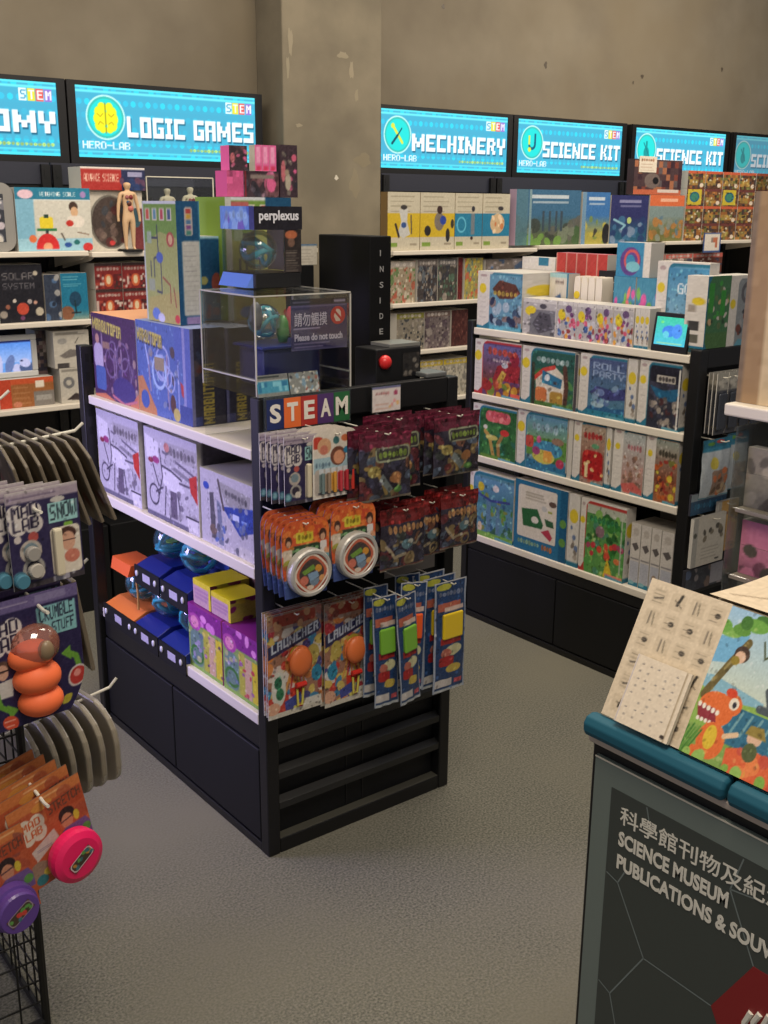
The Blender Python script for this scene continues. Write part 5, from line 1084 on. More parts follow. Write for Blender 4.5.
o = copy_tree(o); o.location = (1.527, 1.955, .704); o['label'] = 'narrow blue pack with green putty, leftmost of the row'; o.rotation_euler = (0, R(-2), R(-4))
o = copy_tree(o); o.location = (1.535, 2.0, .716); o['label'] = 'narrow green putty pack hanging behind the leftmost one'; o.rotation_euler = (0, R(0), R(-4))
o = hang('putty_pack', 'narrow blue pack with orange putty in the middle of the row', 'toy pack', 1.631, 1.965, .716, 'narrow putty packs on the gondola end', mk_glow(ORA, 2)); o.rotation_euler = (0, R(2), R(-18))
o = copy_tree(o); o.location = (1.645, 2.01, .722); o['label'] = 'narrow orange putty pack hanging behind the middle one'; o.rotation_euler = (0, 0, R(-12))
o = hang('putty_pack', 'narrow blue pack with yellow putty, rightmost of the row', 'toy pack', 1.735, 1.945, .704, 'narrow putty packs on the gondola end', mk_glow(YEL, 3, .108, .305))
for i in range(2): c = copy_tree(o); c.location = (1.735 - .012 * (i + 1), 1.945 + .03 * (i + 1), .710 + .004 * i); c['label'] = 'narrow yellow putty pack, %s from the front at right' % ORD[i + 1]
tag(MB().box(-.085, .085, 0, .002, 0, .075, C8((130, 124, 118))).build('notice_card', mat('notice', (150, 142, 134), .5), None, (1.715, 2.085, .690)), 'blank grey card on the end panel under the red bags', 'card')

# ------------------------------------------------------------------ puzzle game display (right)
BX0, BX1, BY0, BY1 = 2.837, 3.155, 2.040, 3.118
bc = ((BX0 + BX1) / 2, (BY0 + BY1) / 2)
pd = empty('puzzle_display', 'black display gondola full of white puzzle game boxes, right of centre', 'display shelf', (bc[0], bc[1], 0))
def bpart(name, m_, *boxes, bevel=0.002, parent=None):
    b = MB()
    for x0, x1, y0, y1, z0, z1 in boxes: b.box(x0 - bc[0], x1 - bc[0], y0 - bc[1], y1 - bc[1], z0, z1)
    return b.build(name, m_, parent or pd, bevel=bevel)
for x0, y0, zt in ((BX0, BY0, 1.200), (BX1 - .036, BY0, 1.200), (BX0 - .004, BY1 - .03, 1.205), (BX1 - .036, BY1 - .03, 1.205)):
    bpart('post', BLACK, (x0, x0 + .040, y0, y0 + (.042 if y0 < 3 else .03), 0, zt), bevel=.004)
bpart('top_rail', BLACK, (BX0 + .041, BX1 - .037, BY0 + .002, BY0 + .030, 1.140, 1.200))
bpart('back_panel', BLACK2, (BX1 - .02, BX1 - .012, BY0 + .045, BY1 - .032, .35, 1.19))
for zt in (1.179, .928, .683, .358):
    bpart('shelf', WHITE, (BX0 + .001, BX1 - .022, BY0 + .044, BY1 - .032, zt - .026, zt), bevel=.003)
bpart('plinth_lip', BLACK, (BX0 + .006, BX1 - .012, BY0 + .044, BY1 - .032, .292, .3315))
bpart('cabinet', BLACK2, (BX0 + .012, BX1 - .012, BY0 + .043, BY1 - .032, .012, .2915))
bpart('kick_rail', BLACK, (BX0 + .002, BX0 + .011, BY0 + .043, BY1 - .032, 0, .024))
for y0, y1 in ((BY0 + .046, 2.594), (2.599, BY1 - .034)): bpart('cabinet_door', BLACK2, (BX0 + .003, BX0 + .0115, y0, y1, .030, .288), bevel=.003)
bpart('end_panel', BLACK2, (BX0 + .042, BX1 - .038, BY0 + .022, BY0 + .030, .04, 1.139))
for z in (.56, .40, .31, .22, .13): bpart('end_rail', BLACK, (BX0 + .041, BX1 - .037, BY0 + .003, BY0 + .021, z - .02, z))
bpart('foot_rail', BLACK, (BX0 + .041, BX1 - .037, BY0 + .002, BY0 + .021, 0, .04))

TEALC = (34, 110, 140)
def game_art(w, h, bg, s_, pal, title=None, tc=(220, 220, 220), margin=.17, fn=None, paper=(206, 200, 194), swoosh=TEALC, ppm=330, arch=None, scr=None):
    a = Art(w, h, paper, ppm); a.seed(s_)
    a.rrect(margin, .02, 1.3, 1.25, arch or swoosh, .12); a.rrect(margin + .02, .06, 1.3, 1.3, bg, .12)
    a.blobs(22, pal, margin + .08, .30, .98, .95, .03, .10, .75)
    if fn: fn(a)
    a.speck(90, .01, .03, .4, margin + .04, .08)
    if title:
        for i, t in enumerate(title): a.text(t, margin + .09, .12 + i * .13, .94, .23 + i * .12, tc, .4, .03)
    if scr: a.scrib(margin + .10, .13, .92, .25, scr, 7, .022, .03)
    a.rect(0, 0, margin, 1, paper); a.ell(margin * .45, .30, min(.075, margin * .46), None, (216, 190, 36)); a.ell(margin * .5, .08, margin * .28, .025, (170, 150, 150)); a.lines(margin * .25, .45, margin * .8, .80, 5, (186, 180, 176), .007)
    a.poly([(0, 1), (0, .94), (margin * .5, .955), (margin, .87), (margin + .02, .97), (margin, 1)], swoosh); a.poly([(.60, 1), (.62, .95), (1, .97), (1, 1)], (90, 150, 170))
    return a
SP = Art(.05, .2, (200, 196, 190), 330); SP.seed(2); SP.ell(.5, .3, .38, None, (212, 186, 40)); SP.blobs(8, [(160, 150, 140), (120, 110, 100), (90, 110, 150)], .2, .45, .8, .9, .08, .2); SP.rect(0, .93, 1, 1, TEALC)
def game(yf, yn, z0, z1, art, label, d=.05, x=2.846, name='puzzle_game_box', group='puzzle game boxes on the white shelves', right=None, top=(206, 200, 194)):
    return carton_L(name, label, 'box', yf, yn, z0, z1, x, d, art, right=right or SP, top=top, group=group)
G1 = [(60, 110, 50), (90, 150, 70), (40, 80, 50), (150, 180, 90)]
W_, H_ = .26, .215
def f_dragon(a):
    a.grad((96, 90, 150), (110, 60, 60), .19, .08, 1, .7); a.poly([(.4, .72), (.5, .45), (.62, .40), (.85, .30), (.98, .42), (.95, .7), (.7, .7)], (150, 34, 44)); a.ell(.86, .3, .1, .13, (140, 30, 50)); a.poly([(.44, .8), (.60, .52), (.70, .56), (.56, .86)], (190, 150, 60)); a.blobs(14, [(190, 130, 40), (160, 60, 40), (110, 130, 50), (120, 60, 30)], .2, .72, 1, .98, .04, .09); a.ell(.66, .42, .07, .05, (176, 180, 190)); a.ell(.28, .82, .12, .1, (150, 40, 40)); a.rect(.8, .9, 1, 1, (220, 90, 70))
    a.scrib(.28, .12, .92, .27, (206, 70, 50), 6, .028, .02); a.scrib(.4, .32, .8, .38, (220, 200, 200), 7, .01)
game(3.082, 2.832, .9285, 1.137, game_art(W_, H_, (96, 60, 100), 1, [(120, 50, 60), (90, 50, 90)], fn=f_dragon, swoosh=(176, 40, 48)), 'puzzle box with a red dragon picture, far end of the second shelf')
def f_house(a):
    a.rect(.2, .08, 1, .35, (34, 84, 74)); a.poly([(.28, .50), (.62, .28), (.86, .48), (.80, 1), (.30, 1)], (206, 196, 180)); a.line([(.24, .55), (.42, .38), (.62, .31)], .03, (196, 60, 50)); a.poly([(.40, .38), (.78, .50), (.76, .66), (.40, .60)], (40, 110, 150)); a.ell(.50, .5, .05, .06, (200, 206, 214)); a.rrect(.28, .68, .5, .92, (200, 110, 60), .05); a.rrect(.56, .72, .80, .96, (170, 130, 50), .05); a.line([(.82, .3), (.86, .6), (.84, 1)], .04, (84, 54, 44)); a.rect(.2, .92, 1, 1, (70, 110, 50)); a.line([(.22, .3), (.24, 1)], .03, (50, 50, 40)); a.rect(.62, .55, .68, .6, (60, 60, 70)); a.scrib(.28, .13, .9, .26, (176, 200, 200), 7, .02, .04)
game(2.824, 2.567, .9285, 1.137, game_art(W_, H_, (44, 90, 76), 2, G1, fn=f_house), 'puzzle box with a white house picture and dark tree trunk')
game(2.565, 2.552, .9285, 1.130, (70, 66, 70), 'thin dark box edge between the house and sea puzzle boxes', d=.045)
def f_sea(a):
    a.grad((70, 84, 130), (70, 120, 150), .2, .07, 1, .9); a.poly([(.24, .62), (.40, .5), (.7, .54), (1, .48), (1, .66), (.6, .72)], (56, 60, 120)); a.ell(.46, .60, .10, .06, (110, 130, 180)); a.poly([(.2, .86), (.45, .76), (.7, .84), (1, .8), (1, .98), (.2, .98)], (40, 90, 140)); a.ell(.42, .80, .14, .05, (150, 180, 200)); a.rect(.2, .90, 1, 1, (40, 120, 150)); a.blobs(8, [(130, 160, 190), (90, 110, 170)], .3, .5, .9, .8, .03, .08, .7)
game(2.541, 2.335, .9285, 1.140, game_art(.21, .21, (70, 96, 140), 3, [(90, 120, 170)], ('ROLL', 'PARTY'), (140, 160, 196), .20, f_sea), 'puzzle box with a blue sea picture reading ROLL')
game(2.330, 2.290, .9285, 1.142, SP, 'narrow white puzzle box spine with a yellow dot, second shelf', d=.09, name='puzzle_game_spine')
def f_rob(a): a.rect(.28, .07, 1, .3, (30, 30, 44)); a.poly([(.27, .36), (.6, .42), (.95, .36), (.9, .56), (.5, .58)], (30, 90, 130)); a.blobs(30, [(90, 84, 84), (130, 120, 116), (70, 40, 44), (50, 50, 60), (150, 140, 130)], .3, .56, .95, .94, .025, .07); a.rect(.42, .20, .86, .30, (176, 170, 160)); a.scrib(.46, .21, .84, .29, (60, 56, 60), 5, .014); a.rect(.93, .08, .96, 1, (206, 204, 200))
game(2.280, 2.112, .9285, 1.145, game_art(.17, .2, (44, 46, 60), 4, [(60, 60, 80)], margin=.22, fn=f_rob), 'dark robot picture puzzle box at the near end of the second shelf')
def f_fox(a): a.rrect(.30, .10, .86, .30, (206, 90, 96), .08); a.blobs(8, [(226, 130, 130), (190, 70, 80)], .33, .12, .84, .28, .03, .06); a.line([(.3, .5), (.4, .6), (.5, .95)], .035, (176, 140, 70)); a.line([(.7, .5), (.6, .7), (.62, .98)], .035, (150, 110, 60)); a.ell(.74, .47, .10, .06, (196, 50, 46)); a.ell(.45, .6, .14, .05, (190, 176, 90)); a.ell(.30, .42, .05, .04, (206, 200, 190)); a.rect(.2, .93, .9, 1, (90, 130, 50))
game(3.082, 2.842, .6835, .888, game_art(.24, .2, (44, 96, 50), 5, [(34, 84, 40), (60, 120, 60), (40, 100, 90)], fn=f_fox, margin=.15), 'green forest puzzle box with a pink title, far end of third shelf')
def f_farm(a): a.grad((90, 140, 176), (110, 150, 100), .2, .07, 1, .5); a.rect(.2, .42, 1, .75, (90, 140, 60)); a.ell(.62, .60, .3, .14, (60, 130, 170)); a.rect(.2, .82, 1, 1, (44, 110, 150)); a.ell(.55, .74, .22, .12, (196, 186, 80)); a.rrect(.55, .62, .72, .82, (216, 150, 60), .04); a.ell(.40, .66, .08, .07, (150, 60, 110)); a.ell(.88, .80, .08, .08, (176, 50, 80)); a.ell(.45, .46, .05, .06, (200, 80, 130)); a.rrect(.18, .42, .34, .62, (190, 70, 60), .04); a.ell(.82, .44, .12, .06, (140, 110, 90)); a.scrib(.3, .16, .82, .32, (150, 180, 200), 6, .02, .04)
game(2.834, 2.585, .6835, .900, game_art(.25, .21, (100, 140, 160), 6, G1, fn=f_farm, margin=.17), 'puzzle box with a farm and blue river picture, third shelf')
game(2.578, 2.558, .6835, .905, (190, 186, 178), 'thin white box edge beside the farm puzzle box', d=.07)
def f_fire(a): a.grad((170, 150, 130), (120, 60, 50), .25, .07, 1, .9); a.rrect(.32, .46, .95, .92, (176, 30, 34), .12); a.blobs(12, [(210, 60, 50), (150, 20, 30), (220, 180, 120)], .34, .5, .95, .9, .03, .07); a.scrib(.32, .16, .9, .30, (190, 40, 44), 5, .03); a.rect(.4, .66, .5, .9, (220, 200, 150)); a.ell(.7, .38, .12, .04, (90, 150, 110))
game(2.552, 2.408, .6835, .905, game_art(.15, .21, (150, 120, 110), 7, [(190, 80, 60)], fn=f_fire, margin=.24), 'puzzle box with a red fire engine picture, third shelf')
game(2.402, 2.380, .6835, .905, SP, 'narrow white puzzle box spine with small pictures, third shelf', d=.10, name='puzzle_game_spine')
def f_pale(a): a.grad((170, 180, 180), (170, 120, 110), .3, .07, 1, .9); a.blobs(24, [(150, 110, 90), (190, 180, 170), (120, 90, 80), (200, 150, 140)], .36, .42, .98, .85, .03, .08); a.poly([(.3, .86), (.7, .80), (.98, .9), (.98, .98), (.4, .98)], (196, 90, 84)); a.scrib(.45, .22, .9, .34, (196, 110, 120), 5, .02)
game(2.370, 2.236, .6835, .908, game_art(.14, .21, (170, 160, 150), 8, [(180, 140, 130)], fn=f_pale, margin=.32), 'pale puzzle box with a faded red title, third shelf')
def f_bug(a): a.grad((150, 160, 150), (120, 60, 40), .3, .07, 1, .7); a.blobs(40, [(190, 90, 40), (150, 50, 40), (206, 180, 50), (110, 110, 50), (90, 40, 30)], .34, .38, .98, .94, .03, .08); a.scrib(.4, .22, .95, .32, (60, 56, 44), 6, .018)
game(2.230, 2.100, .6835, .908, game_art(.14, .2, (150, 90, 60), 9, [(190, 110, 60)], fn=f_bug, margin=.30), 'puzzle box crowded with orange creatures, near end of third shelf')
def f_castle(a): a.grad((90, 140, 180), (60, 110, 130), .12, .1, 1, .5); a.blobs(40, [(60, 110, 50), (90, 150, 60), (70, 130, 150), (110, 160, 180), (120, 130, 60), (50, 90, 130)], .16, .32, 1, .96, .02, .06); a.rect(.4, .4, .5, .9, (84, 120, 150)); a.rect(.62, .45, .70, .9, (84, 120, 150)); a.line([(.2, .35), (.5, .42), (.9, .38)], .02, (50, 60, 130)); a.ell(.26, .86, .05, .08, (206, 180, 150)); a.ell(.6, .22, .07, .05, (200, 190, 190)); a.ell(.27, .24, .07, None, (196, 170, 40)); a.rect(.15, .92, 1, 1, (110, 160, 70))
game(3.090, 2.840, .3585, .622, game_art(.25, .26, (80, 130, 150), 10, G1, fn=f_castle, margin=.10), 'puzzle box with green and blue castle picture, far end of bottom shelf')
a = Art(.27, .27, (30, 104, 146), 330); a.seed(11); a.rrect(.07, .07, .80, .80, (206, 198, 184), .03); a.lines(.22, .16, .6, .24, 3, (170, 162, 146), .012); a.poly([(.14, .40), (.44, .36), (.56, .56), (.54, .62), (.18, .64)], (36, 96, 54)); a.ell(.40, .52, .07, .05, (206, 200, 190)); a.poly([(.58, .46), (.74, .48), (.76, .56), (.62, .56)], (44, 90, 56)); a.poly([(.52, .66), (.66, .60), (.74, .70), (.70, .76)], (176, 50, 70)); a.ell(.72, .24, .07, .04, (90, 70, 60)); a.rect(.64, .34, .72, .37, (150, 160, 60)); a.ell(.57, .33, .05, .04, (180, 180, 176))
a.rect(.86, 0, 1, 1, (20, 84, 124)); a.ell(.92, .46, .06, .06, (90, 140, 60)); a.ell(.92, .72, .06, .06, (90, 140, 60)); a.scrib(.08, .83, .5, .91, (150, 180, 140), 8, .012); a.scrib(.54, .83, .74, .92, (206, 110, 50), 4, .02)
game(2.832, 2.562, .3585, .632, a, 'blue puzzle box with a white panel showing a green board')
game(2.556, 2.505, .3585, .630, SP, 'white puzzle box spine with a dark picture, bottom shelf', d=.05, name='puzzle_game_spine')
def f_gard(a): a.rect(.15, .06, 1, .18, (170, 176, 160)); a.blobs(60, [(50, 120, 50), (80, 150, 70), (40, 96, 44), (120, 170, 80), (70, 130, 100)], .15, .16, 1, 1, .03, .09); a.blobs(12, [(206, 70, 50), (190, 50, 60), (160, 60, 90), (206, 110, 60)], .2, .45, .98, .78, .04, .07); a.ell(.45, .40, .10, .08, (130, 100, 110)); a.poly([(.56, .98), (.64, .72), (.76, .94), (.74, 1)], (216, 180, 40)); a.rect(.6, .93, .98, 1, (220, 130, 110)); a.rect(.9, .1, .93, .9, (180, 184, 170)); a.scrib(.2, .2, .84, .30, (40, 130, 80), 7, .03)
game(2.498, 2.292, .3585, .628, game_art(.23, .27, (80, 140, 70), 12, G1, fn=f_gard, margin=.12, swoosh=(176, 50, 46)), 'puzzle box with a green garden and red flowers, bottom shelf')
for i, (yf, yn) in enumerate(((2.278, 2.236), (2.234, 2.192), (2.190, 2.150), (2.148, 2.098))):
    s_ = Art(.042, .22, (196, 190, 184), 420); s_.seed(i); s_.ell(.5, .14, .28, .06, (176, 168, 160)); s_.poly([(.15, .34), (.6, .30), (.85, .38), (.5, .44)], (90, 84, 84)); s_.rect(.08, .55, .92, .57, (120, 116, 120)); s_.rect(.08, .60, .92, .92, (170, 172, 184)); s_.ell(.5, .78, .25, .05, (150, 130, 110)) if i == 2 else None; s_.rect(0, .93, 1, 1, (30, 116, 146)); s_.ell(.3, .94, .3, .03, (120, 170, 180)); s_.rect(.95, 0, 1, 1, (120, 116, 112))
    carton_L('slim_game_box', 'slim white game box standing upright, %s of the four on the bottom shelf' % ('first from left', 'second from left', 'third from left', 'rightmost')[i], 'box', yf, yn, .3585, .585, 2.86, .12, s_, top=(176, 170, 162), group='slim white game boxes')
carton_L('game_carton', 'dull carton behind the slim white game boxes', 'box', 2.27, 2.11, .3585, .62, 3.0, .09, (120, 112, 104))

# goods standing on its top shelf
ZT = 1.1795
def f_bat(a): a.rect(.28, .05, 1, 1, (90, 140, 170)); a.poly([(.34, .3), (.5, .14), (.85, .2), (.96, .34), (.8, .44), (.5, .46)], (90, 50, 40)); a.scrib(.36, .32, .9, .42, (200, 170, 70), 6, .02); a.blobs(20, [(60, 80, 110), (150, 170, 190), (40, 50, 80), (130, 110, 110)], .3, .5, 1, .9, .04, .09); a.rect(.25, .92, 1, 1, (80, 160, 190))
carton_L('puzzle_game_box', 'large white puzzle box with a blue panel, at the far left on top', 'box', 3.083, 2.845, ZT, 1.392, 2.850, .22, game_art(.24, .21, (96, 140, 170), 21, [(80, 110, 150)], fn=f_bat, margin=.28), right=SP, top=(196, 192, 184), group='boxes on top of the puzzle display')
a = Art(.16, .10, (196, 190, 176), 360); a.rect(0, 0, 1, .08, (150, 190, 190)); a.rect(.9, 0, 1, 1, (40, 110, 140)); a.scrib(.3, .12, .75, .2, (110, 90, 80), 6, .01); a.poly([(.28, .42), (.6, .34), (.72, .6), (.4, .74)], (56, 90, 130)); a.poly([(.38, .48), (.56, .42), (.60, .56), (.44, .62)], (110, 140, 180)); a.ell(.2, .6, .08, .08, (150, 150, 150))
carton_L('puzzle_game_box', 'white box with a small blue cube picture, behind the front row', 'box', 2.838, 2.745, ZT, 1.392, 2.985, .06, a, top=(60, 130, 160), group='boxes on top of the puzzle display')
def little(s_, w, h, k):
    a = Art(w, h, (170, 166, 168), 400); a.seed(s_)
    a.rect(0, 0, 1, .12, (196, 192, 190)); a.ell(.25, .35, .17, None, (216, 190, 30))
    if k == 0: a.rect(.22, .3, .95, 1, (110, 110, 118)); a.poly([(.3, .7), (.5, .35), (.8, .4), (.9, .8), (.5, .95)], (76, 74, 84)); a.ell(.6, .2, .1, .07, (70, 66, 76)); a.ell(.25, .32, .14, None, (216, 190, 30))
    else: a.blobs(26, [(206, 80, 110), (110, 60, 110), (216, 150, 60), (60, 90, 150), (190, 190, 200), (150, 60, 60)], .05, .35, .98, .95, .05, .12); a.ell(.28, .38, .17, None, (216, 190, 30)); a.ell(.6, .2, .16, .1, (96, 70, 110))
    a.speck(40, .02, .06, .5); a.rect(.97, 0, 1, 1, (206, 200, 196)); return a
edges = (2.836, 2.668, 2.574, 2.488, 2.410, 2.322)
nm_ = ['grey machine', 'pink and violet', 'orange toned', 'red and blue', 'dark blue']
for i in range(5): carton_L('small_game_box', 'small game box with a %s picture in the front row on top' % nm_[i], 'box', edges[i], edges[i + 1] + .002, ZT, 1.308, 2.850, .10, little(i, .1, .13, i), top=(200, 196, 188), group='small game boxes in the front row')
for i in range(3): carton_L('small_game_spine', 'small white game box spine, %s of three left of the tablet' % ('first', 'second', 'third')[i], 'box', 2.320 - i * .020, 2.301 - i * .020, ZT, 1.310, 2.852, .10, SP, top=(190, 186, 180), group='small white spines beside the tablet')
for i in range(4):
    e = empty('rounded_game_tin', 'white rounded little game pack behind the front row, %s of four' % ('leftmost', 'second from left', 'third from left', 'rightmost')[i], 'box', (3.0, 2.715 - i * .034, ZT), W90, 'white rounded game packs')
    A1 = [(q[0] * .17, q[1], q[2] * .86) for q in rr(.088, .24, .04, 0)]; A2 = [(q[0] * .17, .06, q[2] * .86) for q in rr(.088, .24, .04, 0)]; n = len(A1)
    MB().add(A1 + A2, [tuple(range(n))[::-1], tuple(range(n, 2 * n))] + [(k, (k + 1) % n, n + (k + 1) % n, n + k) for k in range(n)]).build('pack_body', WHITE, e)
    if i == 0:
        MB().lathe([(.014, 0), (.014, .001)], 16, (0, -.0005, .14), 'y').build('yellow_sticker', mat('sticker', (216, 190, 40), .5), e)
e = empty('black_game_box', 'black box lettered EXP between white and coloured game packs', 'box', (3.06, 2.61, ZT), W90)
MB().box(-.06, .06, 0, .08, 0, .228).build('box_body', BLACK2, e, bevel=.002)
text_part('lettering', 'EXP', e, (-.052, -.0006, .155), (1, 0, 0), (0, 0, 1), .10, .035, mat('box_letter', (190, 186, 180), .5), .01)
def upfan(s_):
    a = Art(.09, .1, (60, 130, 160), 380); a.seed(s_).blobs(12, [(206, 80, 150), (110, 170, 80), (226, 110, 110), (90, 150, 190)], .1, .2, .95, .7, .06, .13); a.rect(0, .78, 1, 1, (206, 200, 186)); a.ell(.4, .88, .15, None, (216, 190, 40)); return a
for i in range(2): carton_L('ball_game_box', 'teal game box with pink balls behind the tablet, %s one' % ('left', 'right')[i], 'box', 2.515 - .10 * i, 2.42 - .10 * i, ZT, 1.398, 2.965, .08, upfan(30 + i), top=(30, 100, 130), group='teal ball game boxes')
a = Art(.15, .11, (50, 130, 170), 380); a.seed(4); a.ring(.42, .55, .22, .08, (90, 60, 130)); a.ring(.46, .52, .2, .03, (200, 80, 80)); a.ell(.5, .7, .2, .15, (110, 180, 190)); a.rect(.8, 0, 1, 1, (206, 200, 190))
b = Art(.15, .05, (206, 200, 190), 380); b.ell(.3, .5, .09, None, (216, 190, 40)); b.scrib(.5, .3, .9, .7, (190, 120, 90), 5, .012)
carton_L('arched_game_box', 'white and blue box with a rainbow arch, topmost behind the front row', 'box', 2.515, 2.37, 1.3985, 1.512, 2.97, .07, a, top=(200, 196, 190), group='boxes on top of the puzzle display')
for i in range(5): carton_L('red_game_box', 'red game box at the back of the top shelf, %s of five' % ('first from left', 'second from left', 'third from left', 'fourth from left', 'rightmost')[i], 'box', 2.885 - .050 * i, 2.837 - .050 * i, ZT, 1.462, 3.065, .06, (lambda q: (q.rect(0, 0, .10, 1, (206, 150, 130)), q.ell(.5, .85, .3, .08, (60, 60, 110)), q)[-1])(Art(.05, .27, (176, 54, 46), 300)), top=(190, 100, 110), group='red game boxes at the back')
carton_L('puzzle_game_box', 'white and teal box lying low behind the far left puzzle box', 'box', 3.075, 2.90, ZT, 1.44, 3.075, .055, (lambda q: (q.rect(.5, 0, .8, .12, (40, 110, 140)), q)[-1])(Art(.17, .25, (196, 192, 186), 260)), top=(196, 192, 184), group='boxes on top of the puzzle display')
def f_go(a): a.grad((60, 130, 176), (120, 170, 200), .24, .07, 1, .6); a.rect(.3, .6, 1, 1, (170, 190, 200)); a.text('GO', .42, .24, .66, .36, (206, 220, 230), .2); a.poly([(.5, .56), (.62, .60), (.78, .82), (.66, .80)], (90, 104, 124)); a.ell(.6, .92, .25, .06, (90, 140, 70)); a.ell(.55, .86, .08, .05, (170, 110, 90))
carton_L('puzzle_game_box', 'big white puzzle box with a blue panel, behind the tablet', 'box', 2.285, 2.085, ZT, 1.460, 2.905, .05, game_art(.21, .28, (110, 160, 190), 31, [(150, 180, 200)], fn=f_go, margin=.22), right=SP, top=(206, 200, 190), group='boxes on top of the puzzle display')
gl_ = Art(.035, .2, (206, 200, 194), 380); gl_.seed(2); gl_.ell(.6, .35, .3, None, (216, 190, 36)); gl_.rect(.15, .4, .5, .5, (150, 140, 130)); gl_.rect(.2, .62, .7, .75, (60, 60, 60)); gl_.rect(.2, .80, .7, .92, (90, 90, 80)); gl_.rect(0, .96, 1, 1, TEALC)
def f_grn(a): a.rect(.05, .06, 1, 1, (60, 110, 70)); a.blobs(26, [(60, 150, 60), (180, 150, 110), (90, 110, 70), (40, 70, 44), (190, 180, 170)], .1, .1, .95, .75, .04, .09); a.rect(.05, .78, 1, 1, (70, 110, 60)); a.rect(.1, .1, .3, .5, (50, 140, 50)); a.rect(.6, .2, .8, .55, (50, 140, 50))
q = Art(.12, .21, (60, 110, 70), 380); q.seed(3); f_grn(q); q.poly([(0, 0), (.2, 0), (.06, .12), (.05, .9), (.15, 1), (0, 1)], TEALC)
carton('puzzle_game_box', 'white puzzle box with a green figure picture, right of the tablet', 'box', .118, .078, .223, q, (2.912, 2.048, 1.2012), left=gl_, top=(206, 200, 190), group='boxes at the near corner of the puzzle display')
q = Art(.14, .21, (206, 200, 192), 380); q.seed(5); q.rrect(.30, .05, 1.2, 1.2, (130, 136, 140), .15); q.ring(.65, .25, .18, .05, (90, 90, 96)); q.blobs(14, [(110, 60, 50), (150, 150, 150), (60, 60, 66), (190, 120, 80)], .35, .45, .95, .85, .04, .1); q.ell(.14, .40, .10, None, (216, 190, 36)); q.poly([(.3, 1), (.45, .9), (1, .94), (1, 1)], (90, 150, 170))
carton('puzzle_game_box', 'white puzzle box with a grey panel at the near right corner', 'box', .138, .078, .221, q, (3.043, 2.050, 1.2012), top=(200, 196, 186), group='boxes at the near corner of the puzzle display')
carton('game_stack_box', 'plain white box lying behind the two corner puzzle boxes', 'box', .12, .10, .235, (lambda q: (q.rect(.3, .2, .4, .8, (110, 100, 90)), q.rect(.6, .2, .8, .8, (150, 140, 130)), q)[-1])(Art(.12, .1, (200, 194, 180), 300)), (3.04, 2.135, 1.1795))
e = empty('tablet', 'small black tablet with a lit green and blue screen on the top shelf', 'tablet', (2.842, 2.172, 1.1797), W90)
e.rotation_euler = (0, 0, W90)
t = MB(); tl = .012
t.add([(-.070, 0, 0), (.070, 0, 0), (.070, .016, .123), (-.070, .016, .123), (-.070, .010, 0), (.070, .010, 0), (.070, .026, .123), (-.070, .026, .123)], [(0, 1, 2, 3), (5, 4, 7, 6), (1, 5, 6, 2), (4, 0, 3, 7), (3, 2, 6, 7), (1, 0, 4, 5)])
t.build('tablet_body', BLACK, e, bevel=.002)
a = Art(.11, .09, (60, 206, 176), 420); a.grad((56, 200, 160), (70, 190, 220), 0, 0, 1, 1); a.ell(.45, .5, .22, .2, (60, 130, 230)); a.ell(.70, .48, .16, .25, (70, 140, 236)); a.ell(.36, .62, .10, .12, (90, 200, 220)); a.ell(.76, .45, .02, .03, (30, 60, 150)); a.ell(.20, .2, .05, .05, (110, 220, 120)); a.rect(.1, .9, .9, .93, (190, 230, 140))
MB().panel(a, lambda u, v: (-.060 + u * .120, -.0008 + .0025 + v * .0115, .022 + v * .088)).build('display', SCREEN, e)

# goods on the near end of the puzzle display
def rod(parent_c, x, y0, y1, z, parent): MB().tube([(x - parent_c[0], y0 - parent_c[1], z), (x - parent_c[0], y1 - parent_c[1], z), (x - parent_c[0], y1 - .012 - parent_c[1], z + .006)], .0022, 6).build('peg_hook', ROD, parent)
for x, z, y1 in ((2.905, 1.115, 1.985), (2.965, 1.115, 1.985), (3.025, 1.115, 1.985), (3.085, 1.115, 1.985), (2.90, .915, 1.965), (3.02, .91, 1.985), (2.90, .66, 1.970), (3.0, .69, 1.985)): rod(bc, x, BY0 + .02, y1, z, pd)
def mk_clam(e):
    w, h = .056, .195
    a = Art(w, h, (84, 84, 88), 380); a.seed(3); a.rect(0, 0, 1, .28, (160, 156, 144)); a.blobs(6, [(190, 184, 170), (120, 116, 108)], .1, .04, .9, .26, .1, .2); a.rect(.2, .32, .45, .95, (40, 44, 56)); a.rect(.6, .3, .9, .9, (56, 60, 74)); a.ell(.4, .88, .2, .04, (190, 160, 60)); a.ell(.7, .45, .12, .04, (150, 160, 180))
    card(MB(), w, h, a, .003).build('backing_card', PRINT, e)
    MB().box(-w * .36, w * .36, -.010, -.001, -h * .92, -h * .32, C8((58, 62, 72))).build('blister', GLOSS, e, bevel=.004)
k_ = 0
for xi, x in enumerate((2.905, 2.965, 3.025, 3.085)):
    for j in range(3):
        if k_ == 0: c = hang('clam_pack', '', 'toy pack', x, 2.000, 1.128, 'grey clam packs on the puzzle display end', mk_clam); first = c
        else: c = copy_tree(first); c.location = (x + .002 * j, 2.000 + .017 * j, 1.128)
        c['label'] = 'grey clam pack on the %s hook of the top row, %s from the front' % (('leftmost', 'second', 'third', 'rightmost')[xi], ORD[j]) if j else 'grey clam pack frontmost on the %s hook of the top row' % ('leftmost', 'second', 'third', 'rightmost')[xi]
        k_ += 1
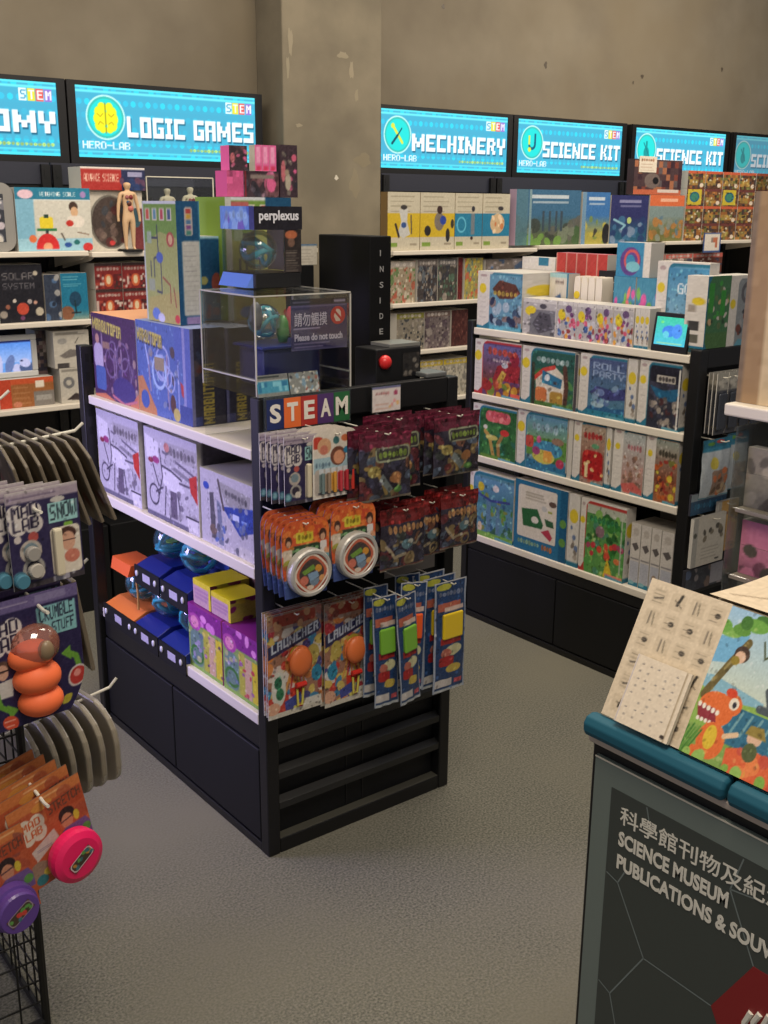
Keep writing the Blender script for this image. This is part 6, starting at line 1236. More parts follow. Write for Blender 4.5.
def mk_puz(w, h, s_):
    def f(e):
        a = Art(w, h, (178, 186, 190), 380); a.seed(s_); a.rect(0, 0, 1, .20, (30, 116, 146)); a.ell(.3, .08, .12, .03, (90, 150, 60)); a.ell(.6, .06, .12, .03, (190, 60, 60)); a.ell(.35, .40, .13, None, (206, 186, 60)); a.rrect(.3, .52, .86, .95, (150, 120, 100), .06); a.blobs(12, [(206, 110, 60), (110, 80, 60), (190, 160, 120)], .34, .55, .84, .92, .05, .1); a.rect(0, .97, 1, 1, (90, 150, 170))
        pouch(MB(), w, h, a, .03, .002, s_, (110, 130, 140)).build('film_bag', GLOSS, e, smooth=True)
    return f
o = hang('puzzle_bag', 'clear bag with a teal header at left on the display end', 'toy bag', 2.885, 1.985, .925, 'teal header bags', mk_puz(.150, .19, 1))
o = hang('puzzle_bag', 'clear bag with a teal header at right on the display end', 'toy bag', 3.03, 2.01, .925, 'teal header bags', mk_puz(.12, .19, 2))
a = Art(.19, .07, (56, 90, 120), 380); a.rect(0, 0, 1, .35, (150, 164, 172)); a.scrib(.1, .45, .9, .8, (70, 150, 190), 10, .010)
tag(MB().flat(a, (-.095, 0, 0), (.19, 0, 0), (0, 0, .07)).box(-.095, .095, .001, .008, 0, .07, C8((60, 60, 70))).build('header_strip', PRINT, None, (2.930, 2.028, .667)), 'blue printed strip across the display end under the teal bags', 'sign strip')
def mk_dice(w, h, s_, base, pal):
    def f(e):
        a = Art(w, h, base, 380); a.seed(s_); a.rect(0, 0, .16, 1, (170, 166, 156)); a.ell(.08, .35, .05, None, (90, 90, 80)); a.blobs(9, pal, .3, .25, .9, .5, .04, .08); a.lines(.3, .65, .9, .85, 4, (170, 160, 146), .01); a.ell(.8, .92, .07, .02, (60, 60, 60))
        card(MB(), w, h, a, .012).build('pack_box', PRINT, e)
    return f
hang('dice_pack', 'white pack printed with small black figures, display end', 'toy pack', 2.885, 1.985, .672, 'packs on the lower hooks', mk_dice(.17, .165, 1, (200, 192, 176), [(90, 84, 76), (130, 120, 100)]))
hang('dice_pack', 'orange and yellow pack right behind the white pack', 'toy pack', 3.01, 2.005, .70, 'packs on the lower hooks', mk_dice(.11, .175, 2, (196, 150, 80), [(206, 120, 50), (216, 190, 70), (120, 80, 60)]))
a = Art(.2, .075, (70, 72, 80), 380); a.seed(4); a.blobs(14, [(150, 140, 140), (96, 110, 140), (60, 60, 70), (120, 100, 90)], a=.04, b=.1); a.rect(.66, 0, 1, .9, (160, 156, 160))
tag(MB().flat(a, (-.10, 0, 0), (.20, 0, 0), (0, 0, .075)).box(-.10, .10, .001, .014, 0, .075, C8((50, 50, 56))).build('flat_pack', PRINT, None, (2.935, 2.023, .405)), 'flat grey pack leaning on the lowest rail of the display end', 'pack')

# ------------------------------------------------------------------ fixture with a white shelf at the right edge
rf = empty('brochure_fixture', 'fixture with a white shelf and clear pockets at the right edge', 'fixture', (2.36, 1.0, 0))
def rp(name, m_, x0, x1, y0, y1, z0, z1, bevel=.002): return MB().box(x0 - 2.36, x1 - 2.36, y0 - 1.0, y1 - 1.0, z0, z1).build(name, m_, rf, bevel=bevel)
rp('shelf', WHITE, 2.090, 2.62, .35, 1.430, 1.172, 1.200, .004)
rp('cabinet', WHITE, 2.20, 2.62, .36, 1.36, 0, .42)
rp('back_board', mat('board_beige', (156, 140, 118), .6), 2.60, 2.62, .36, 1.40, .4205, 1.1715)
for y in (1.395, 1.02, .64): rp('clear_divider', CLEARP, 2.10, 2.598, y, y + .005, .421, 1.15)
rp('clear_front', CLEAR, 2.100, 2.105, .66, 1.394, .962, 1.05); rp('clear_front', CLEAR, 2.104, 2.109, .66, 1.394, .80, .88)
rp('pocket_floor', mat('pocket_pale', (176, 164, 144), .5), 2.11, 2.598, .66, 1.39, .950, .960); rp('pocket_floor', MATS['pocket_pale'], 2.12, 2.598, .66, 1.39, .4205, .427); rp('pocket_floor', MATS['pocket_pale'], 2.111, 2.598, .66, 1.39, .788, .797)
carton_L('brown_carton', 'tall brown carton on the white shelf at the right edge', 'box', 1.425, 1.05, 1.2005, 1.66, 2.125, .3, (lambda q: (q.rect(.16, 0, 1, 1, (204, 180, 134)), q.rect(0, 0, .04, 1, (124, 104, 76)), q)[-1])(Art(.37, .46, (158, 126, 80), 120)), top=(170, 150, 120), base=(150, 126, 96))
def leaf(nm, lb, y, z, h, c, s_, x=2.13):
    a = Art(.12, h, c, 260); a.seed(s_).blobs(10, [tuple(int(q * .7) for q in c), tuple(min(255, int(q * 1.2)) for q in c), (90, 80, 70)], a=.08, b=.2)
    return carton_L(nm, lb, 'leaflets', y + .06, y - .06, z, z + h, x, .03, a, group='leaflets in the clear pockets')
leaf('leaflet_stack', 'grey leaflets in the upper clear pocket, left', 1.325, .961, .14, (140, 132, 118), 1, 2.135)
leaf('leaflet_stack', 'brown leaflets in the upper clear pocket, right', 1.20, .961, .20, (130, 104, 80), 2, 2.18)
leaf('leaflet_stack', 'pink covered leaflets in the lower clear pocket', 1.325, .798, .13, (206, 120, 150), 3, 2.14)
leaf('leaflet_stack', 'cream leaflets in the lowest clear pocket, right', 1.30, .428, .14, (186, 172, 148), 4, 2.14)

# ------------------------------------------------------------------ sign stand with books, front right
SX = 1.134
st = empty('book_stand', 'dark stand with a teal bumper and a museum souvenirs sign, front right', 'display stand', (1.45, .40, 0))
def sp(name, m_, x0, x1, y0, y1, z0, z1, bevel=.003): return MB().box(x0 - 1.45, x1 - 1.45, y0 - .40, y1 - .40, z0, z1).build(name, m_, st, bevel=bevel)
SY1, SY0 = .954, -.15
sp('cabinet', BLACK, SX + .006, 1.76, SY0, SY1 - .004, 0, .8585)
sp('top_trim', mat('pinkish_trim', (186, 172, 160), .45), SX - .002, 1.77, SY0 - .004, SY1, .859, .872, .003)
for y0, y1 in ((.713, SY1 + .002), (.46, .708), (.20, .455), (-.10, .195)):
    b = MB(); prof = [(-.012, .874), (-.016, .882), (-.016, .893), (-.010, .903), (.002, .906), (.012, .903), (.014, .893), (.014, .873)]
    n = len(prof); r_ = .008
    ys = (y0, y0 + .004, y1 - .004, y1); sc_ = (.7, 1, 1, .7)
    v = []
    for y, s_ in zip(ys, sc_): v += [(SX + p[0] * s_ - 1.45, y - .40, .889 + (p[1] - .889) * s_) for p in prof]
    f = [tuple(range(n)), tuple(range(3 * n, 4 * n))[::-1]] + [(k * n + i, (k + 1) * n + i, (k + 1) * n + (i + 1) % n, k * n + (i + 1) % n) for k in range(3) for i in range(n)]
    b.add(v, f); b.build('teal_bumper', mat('bumper_teal', (6, 80, 100), .7), st, smooth=False, bevel=.002)
# wedge carrying the books, then a flat top
b = MB(); y0, y1 = SY0 - .4, .925 - .4
P = [(1.16, .8725), (1.262, 1.078), (1.75, 1.078), (1.75, .8725)]
v = [(x - 1.45, y0, z) for x, z in P] + [(x - 1.45, y1 if i < 1 else y1, z) for i, (x, z) in enumerate(P)]
yy = [.925, .862, .850, .850]
v = [(x - 1.45, y0, z) for x, z in P] + [(x - 1.45, yy[i] - .4, z) for i, (x, z) in enumerate(P)]
b.add(v, [(0, 1, 2, 3), (7, 6, 5, 4), (0, 4, 5, 1), (1, 5, 6, 2), (2, 6, 7, 3), (3, 7, 4, 0)]); b.build('slanted_rack', BLACK, st)
# sign panel: flat board standing in front of the cabinet
sg = empty('museum_sign', 'grey green sign board reading SCIENCE MUSEUM PUBLICATIONS & SOUVENIRS', 'sign', (SX, .40, .06))
def SV(y, z): return (y - .40, z - .06)
def quad_part(name, m_, pts, x0, x1, bevel=0):
    n = len(pts); b = MB(); b.add([(x0, *SV(y, z)) for y, z in pts] + [(x1, *SV(y, z)) for y, z in pts], [tuple(range(n)), tuple(range(n, 2 * n))[::-1]] + [(i, n + i, n + (i + 1) % n, (i + 1) % n) for i in range(n)])
    return b.build(name, m_, sg, bevel=bevel)
quad_part('board', mat('sign_grey_green', (112, 123, 117), .5), [(.938, .843), (-.13, .843), (-.13, .06), (.938, .06)], -.0012, .0055)
b = MB(); b.box(-.0022, -.0013, *[q for q in (-.13 - .40, .938 - .40)], .7806, .783); b.build('board_edge', mat('edge_light', (206, 200, 184), .4), sg)
quad_part('panel', mat('sign_dark', (62, 68, 64), .5), [(.904, .805), (-.10, .805), (-.10, .08), (.904, .08)], -.0018, -.0013)
HEXL = mat('hex_line', (116, 126, 124), .5)
hx = MB()
def seg(a_, b_, t=.0011):
    (y0, z0), (y1, z1) = a_, b_; L = math.hypot(y1 - y0, z1 - z0); ny, nz = -(z1 - z0) / L * t, (y1 - y0) / L * t
    hx.add([(-.0021, *SV(y0 + ny, z0 + nz)), (-.0021, *SV(y1 + ny, z1 + nz)), (-.0021, *SV(y1 - ny, z1 - nz)), (-.0021, *SV(y0 - ny, z0 - nz))], [(0, 1, 2, 3)])
K = dict(a=(.902, .664), b=(.880, .657), c=(.823, .560), d=(.879, .462), e=(.902, .472), f=(.705, .557), g=(.649, .657), h=(.695, .749), i=(.680, .803), j=(.839, .803), k=(.828, .765), l=(.857, .39), m=(.80, .365), n=(.705, .40), o=(.56, .657), p=(.50, .557), q=(.56, .457), r=(.649, .457), s=(.42, .557), t=(.36, .657), u=(.60, .765), v=(.40, .78), w=(.869, .68))
for p_, q_ in ('ab', 'bc', 'cd', 'de', 'cf', 'gh', 'hi', 'jk', 'dl', 'lm', 'mn', 'nr', 'qn', 'ps', 'st', 'ou', 'uh', 'tv', 'bw'): seg(K[p_], K[q_])
hx.build('hexagon_lines', HEXL, sg)
quad_part('red_hexagon', mat('sign_red', (136, 24, 28), .5), [(.705, .557), (.649, .657), (.555, .657), (.499, .557), (.555, .457), (.649, .457)], -.0023, -.0019)
SL = mat('sign_text', (226, 222, 208), .5)
U_ = (0, -1, 0); V_ = (0, 0, 1)
text_part('lettering', '科學館刊物及紀念品', sg, (-.0022, *SV(.884, .755)), U_, V_, .308, .030, SL, .010, .0004)
text_part('lettering', 'SCIENCE MUSEUM', sg, (-.0022, *SV(.884, .7185)), U_, V_, .188, .0245, SL, .035, .0004)
text_part('lettering', 'PUBLICATIONS & SOUVENIRS', sg, (-.0022, *SV(.884, .680)), U_, V_, .322, .0245, SL, .035, .0004)
fl = MB()
for i in range(5):
    y = .648 - i * .013; fl.tube([(-.0028, *SV(y, .51)), (-.0028, *SV(y + .004, .565 + .012 * math.sin(i * 1.1))), (-.0028, *SV(y - .004, .60 - .006 * abs(i - 2)))], .0042, 6)
fl.build('white_emblem', SL, sg)

# books leaning on the rack
SLX, SLZ = .095, .19
def lean(mb, art, yl, yr, s0=0.0, s1=1.0, lift=.002, t=.003, side=(210, 200, 180)):
    """sheet leaning on the slanted rack between y = yl (left) and yr"""
    n = np.array([-.19, 0, .095]); n = n / np.linalg.norm(n)
    o = np.array([1.143 + SLX * s0, yl, .9065 + SLZ * s0]); v = np.array([SLX, 0, SLZ]) * (s1 - s0); u = np.array([0, yr - yl, 0])
    mb.flat(art, o + n * (lift + t), u, v)
    q = o + n * lift; P = [q, q + u, q + u + v, q + v]; T = [p + n * t for p in P]
    mb.add(P + T, [(3, 2, 1, 0)] + [(i, (i + 1) % 4, 4 + (i + 1) % 4, 4 + i) for i in range(4)], C8(side)); return mb
a = Art(.135, .21, (212, 194, 166), 620); a.seed(5)
for i in range(6):
    for j in range(4):
        x, y = .08 + j * .235, .05 + i * .155
        a.rrect(x, y, x + .18, y + .12, (202, 184, 156), .02)
        k = a.r.randrange(4)
        if k == 0: a.line([(x + .12, y + .01), (x + .09, y + .08)], .016, (60, 56, 50)); a.line([(x + .05, y + .05), (x + .15, y + .09)], .006, (110, 100, 86))
        elif k == 1: a.ell(x + .10, y + .06, .035, .018, (76, 70, 62)); a.lines(x + .02, y + .02, x + .14, y + .10, 3, (150, 136, 116), .004)
        elif k == 2: a.lines(x + .02, y + .02, x + .15, y + .10, 4, (160, 146, 124), .005); a.line([(x + .04, y + .08), (x + .14, y + .06)], .009, (90, 84, 74))
        else: a.line([(x + .06, y + .02), (x + .06, y + .10)], .010, (120, 110, 96)); a.line([(x + .10, y + .02), (x + .12, y + .10)], .008, (130, 120, 100))
tag(lean(MB(), a, .938, .800, 0, 1.0).build('ink_drawing_book', PRINT), 'cream book cover with rows of small ink drawings on the stand', 'book')
a = Art(.1, .1, (222, 206, 182), 620); a.seed(8)
for i in range(8):
    for j in range(5):
        if a.r.random() < .8: a.ell(.14 + j * .16 + a.r.uniform(-.02, .02), .12 + i * .105, .022, .012, (130, 124, 120))
a.line([(.02, 0), (.02, 1)], .003, (150, 150, 190)); a.rect(.90, 0, .93, 1, (170, 150, 120)); a.ell(.88, .93, .04, .03, (60, 50, 44))
tag(lean(MB(), a, .905, .812, 0.0, .48, .012, .006).build('small_dotted_book', PRINT), 'small cream dotted booklet leaning in front of the ink drawing book', 'book')
a = Art(.26, .21, (214, 210, 180), 700); a.seed(12); q = a
q.grad((150, 190, 220), (206, 214, 190), 0, .0, 1, .6); q.poly([(0, .25), (.35, .15), (.30, .35), (0, .42)], (110, 174, 214)); q.poly([(0, .50), (.2, .46), (.6, .52), (.6, .62), (0, .62)], (130, 180, 200)); q.rect(.0, .62, 1, 1, (130, 166, 80)); q.poly([(0, .58), (.12, .54), (.3, .60), (.55, .56), (1, .66), (1, .8), (0, .8)], (140, 180, 80)); q.rect(.35, .60, 1, .84, (50, 110, 140))
for i in range(9): q.line([(.42 + i * .07, .62), (.38 + i * .07, .76)], .008, (110, 160, 170))
q.line([(.36, .20), (.28, .36), (.18, .60)], .024, (110, 96, 54)); q.line([(.34, .22), (.26, .40)], .008, (150, 134, 80))
for i in range(26): q.ell(q.r.uniform(.12, 1), q.r.uniform(0, .17), q.r.uniform(.04, .09), q.r.uniform(.03, .06), q.r.choice([(96, 150, 60), (110, 168, 70), (70, 120, 50), (130, 180, 84)]))
q.line([(.46, .16), (.5, .26), (.56, .20)], .006, (80, 90, 60)); q.line([(.58, .16), (.6, .28), (.68, .24)], .006, (80, 90, 60))
q.ell(.34, .28, .055, .055, (74, 56, 46)); q.ell(.335, .30, .038, .04, (222, 180, 150)); q.ell(.31, .33, .03, .03, (150, 130, 50))
q.poly([(.70, .38), (1, .40), (1, .64), (.72, .60), (.80, .50)], (96, 60, 130)); q.ell(.78, .44, .10, .06, (96, 60, 130)); q.line([(.6, .44), (.66, .56), (.58, .56)], .02, (80, 90, 96))
DB = (232, 110, 50)
q.ell(.30, .66, .13, .11, DB); q.ell(.40, .60, .07, .07, DB); q.ell(.41, .59, .035, .04, (230, 220, 200)); q.ell(.415, .595, .015, .02, (50, 50, 60)); q.poly([(.16, .66), (.30, .66), (.34, .76), (.20, .76)], (150, 50, 60))
for i in range(5): q.ell(.18 + i * .035, .665 + .004 * i, .014, .018, (236, 228, 210)); q.ell(.20 + i * .03, .755, .012, .015, (236, 228, 210))
q.ell(.37, .53, .04, .03, (220, 70, 40)); q.ell(.34, .86, .10, .12, DB); q.ell(.33, .84, .045, .08, (226, 190, 50)); q.line([(.42, .80), (.50, .76)], .014, (226, 190, 150)); q.ell(.26, .96, .06, .04, DB)
q.poly([(.46, .86), (.62, .80), (.85, .84), (1, .95), (1, 1), (.48, 1)], (228, 100, 56)); q.blobs(12, [(240, 130, 70), (206, 80, 60), (222, 180, 60)], .48, .84, 1, .98, .02, .05)
q.ell(.62, .74, .05, .05, (222, 180, 150)); q.poly([(.55, .73), (.57, .67), (.66, .66), (.70, .73)], (150, 130, 60)); q.ell(.62, .83, .05, .06, (90, 100, 60))
for i in range(14): q.line([(.02 + i * .013, 1.0), (.05 + i * .016, .80 + .02 * (i % 3))], .006, (70, 130, 50) if i % 2 else (96, 150, 60))
q.rect(0, 0, .02, 1, (170, 190, 200)); q.blobs(8, [(130, 176, 70), (150, 190, 90)], .1, .97, .9, 1, .02, .04); q.speck(160, .005, .014, .3)
q.a = np.roll(q.a, -int(q.a.shape[1] * .15), 1)
tag(lean(MB(), a, .797, .592, 0, .99, .004, .006).build('picture_book', PRINT), 'bright picture book with an orange dinosaur and green tree', 'book')
a = Art(.235, .21, (150, 190, 214), 300); a.seed(3); a.grad((130, 176, 214), (206, 214, 190), 0, 0, 1, .55); a.poly([(0, .6), (.3, .5), (.6, .58), (1, .48), (1, 1), (0, 1)], (110, 160, 80)); a.poly([(0, .8), (.5, .72), (1, .82), (1, 1), (0, 1)], (80, 136, 66)); a.ell(.75, .22, .12, None, (230, 200, 90)); a.blobs(10, [(96, 150, 60), (70, 126, 56)], 0, .0, .4, .25, .06, .12); a.line([(.12, .2), (.16, .7)], .02, (110, 90, 60)); a.ell(.55, .66, .16, .10, (220, 120, 60)); a.ell(.68, .56, .07, .06, (220, 120, 60)); a.ell(.70, .55, .015, .015, (40, 40, 40))
tag(lean(MB(), a, .585, .35, 0, 1.0, .004, .006).build('picture_book', PRINT), 'second picture book out at the right end of the stand', 'book')
# newsprint lying on the flat top
for i, (x0, x1, y0, y1, rz, dz, lb) in enumerate(((1.268, 1.56, .52, .862, .0, 0, 'cream newsprint sheets lying flat behind the leaning books'), (1.335, 1.66, .50, .80, .10, .012, 'upper fold of cream newsprint lying askew at the right edge'))):
    w, h = x1 - x0, y1 - y0; a = Art(w, h, (206, 188, 160), 260); a.seed(20 + i); a.lines(.08, .1, .9, .9, 12, (190, 172, 146), .004); a.line([(.1, .06), (.24, .30)], .008, (140, 120, 96))
    mb = MB(); mb.panel(a, lambda u, v: ((u - .5) * w, (v - .5) * h, .010 + .004 * np.sin(u * 5 + i) * np.sin(v * 4))); mb.box(-w / 2, w / 2, -h / 2, h / 2, 0, .0055, C8((200, 184, 158)), skip='+z')
    o = mb.build('newsprint', PRINT, None, ((x0 + x1) / 2, (y0 + y1) / 2, 1.0785 + dz + (.006 if i else 0)), rz); tag(o, lb, 'newspaper')

# ------------------------------------------------------------------ wire rack with hanging science packs, front left
WR = mat('rack_wire', (16, 15, 15), .4)
RX, RY = .592, 1.872
wr = empty('wire_rack', 'black wire grid rack hung with science packs, front left', 'rack', (RX - .2, RY + .2, 0))
oc = (RX - .2, RY + .2)
def wt(P, r): return [(x - oc[0], y - oc[1], z) for x, y, z in P], r
for x, y in ((RX, RY), (RX - .40, RY), (RX, RY + .40), (RX - .40, RY + .40)):
    P, r = wt([(x, y, 0), (x, y, 1.27)], .0085); MB().tube(P, r, 8).build('post', WR, wr)
for fc in range(4):
    b = MB()
    def pt(s_, z): return {0: (RX - s_, RY, z), 1: (RX, RY + s_, z), 2: (RX - s_, RY + .40, z), 3: (RX - .40, RY + s_, z)}[fc]
    for k in range(1, 8): P, r = wt([pt(.05 * k, .012), pt(.05 * k, 1.262)], .0022); b.tube(P, r, 5)
    for k in range(25): P, r = wt([pt(0, .06 + k * .05), pt(.40, .06 + k * .05)], .0022); b.tube(P, r, 5)
    P, r = wt([pt(0, .012), pt(.40, .012)], .007); b.tube(P, r, 6); P, r = wt([pt(0, 1.262), pt(.40, 1.262)], .006); b.tube(P, r, 6)
    b.build('grid_panel', WR, wr)
def hook(p0, p1, up=.012):
    d = (Vector(p1) - Vector(p0)).normalized()
    P, r = wt([p0, p1, tuple(Vector(p1) + d * .018 + Vector((0, 0, up)))], .0032); MB().tube(P, r, 8).build('hook', ROD, wr)
hook((RX, 2.0, 1.178), (RX + .20, 2.0, 1.196)); hook((RX, 2.16, 1.236), (RX + .115, 2.16, 1.246)); hook((RX, 2.0, .905), (RX + .19, 2.0, .918)); hook((RX, 2.0, .598), (RX + .235, 2.0, .640), .014)
for x, z, y in ((RX + .020, 1.135, 1.735), (RX + .012, .962, 1.72), (RX - .018, .604, 1.715), (RX - .135, .560, 1.69)): hook((x, RY - .004, z), (x, y, z - .012), .004)
# packs facing the camera
def mk_lab(w, h):
    def f(e):
        card(MB(), w, h, snow_card(w, h), .002).build('backing_card', PRINT, e)
        MB().box(w * .07, w * .19, -.014, -.0008, -h * .93, -h * .43).build('snow_tube', MATS['snow_tube'], e, bevel=.004)
        for i, (x, z) in enumerate(((-.22, -.64), (-.20, -.82), (-.40, -.90))):
            MB().lathe([(w * .10, 0), (w * .10, .008), (w * .085, .011)], 20, (x * w, -.001, z * h), 'y').build('dish', [mat('dish_grey', (150, 146, 140), .3), mat('dish_pale', (176, 170, 160), .3), mat('dish_teal', (70, 120, 140), .3)][i], e)
    return f
o = hang('science_pack', 'mad lab snow science pack, frontmost at the top of the wire rack', 'toy pack', .628, 1.752, 1.158, 'mad lab snow packs on the wire rack', mk_lab(.132, .172)); o.rotation_euler = (0, R(-1), R(6))
stack(o, 7, .017, 'mad lab snow science pack on the wire rack, %s from the front', .003, 12, -.024)
def mk_crumble(e):
    w, h = .235, .235
    a = Art(w, h, (38, 32, 70), 620); a.seed(2)
    a.rect(0, 0, 1, .10, (96, 84, 130)); a.rect(.66, .02, .9, .08, (120, 110, 150)); a.lines(.3, .05, .6, .05, 1, (140, 130, 160), .006)
    bubble_text(a, 'MAD', 'LAB', .27, .15, .52, .40); a.rrect(.66, .12, .97, .27, (120, 176, 180), .01); a.rrect(.74, .24, .97, .36, (120, 176, 180), .01); a.text('CRUMBLE', .68, .14, .95, .245, (36, 40, 60), .3, -.08); a.text('STUFF', .77, .26, .95, .345, (36, 40, 60), .3, -.08)
    a.ell(.36, .50, .06, .05, (90, 64, 54)); a.ell(.36, .54, .045, .06, (196, 150, 126)); a.poly([(.28, .62), (.44, .60), (.42, .74), (.30, .74)], (190, 186, 180)); a.line([(.31, .535), (.41, .53)], .008, (60, 44, 44))
    def arrow(P, hd_): a.line(P, .022, (96, 150, 50)); a.poly(hd_, (96, 150, 50))
    arrow([(.30, .70), (.31, .80), (.38, .86)], [(.36, .92), (.45, .86), (.36, .80)]); arrow([(.96, .68), (.94, .58), (.88, .54)], [(.90, .48), (.82, .53), (.90, .60)])
    a.ell(.95, .74, .085, .085, (190, 180, 176)); a.ell(.95, .74, .07, .07, (176, 50, 44)); a.ell(.94, .72, .03, .03, (210, 130, 120)); a.ell(.35, .95, .075, .06, (200, 70, 44)); a.lines(.30, .93, .40, .97, 2, (226, 150, 130), .006); a.rrect(.86, .87, .94, .94, (170, 160, 50), .02)
    card(MB(), w, h, a, .002, lambda v: 1 - .28 * np.clip((.30 - v) / .30, 0, 1) ** 1.6, (70, 60, 90)).build('backing_card', PRINT, e)
    b = MB()
    c = .105
    b.ball((w * .115, -.006, -h * .39), w * .185, .034, w * .165, 22, 14); b.build('clear_dome', clear_mat('dome_pink', (.9, .72, .66), .12, .1, .25, (.8, .3, .2)), e, smooth=True)
    for i, (x, z, r1, r2, dp) in enumerate(((.075, -.46, .175, .12, .030), (.105, -.64, .185, .135, .038), (.115, -.83, .175, .125, .038))):
        MB().ball((w * x, -.004, h * z), w * r1, dp, h * r2, 22, 14).build('slime_lump', CLR, e, smooth=True)
    MB().ball((w * .14, -.034, -h * .40), w * .06, .012, h * .08, 14, 10).build('window_toy', mat('lump_toy', (130, 110, 84), .4), e, smooth=True)
o = hang('slime_pack', 'mad lab crumble stuff pack with big orange slime lumps', 'toy pack', .561, 1.742, .975, 'crumble stuff packs on the wire rack', mk_crumble); o.rotation_euler = (0, R(-1), R(6))
c = copy_tree(o); c.location = (.553, 1.80, .982); c['label'] = 'crumble stuff pack hanging right behind the front orange one'
def mk_stretch(c, mname, s_, lab):
    def f(e):
        w, h = .150, .180
        a = Art(w, h, (186, 84, 50), 620); a.seed(s_)
        a.rect(0, 0, 1, .12, (206, 116, 60)); a.lines(.4, .05, .9, .05, 1, (230, 170, 110), .012); a.ell(.45, .12, .14, .05, (216, 140, 60)); a.blobs(10, [(160, 70, 50), (206, 110, 60), (120, 60, 60)], 0, .1, 1, .9, .04, .12, .6)
        for dx, dy, r_ in ((-.08, -.05, .10), (.08, -.05, .10), (-.07, .06, .10), (.08, .06, .10)): a.ell(.26 + dx, .32 + dy, r_, r_, (216, 200, 180))
        a.text('MAD', .14, .22, .38, .31, (206, 90, 40), .45, -.06); a.text('LAB', .16, .33, .38, .42, (206, 90, 40), .45, -.06); a.rect(.48, .14, .98, .30, (176, 70, 40)); a.text('STRETCH', .51, .165, .96, .275, (90, 60, 50), .35, -.08)
        a.poly([(.18, .56), (.52, .44), (.56, .56), (.22, .70)], (196, 180, 170)); a.lines(.25, .58, .48, .60, 2, (150, 140, 150), .006); a.ell(.72, .38, .11, .09, (50, 36, 36)); a.ell(.71, .45, .08, .09, (196, 130, 96)); a.line([(.63, .44), (.79, .42)], .010, (90, 60, 60)); a.poly([(.5, .62), (.66, .52), (.95, .52), (1, .6), (1, .75), (.5, .75)], (110, 80, 140)); a.ell(.93, .64, .06, .05, (90, 150, 70)); a.ell(.84, .44, .04, .06, (206, 180, 50)); a.ell(.22, .8, .14, .1, (150, 120, 100)); a.ell(.22, .92, .08, .06, (50, 120, 130)); a.blobs(4, [(190, 60, 60), (200, 180, 60)], .3, .85, .9, .98, .03, .06)
        card(MB(), w, h, a, .002, None, (150, 120, 100)).build('backing_card', PRINT, e)
        m_ = mat(mname, c, .35)
        d = (.020, -.003, -.142)
        if lab: MB().lathe([(.050, 0), (.052, .020), (.050, .030), (.046, .036), (.0, .038)], 36, d, 'y').build('slime_pot', m_, e, smooth=False).modifiers.new('b', 'BEVEL').limit_method = 'ANGLE'
        else: MB().lathe([(.044, 0), (.044, .018), (.039, .020), (.039, .034), (.036, .038), (.0, .039)], 36, d, 'y').build('slime_pot', m_, e)
        q = Art(.06, .03, (90, 60, 50), 700); q.seed(s_); q.rrect(0, 0, 1, 1, (216, 190, 196) if lab else (150, 130, 150), .2); q.rrect(.05, .1, .95, .9, (70, 56, 44), .15); q.blobs(9, [(190, 130, 50), (90, 150, 70), (200, 60, 50), (60, 110, 120)], .1, .2, .9, .8, .06, .12)
        ca, sa = math.cos(.45), math.sin(.45)
        MB().flat(q, (d[0] - .026 * ca + .011 * sa, -.0425, d[2] - .026 * sa - .011 * ca), (.052 * ca, 0, .052 * sa), (-.022 * sa, 0, .022 * ca)).build('pot_label', PRINT, e)
    return f
o = hang('slime_pack', 'orange mad lab stretch pack with a hot pink slime pot', 'toy pack', .578, 1.735, .600, 'stretch packs on the wire rack', mk_stretch((232, 30, 96), 'slime_pink', 1, True)); o.rotation_euler = (0, R(-10), R(10))
first_ = o
for i in range(1, 5):
    c = copy_tree(o); c.location = (.578 - .012 * i, 1.735 + .024 * i, .606 + .004 * i); c['label'] = 'orange stretch pack hanging %s from the front behind the pink one' % ORD[i]
    for ch in [k for k in bpy.data.objects if k.parent == c and (k.name.startswith('slime_pot') or k.name.startswith('pot_label'))]:
        if i: bpy.data.objects.remove(ch)
    MB().lathe([(.050, 0), (.050, .016)], 20, (.020, -.003, -.095), 'y').build('slime_pot', mat('pot_back', (110, 84, 90), .4), c)
o = hang('slime_pack', 'mad lab stretch pack with a purple slime pot at the lower left', 'toy pack', .457, 1.712, .555, 'stretch packs on the wire rack', mk_stretch((92, 62, 140), 'slime_purple', 2, False)); o.rotation_euler = (0, R(-8), R(8))
c = copy_tree(o); c.location = (.447, 1.765, .56); c['label'] = 'stretch pack hanging right behind the purple slime pot pack'
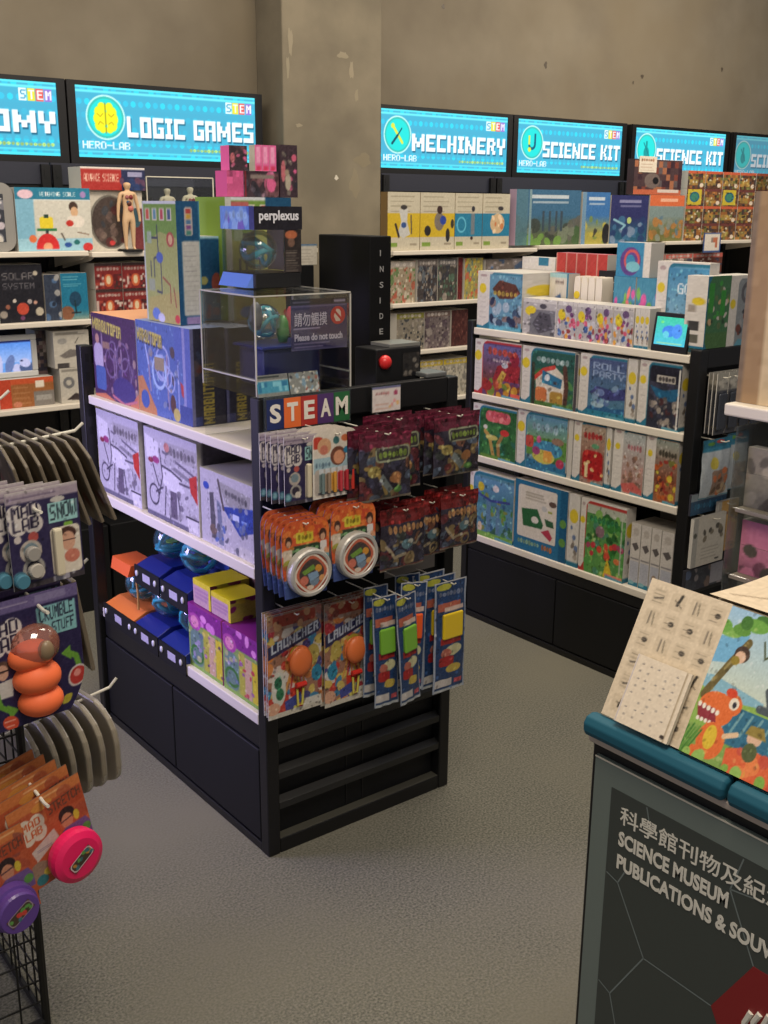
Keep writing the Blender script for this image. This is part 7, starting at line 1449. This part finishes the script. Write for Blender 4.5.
# packs hanging on the side hooks, seen from the back
def sleeve(name, w, h, t, m_, shape, x, z, i, lean_, label, group, yc=2.0, extra=None):
    e = empty(name, label, 'toy pack', (x, yc, z), 0, group)
    b = MB(); n = 30
    prof = [shape(k / (n - 1)) for k in range(n)]
    v = []
    for k, s_ in enumerate(prof):
        zz = -h * (1 - k / (n - 1)); v += [(-t / 2, -w / 2 * s_, zz), (-t / 2, w / 2 * s_, zz), (t / 2, w / 2 * s_, zz), (t / 2, -w / 2 * s_, zz)]
    f = [(3, 2, 1, 0), tuple(4 * (n - 1) + q for q in (0, 1, 2, 3))]
    for k in range(n - 1):
        for q in range(4): f.append((4 * k + q, 4 * k + (q + 1) % 4, 4 * k + 4 + (q + 1) % 4, 4 * k + 4 + q))
    b.add(v, f); b.build('pack_sleeve', m_, e, bevel=t * .3)
    if extra: extra(e, w, h, t)
    e.rotation_euler = (0, lean_, R(-2 + i)); return e
def ex_card(e, w, h, t):
    a = Art(w * .85, h, (104, 90, 72), 200); a.seed(4); a.blobs(14, [(130, 112, 88), (70, 60, 50), (110, 60, 50), (140, 124, 100)], a=.05, b=.14); a.rect(.1, .1, .5, .3, (130, 120, 100))
    MB().flat(a, (-t / 2 - .001, w * .42, -h * .98), (0, -w * .84, 0), (0, 0, h * .9)).build('card_back', PRINT, e)
for i in range(7):
    sleeve('sleeved_pack', .21, .170, .007, SLEEVE, lambda q: 1.0 if q < .8 else 1 - (q - .8) * 1.5, RX + .035 + i * .023, 1.195, i * .4, R(-14 - i * .8), 'brown sleeved pack seen from the back on the top side hook, %s from the rack' % ('first second third fourth fifth sixth seventh eighth'.split()[i]), 'sleeved packs on the top side hook', extra=ex_card)
for i in range(3):
    sleeve('narrow_pack', .13, .20, .010, SLEEVE, lambda q: 1.0, RX + .10 + i * .026, .915, i * .4, R(-8), 'narrow brown pack seen from behind on the middle side hook, %s from the rack' % ('first second third fourth'.split()[i]), 'narrow packs on the middle side hook', extra=ex_card)
BLP = mat('blue_putty', (60, 80, 140), .3)
def ex_blob(e, w, h, t): MB().ball((t * .2 + .006, 0, -h * .78), .014, w * .22, .018, 14, 8).build('blue_slime', BLP, e, smooth=True)
for i in range(6):
    sleeve('blister_pack', .24, .178, .013, CREAMP, lambda q: float(np.interp(q, [0, .03, .09, .18, .3, .6, .75, .86, .94, 1], [.35, .6, .82, .96, 1, 1, .93, .8, .6, .35])), RX + .035 + i * .029, .620 + i * .0045, i * 1.0 + 4, R(-1), 'cream rounded blister pack seen from behind on the low side hook, %s from the rack' % ('first second third fourth fifth sixth'.split()[i]), 'blister packs on the low side hook', extra=ex_blob if i > 2 else None)
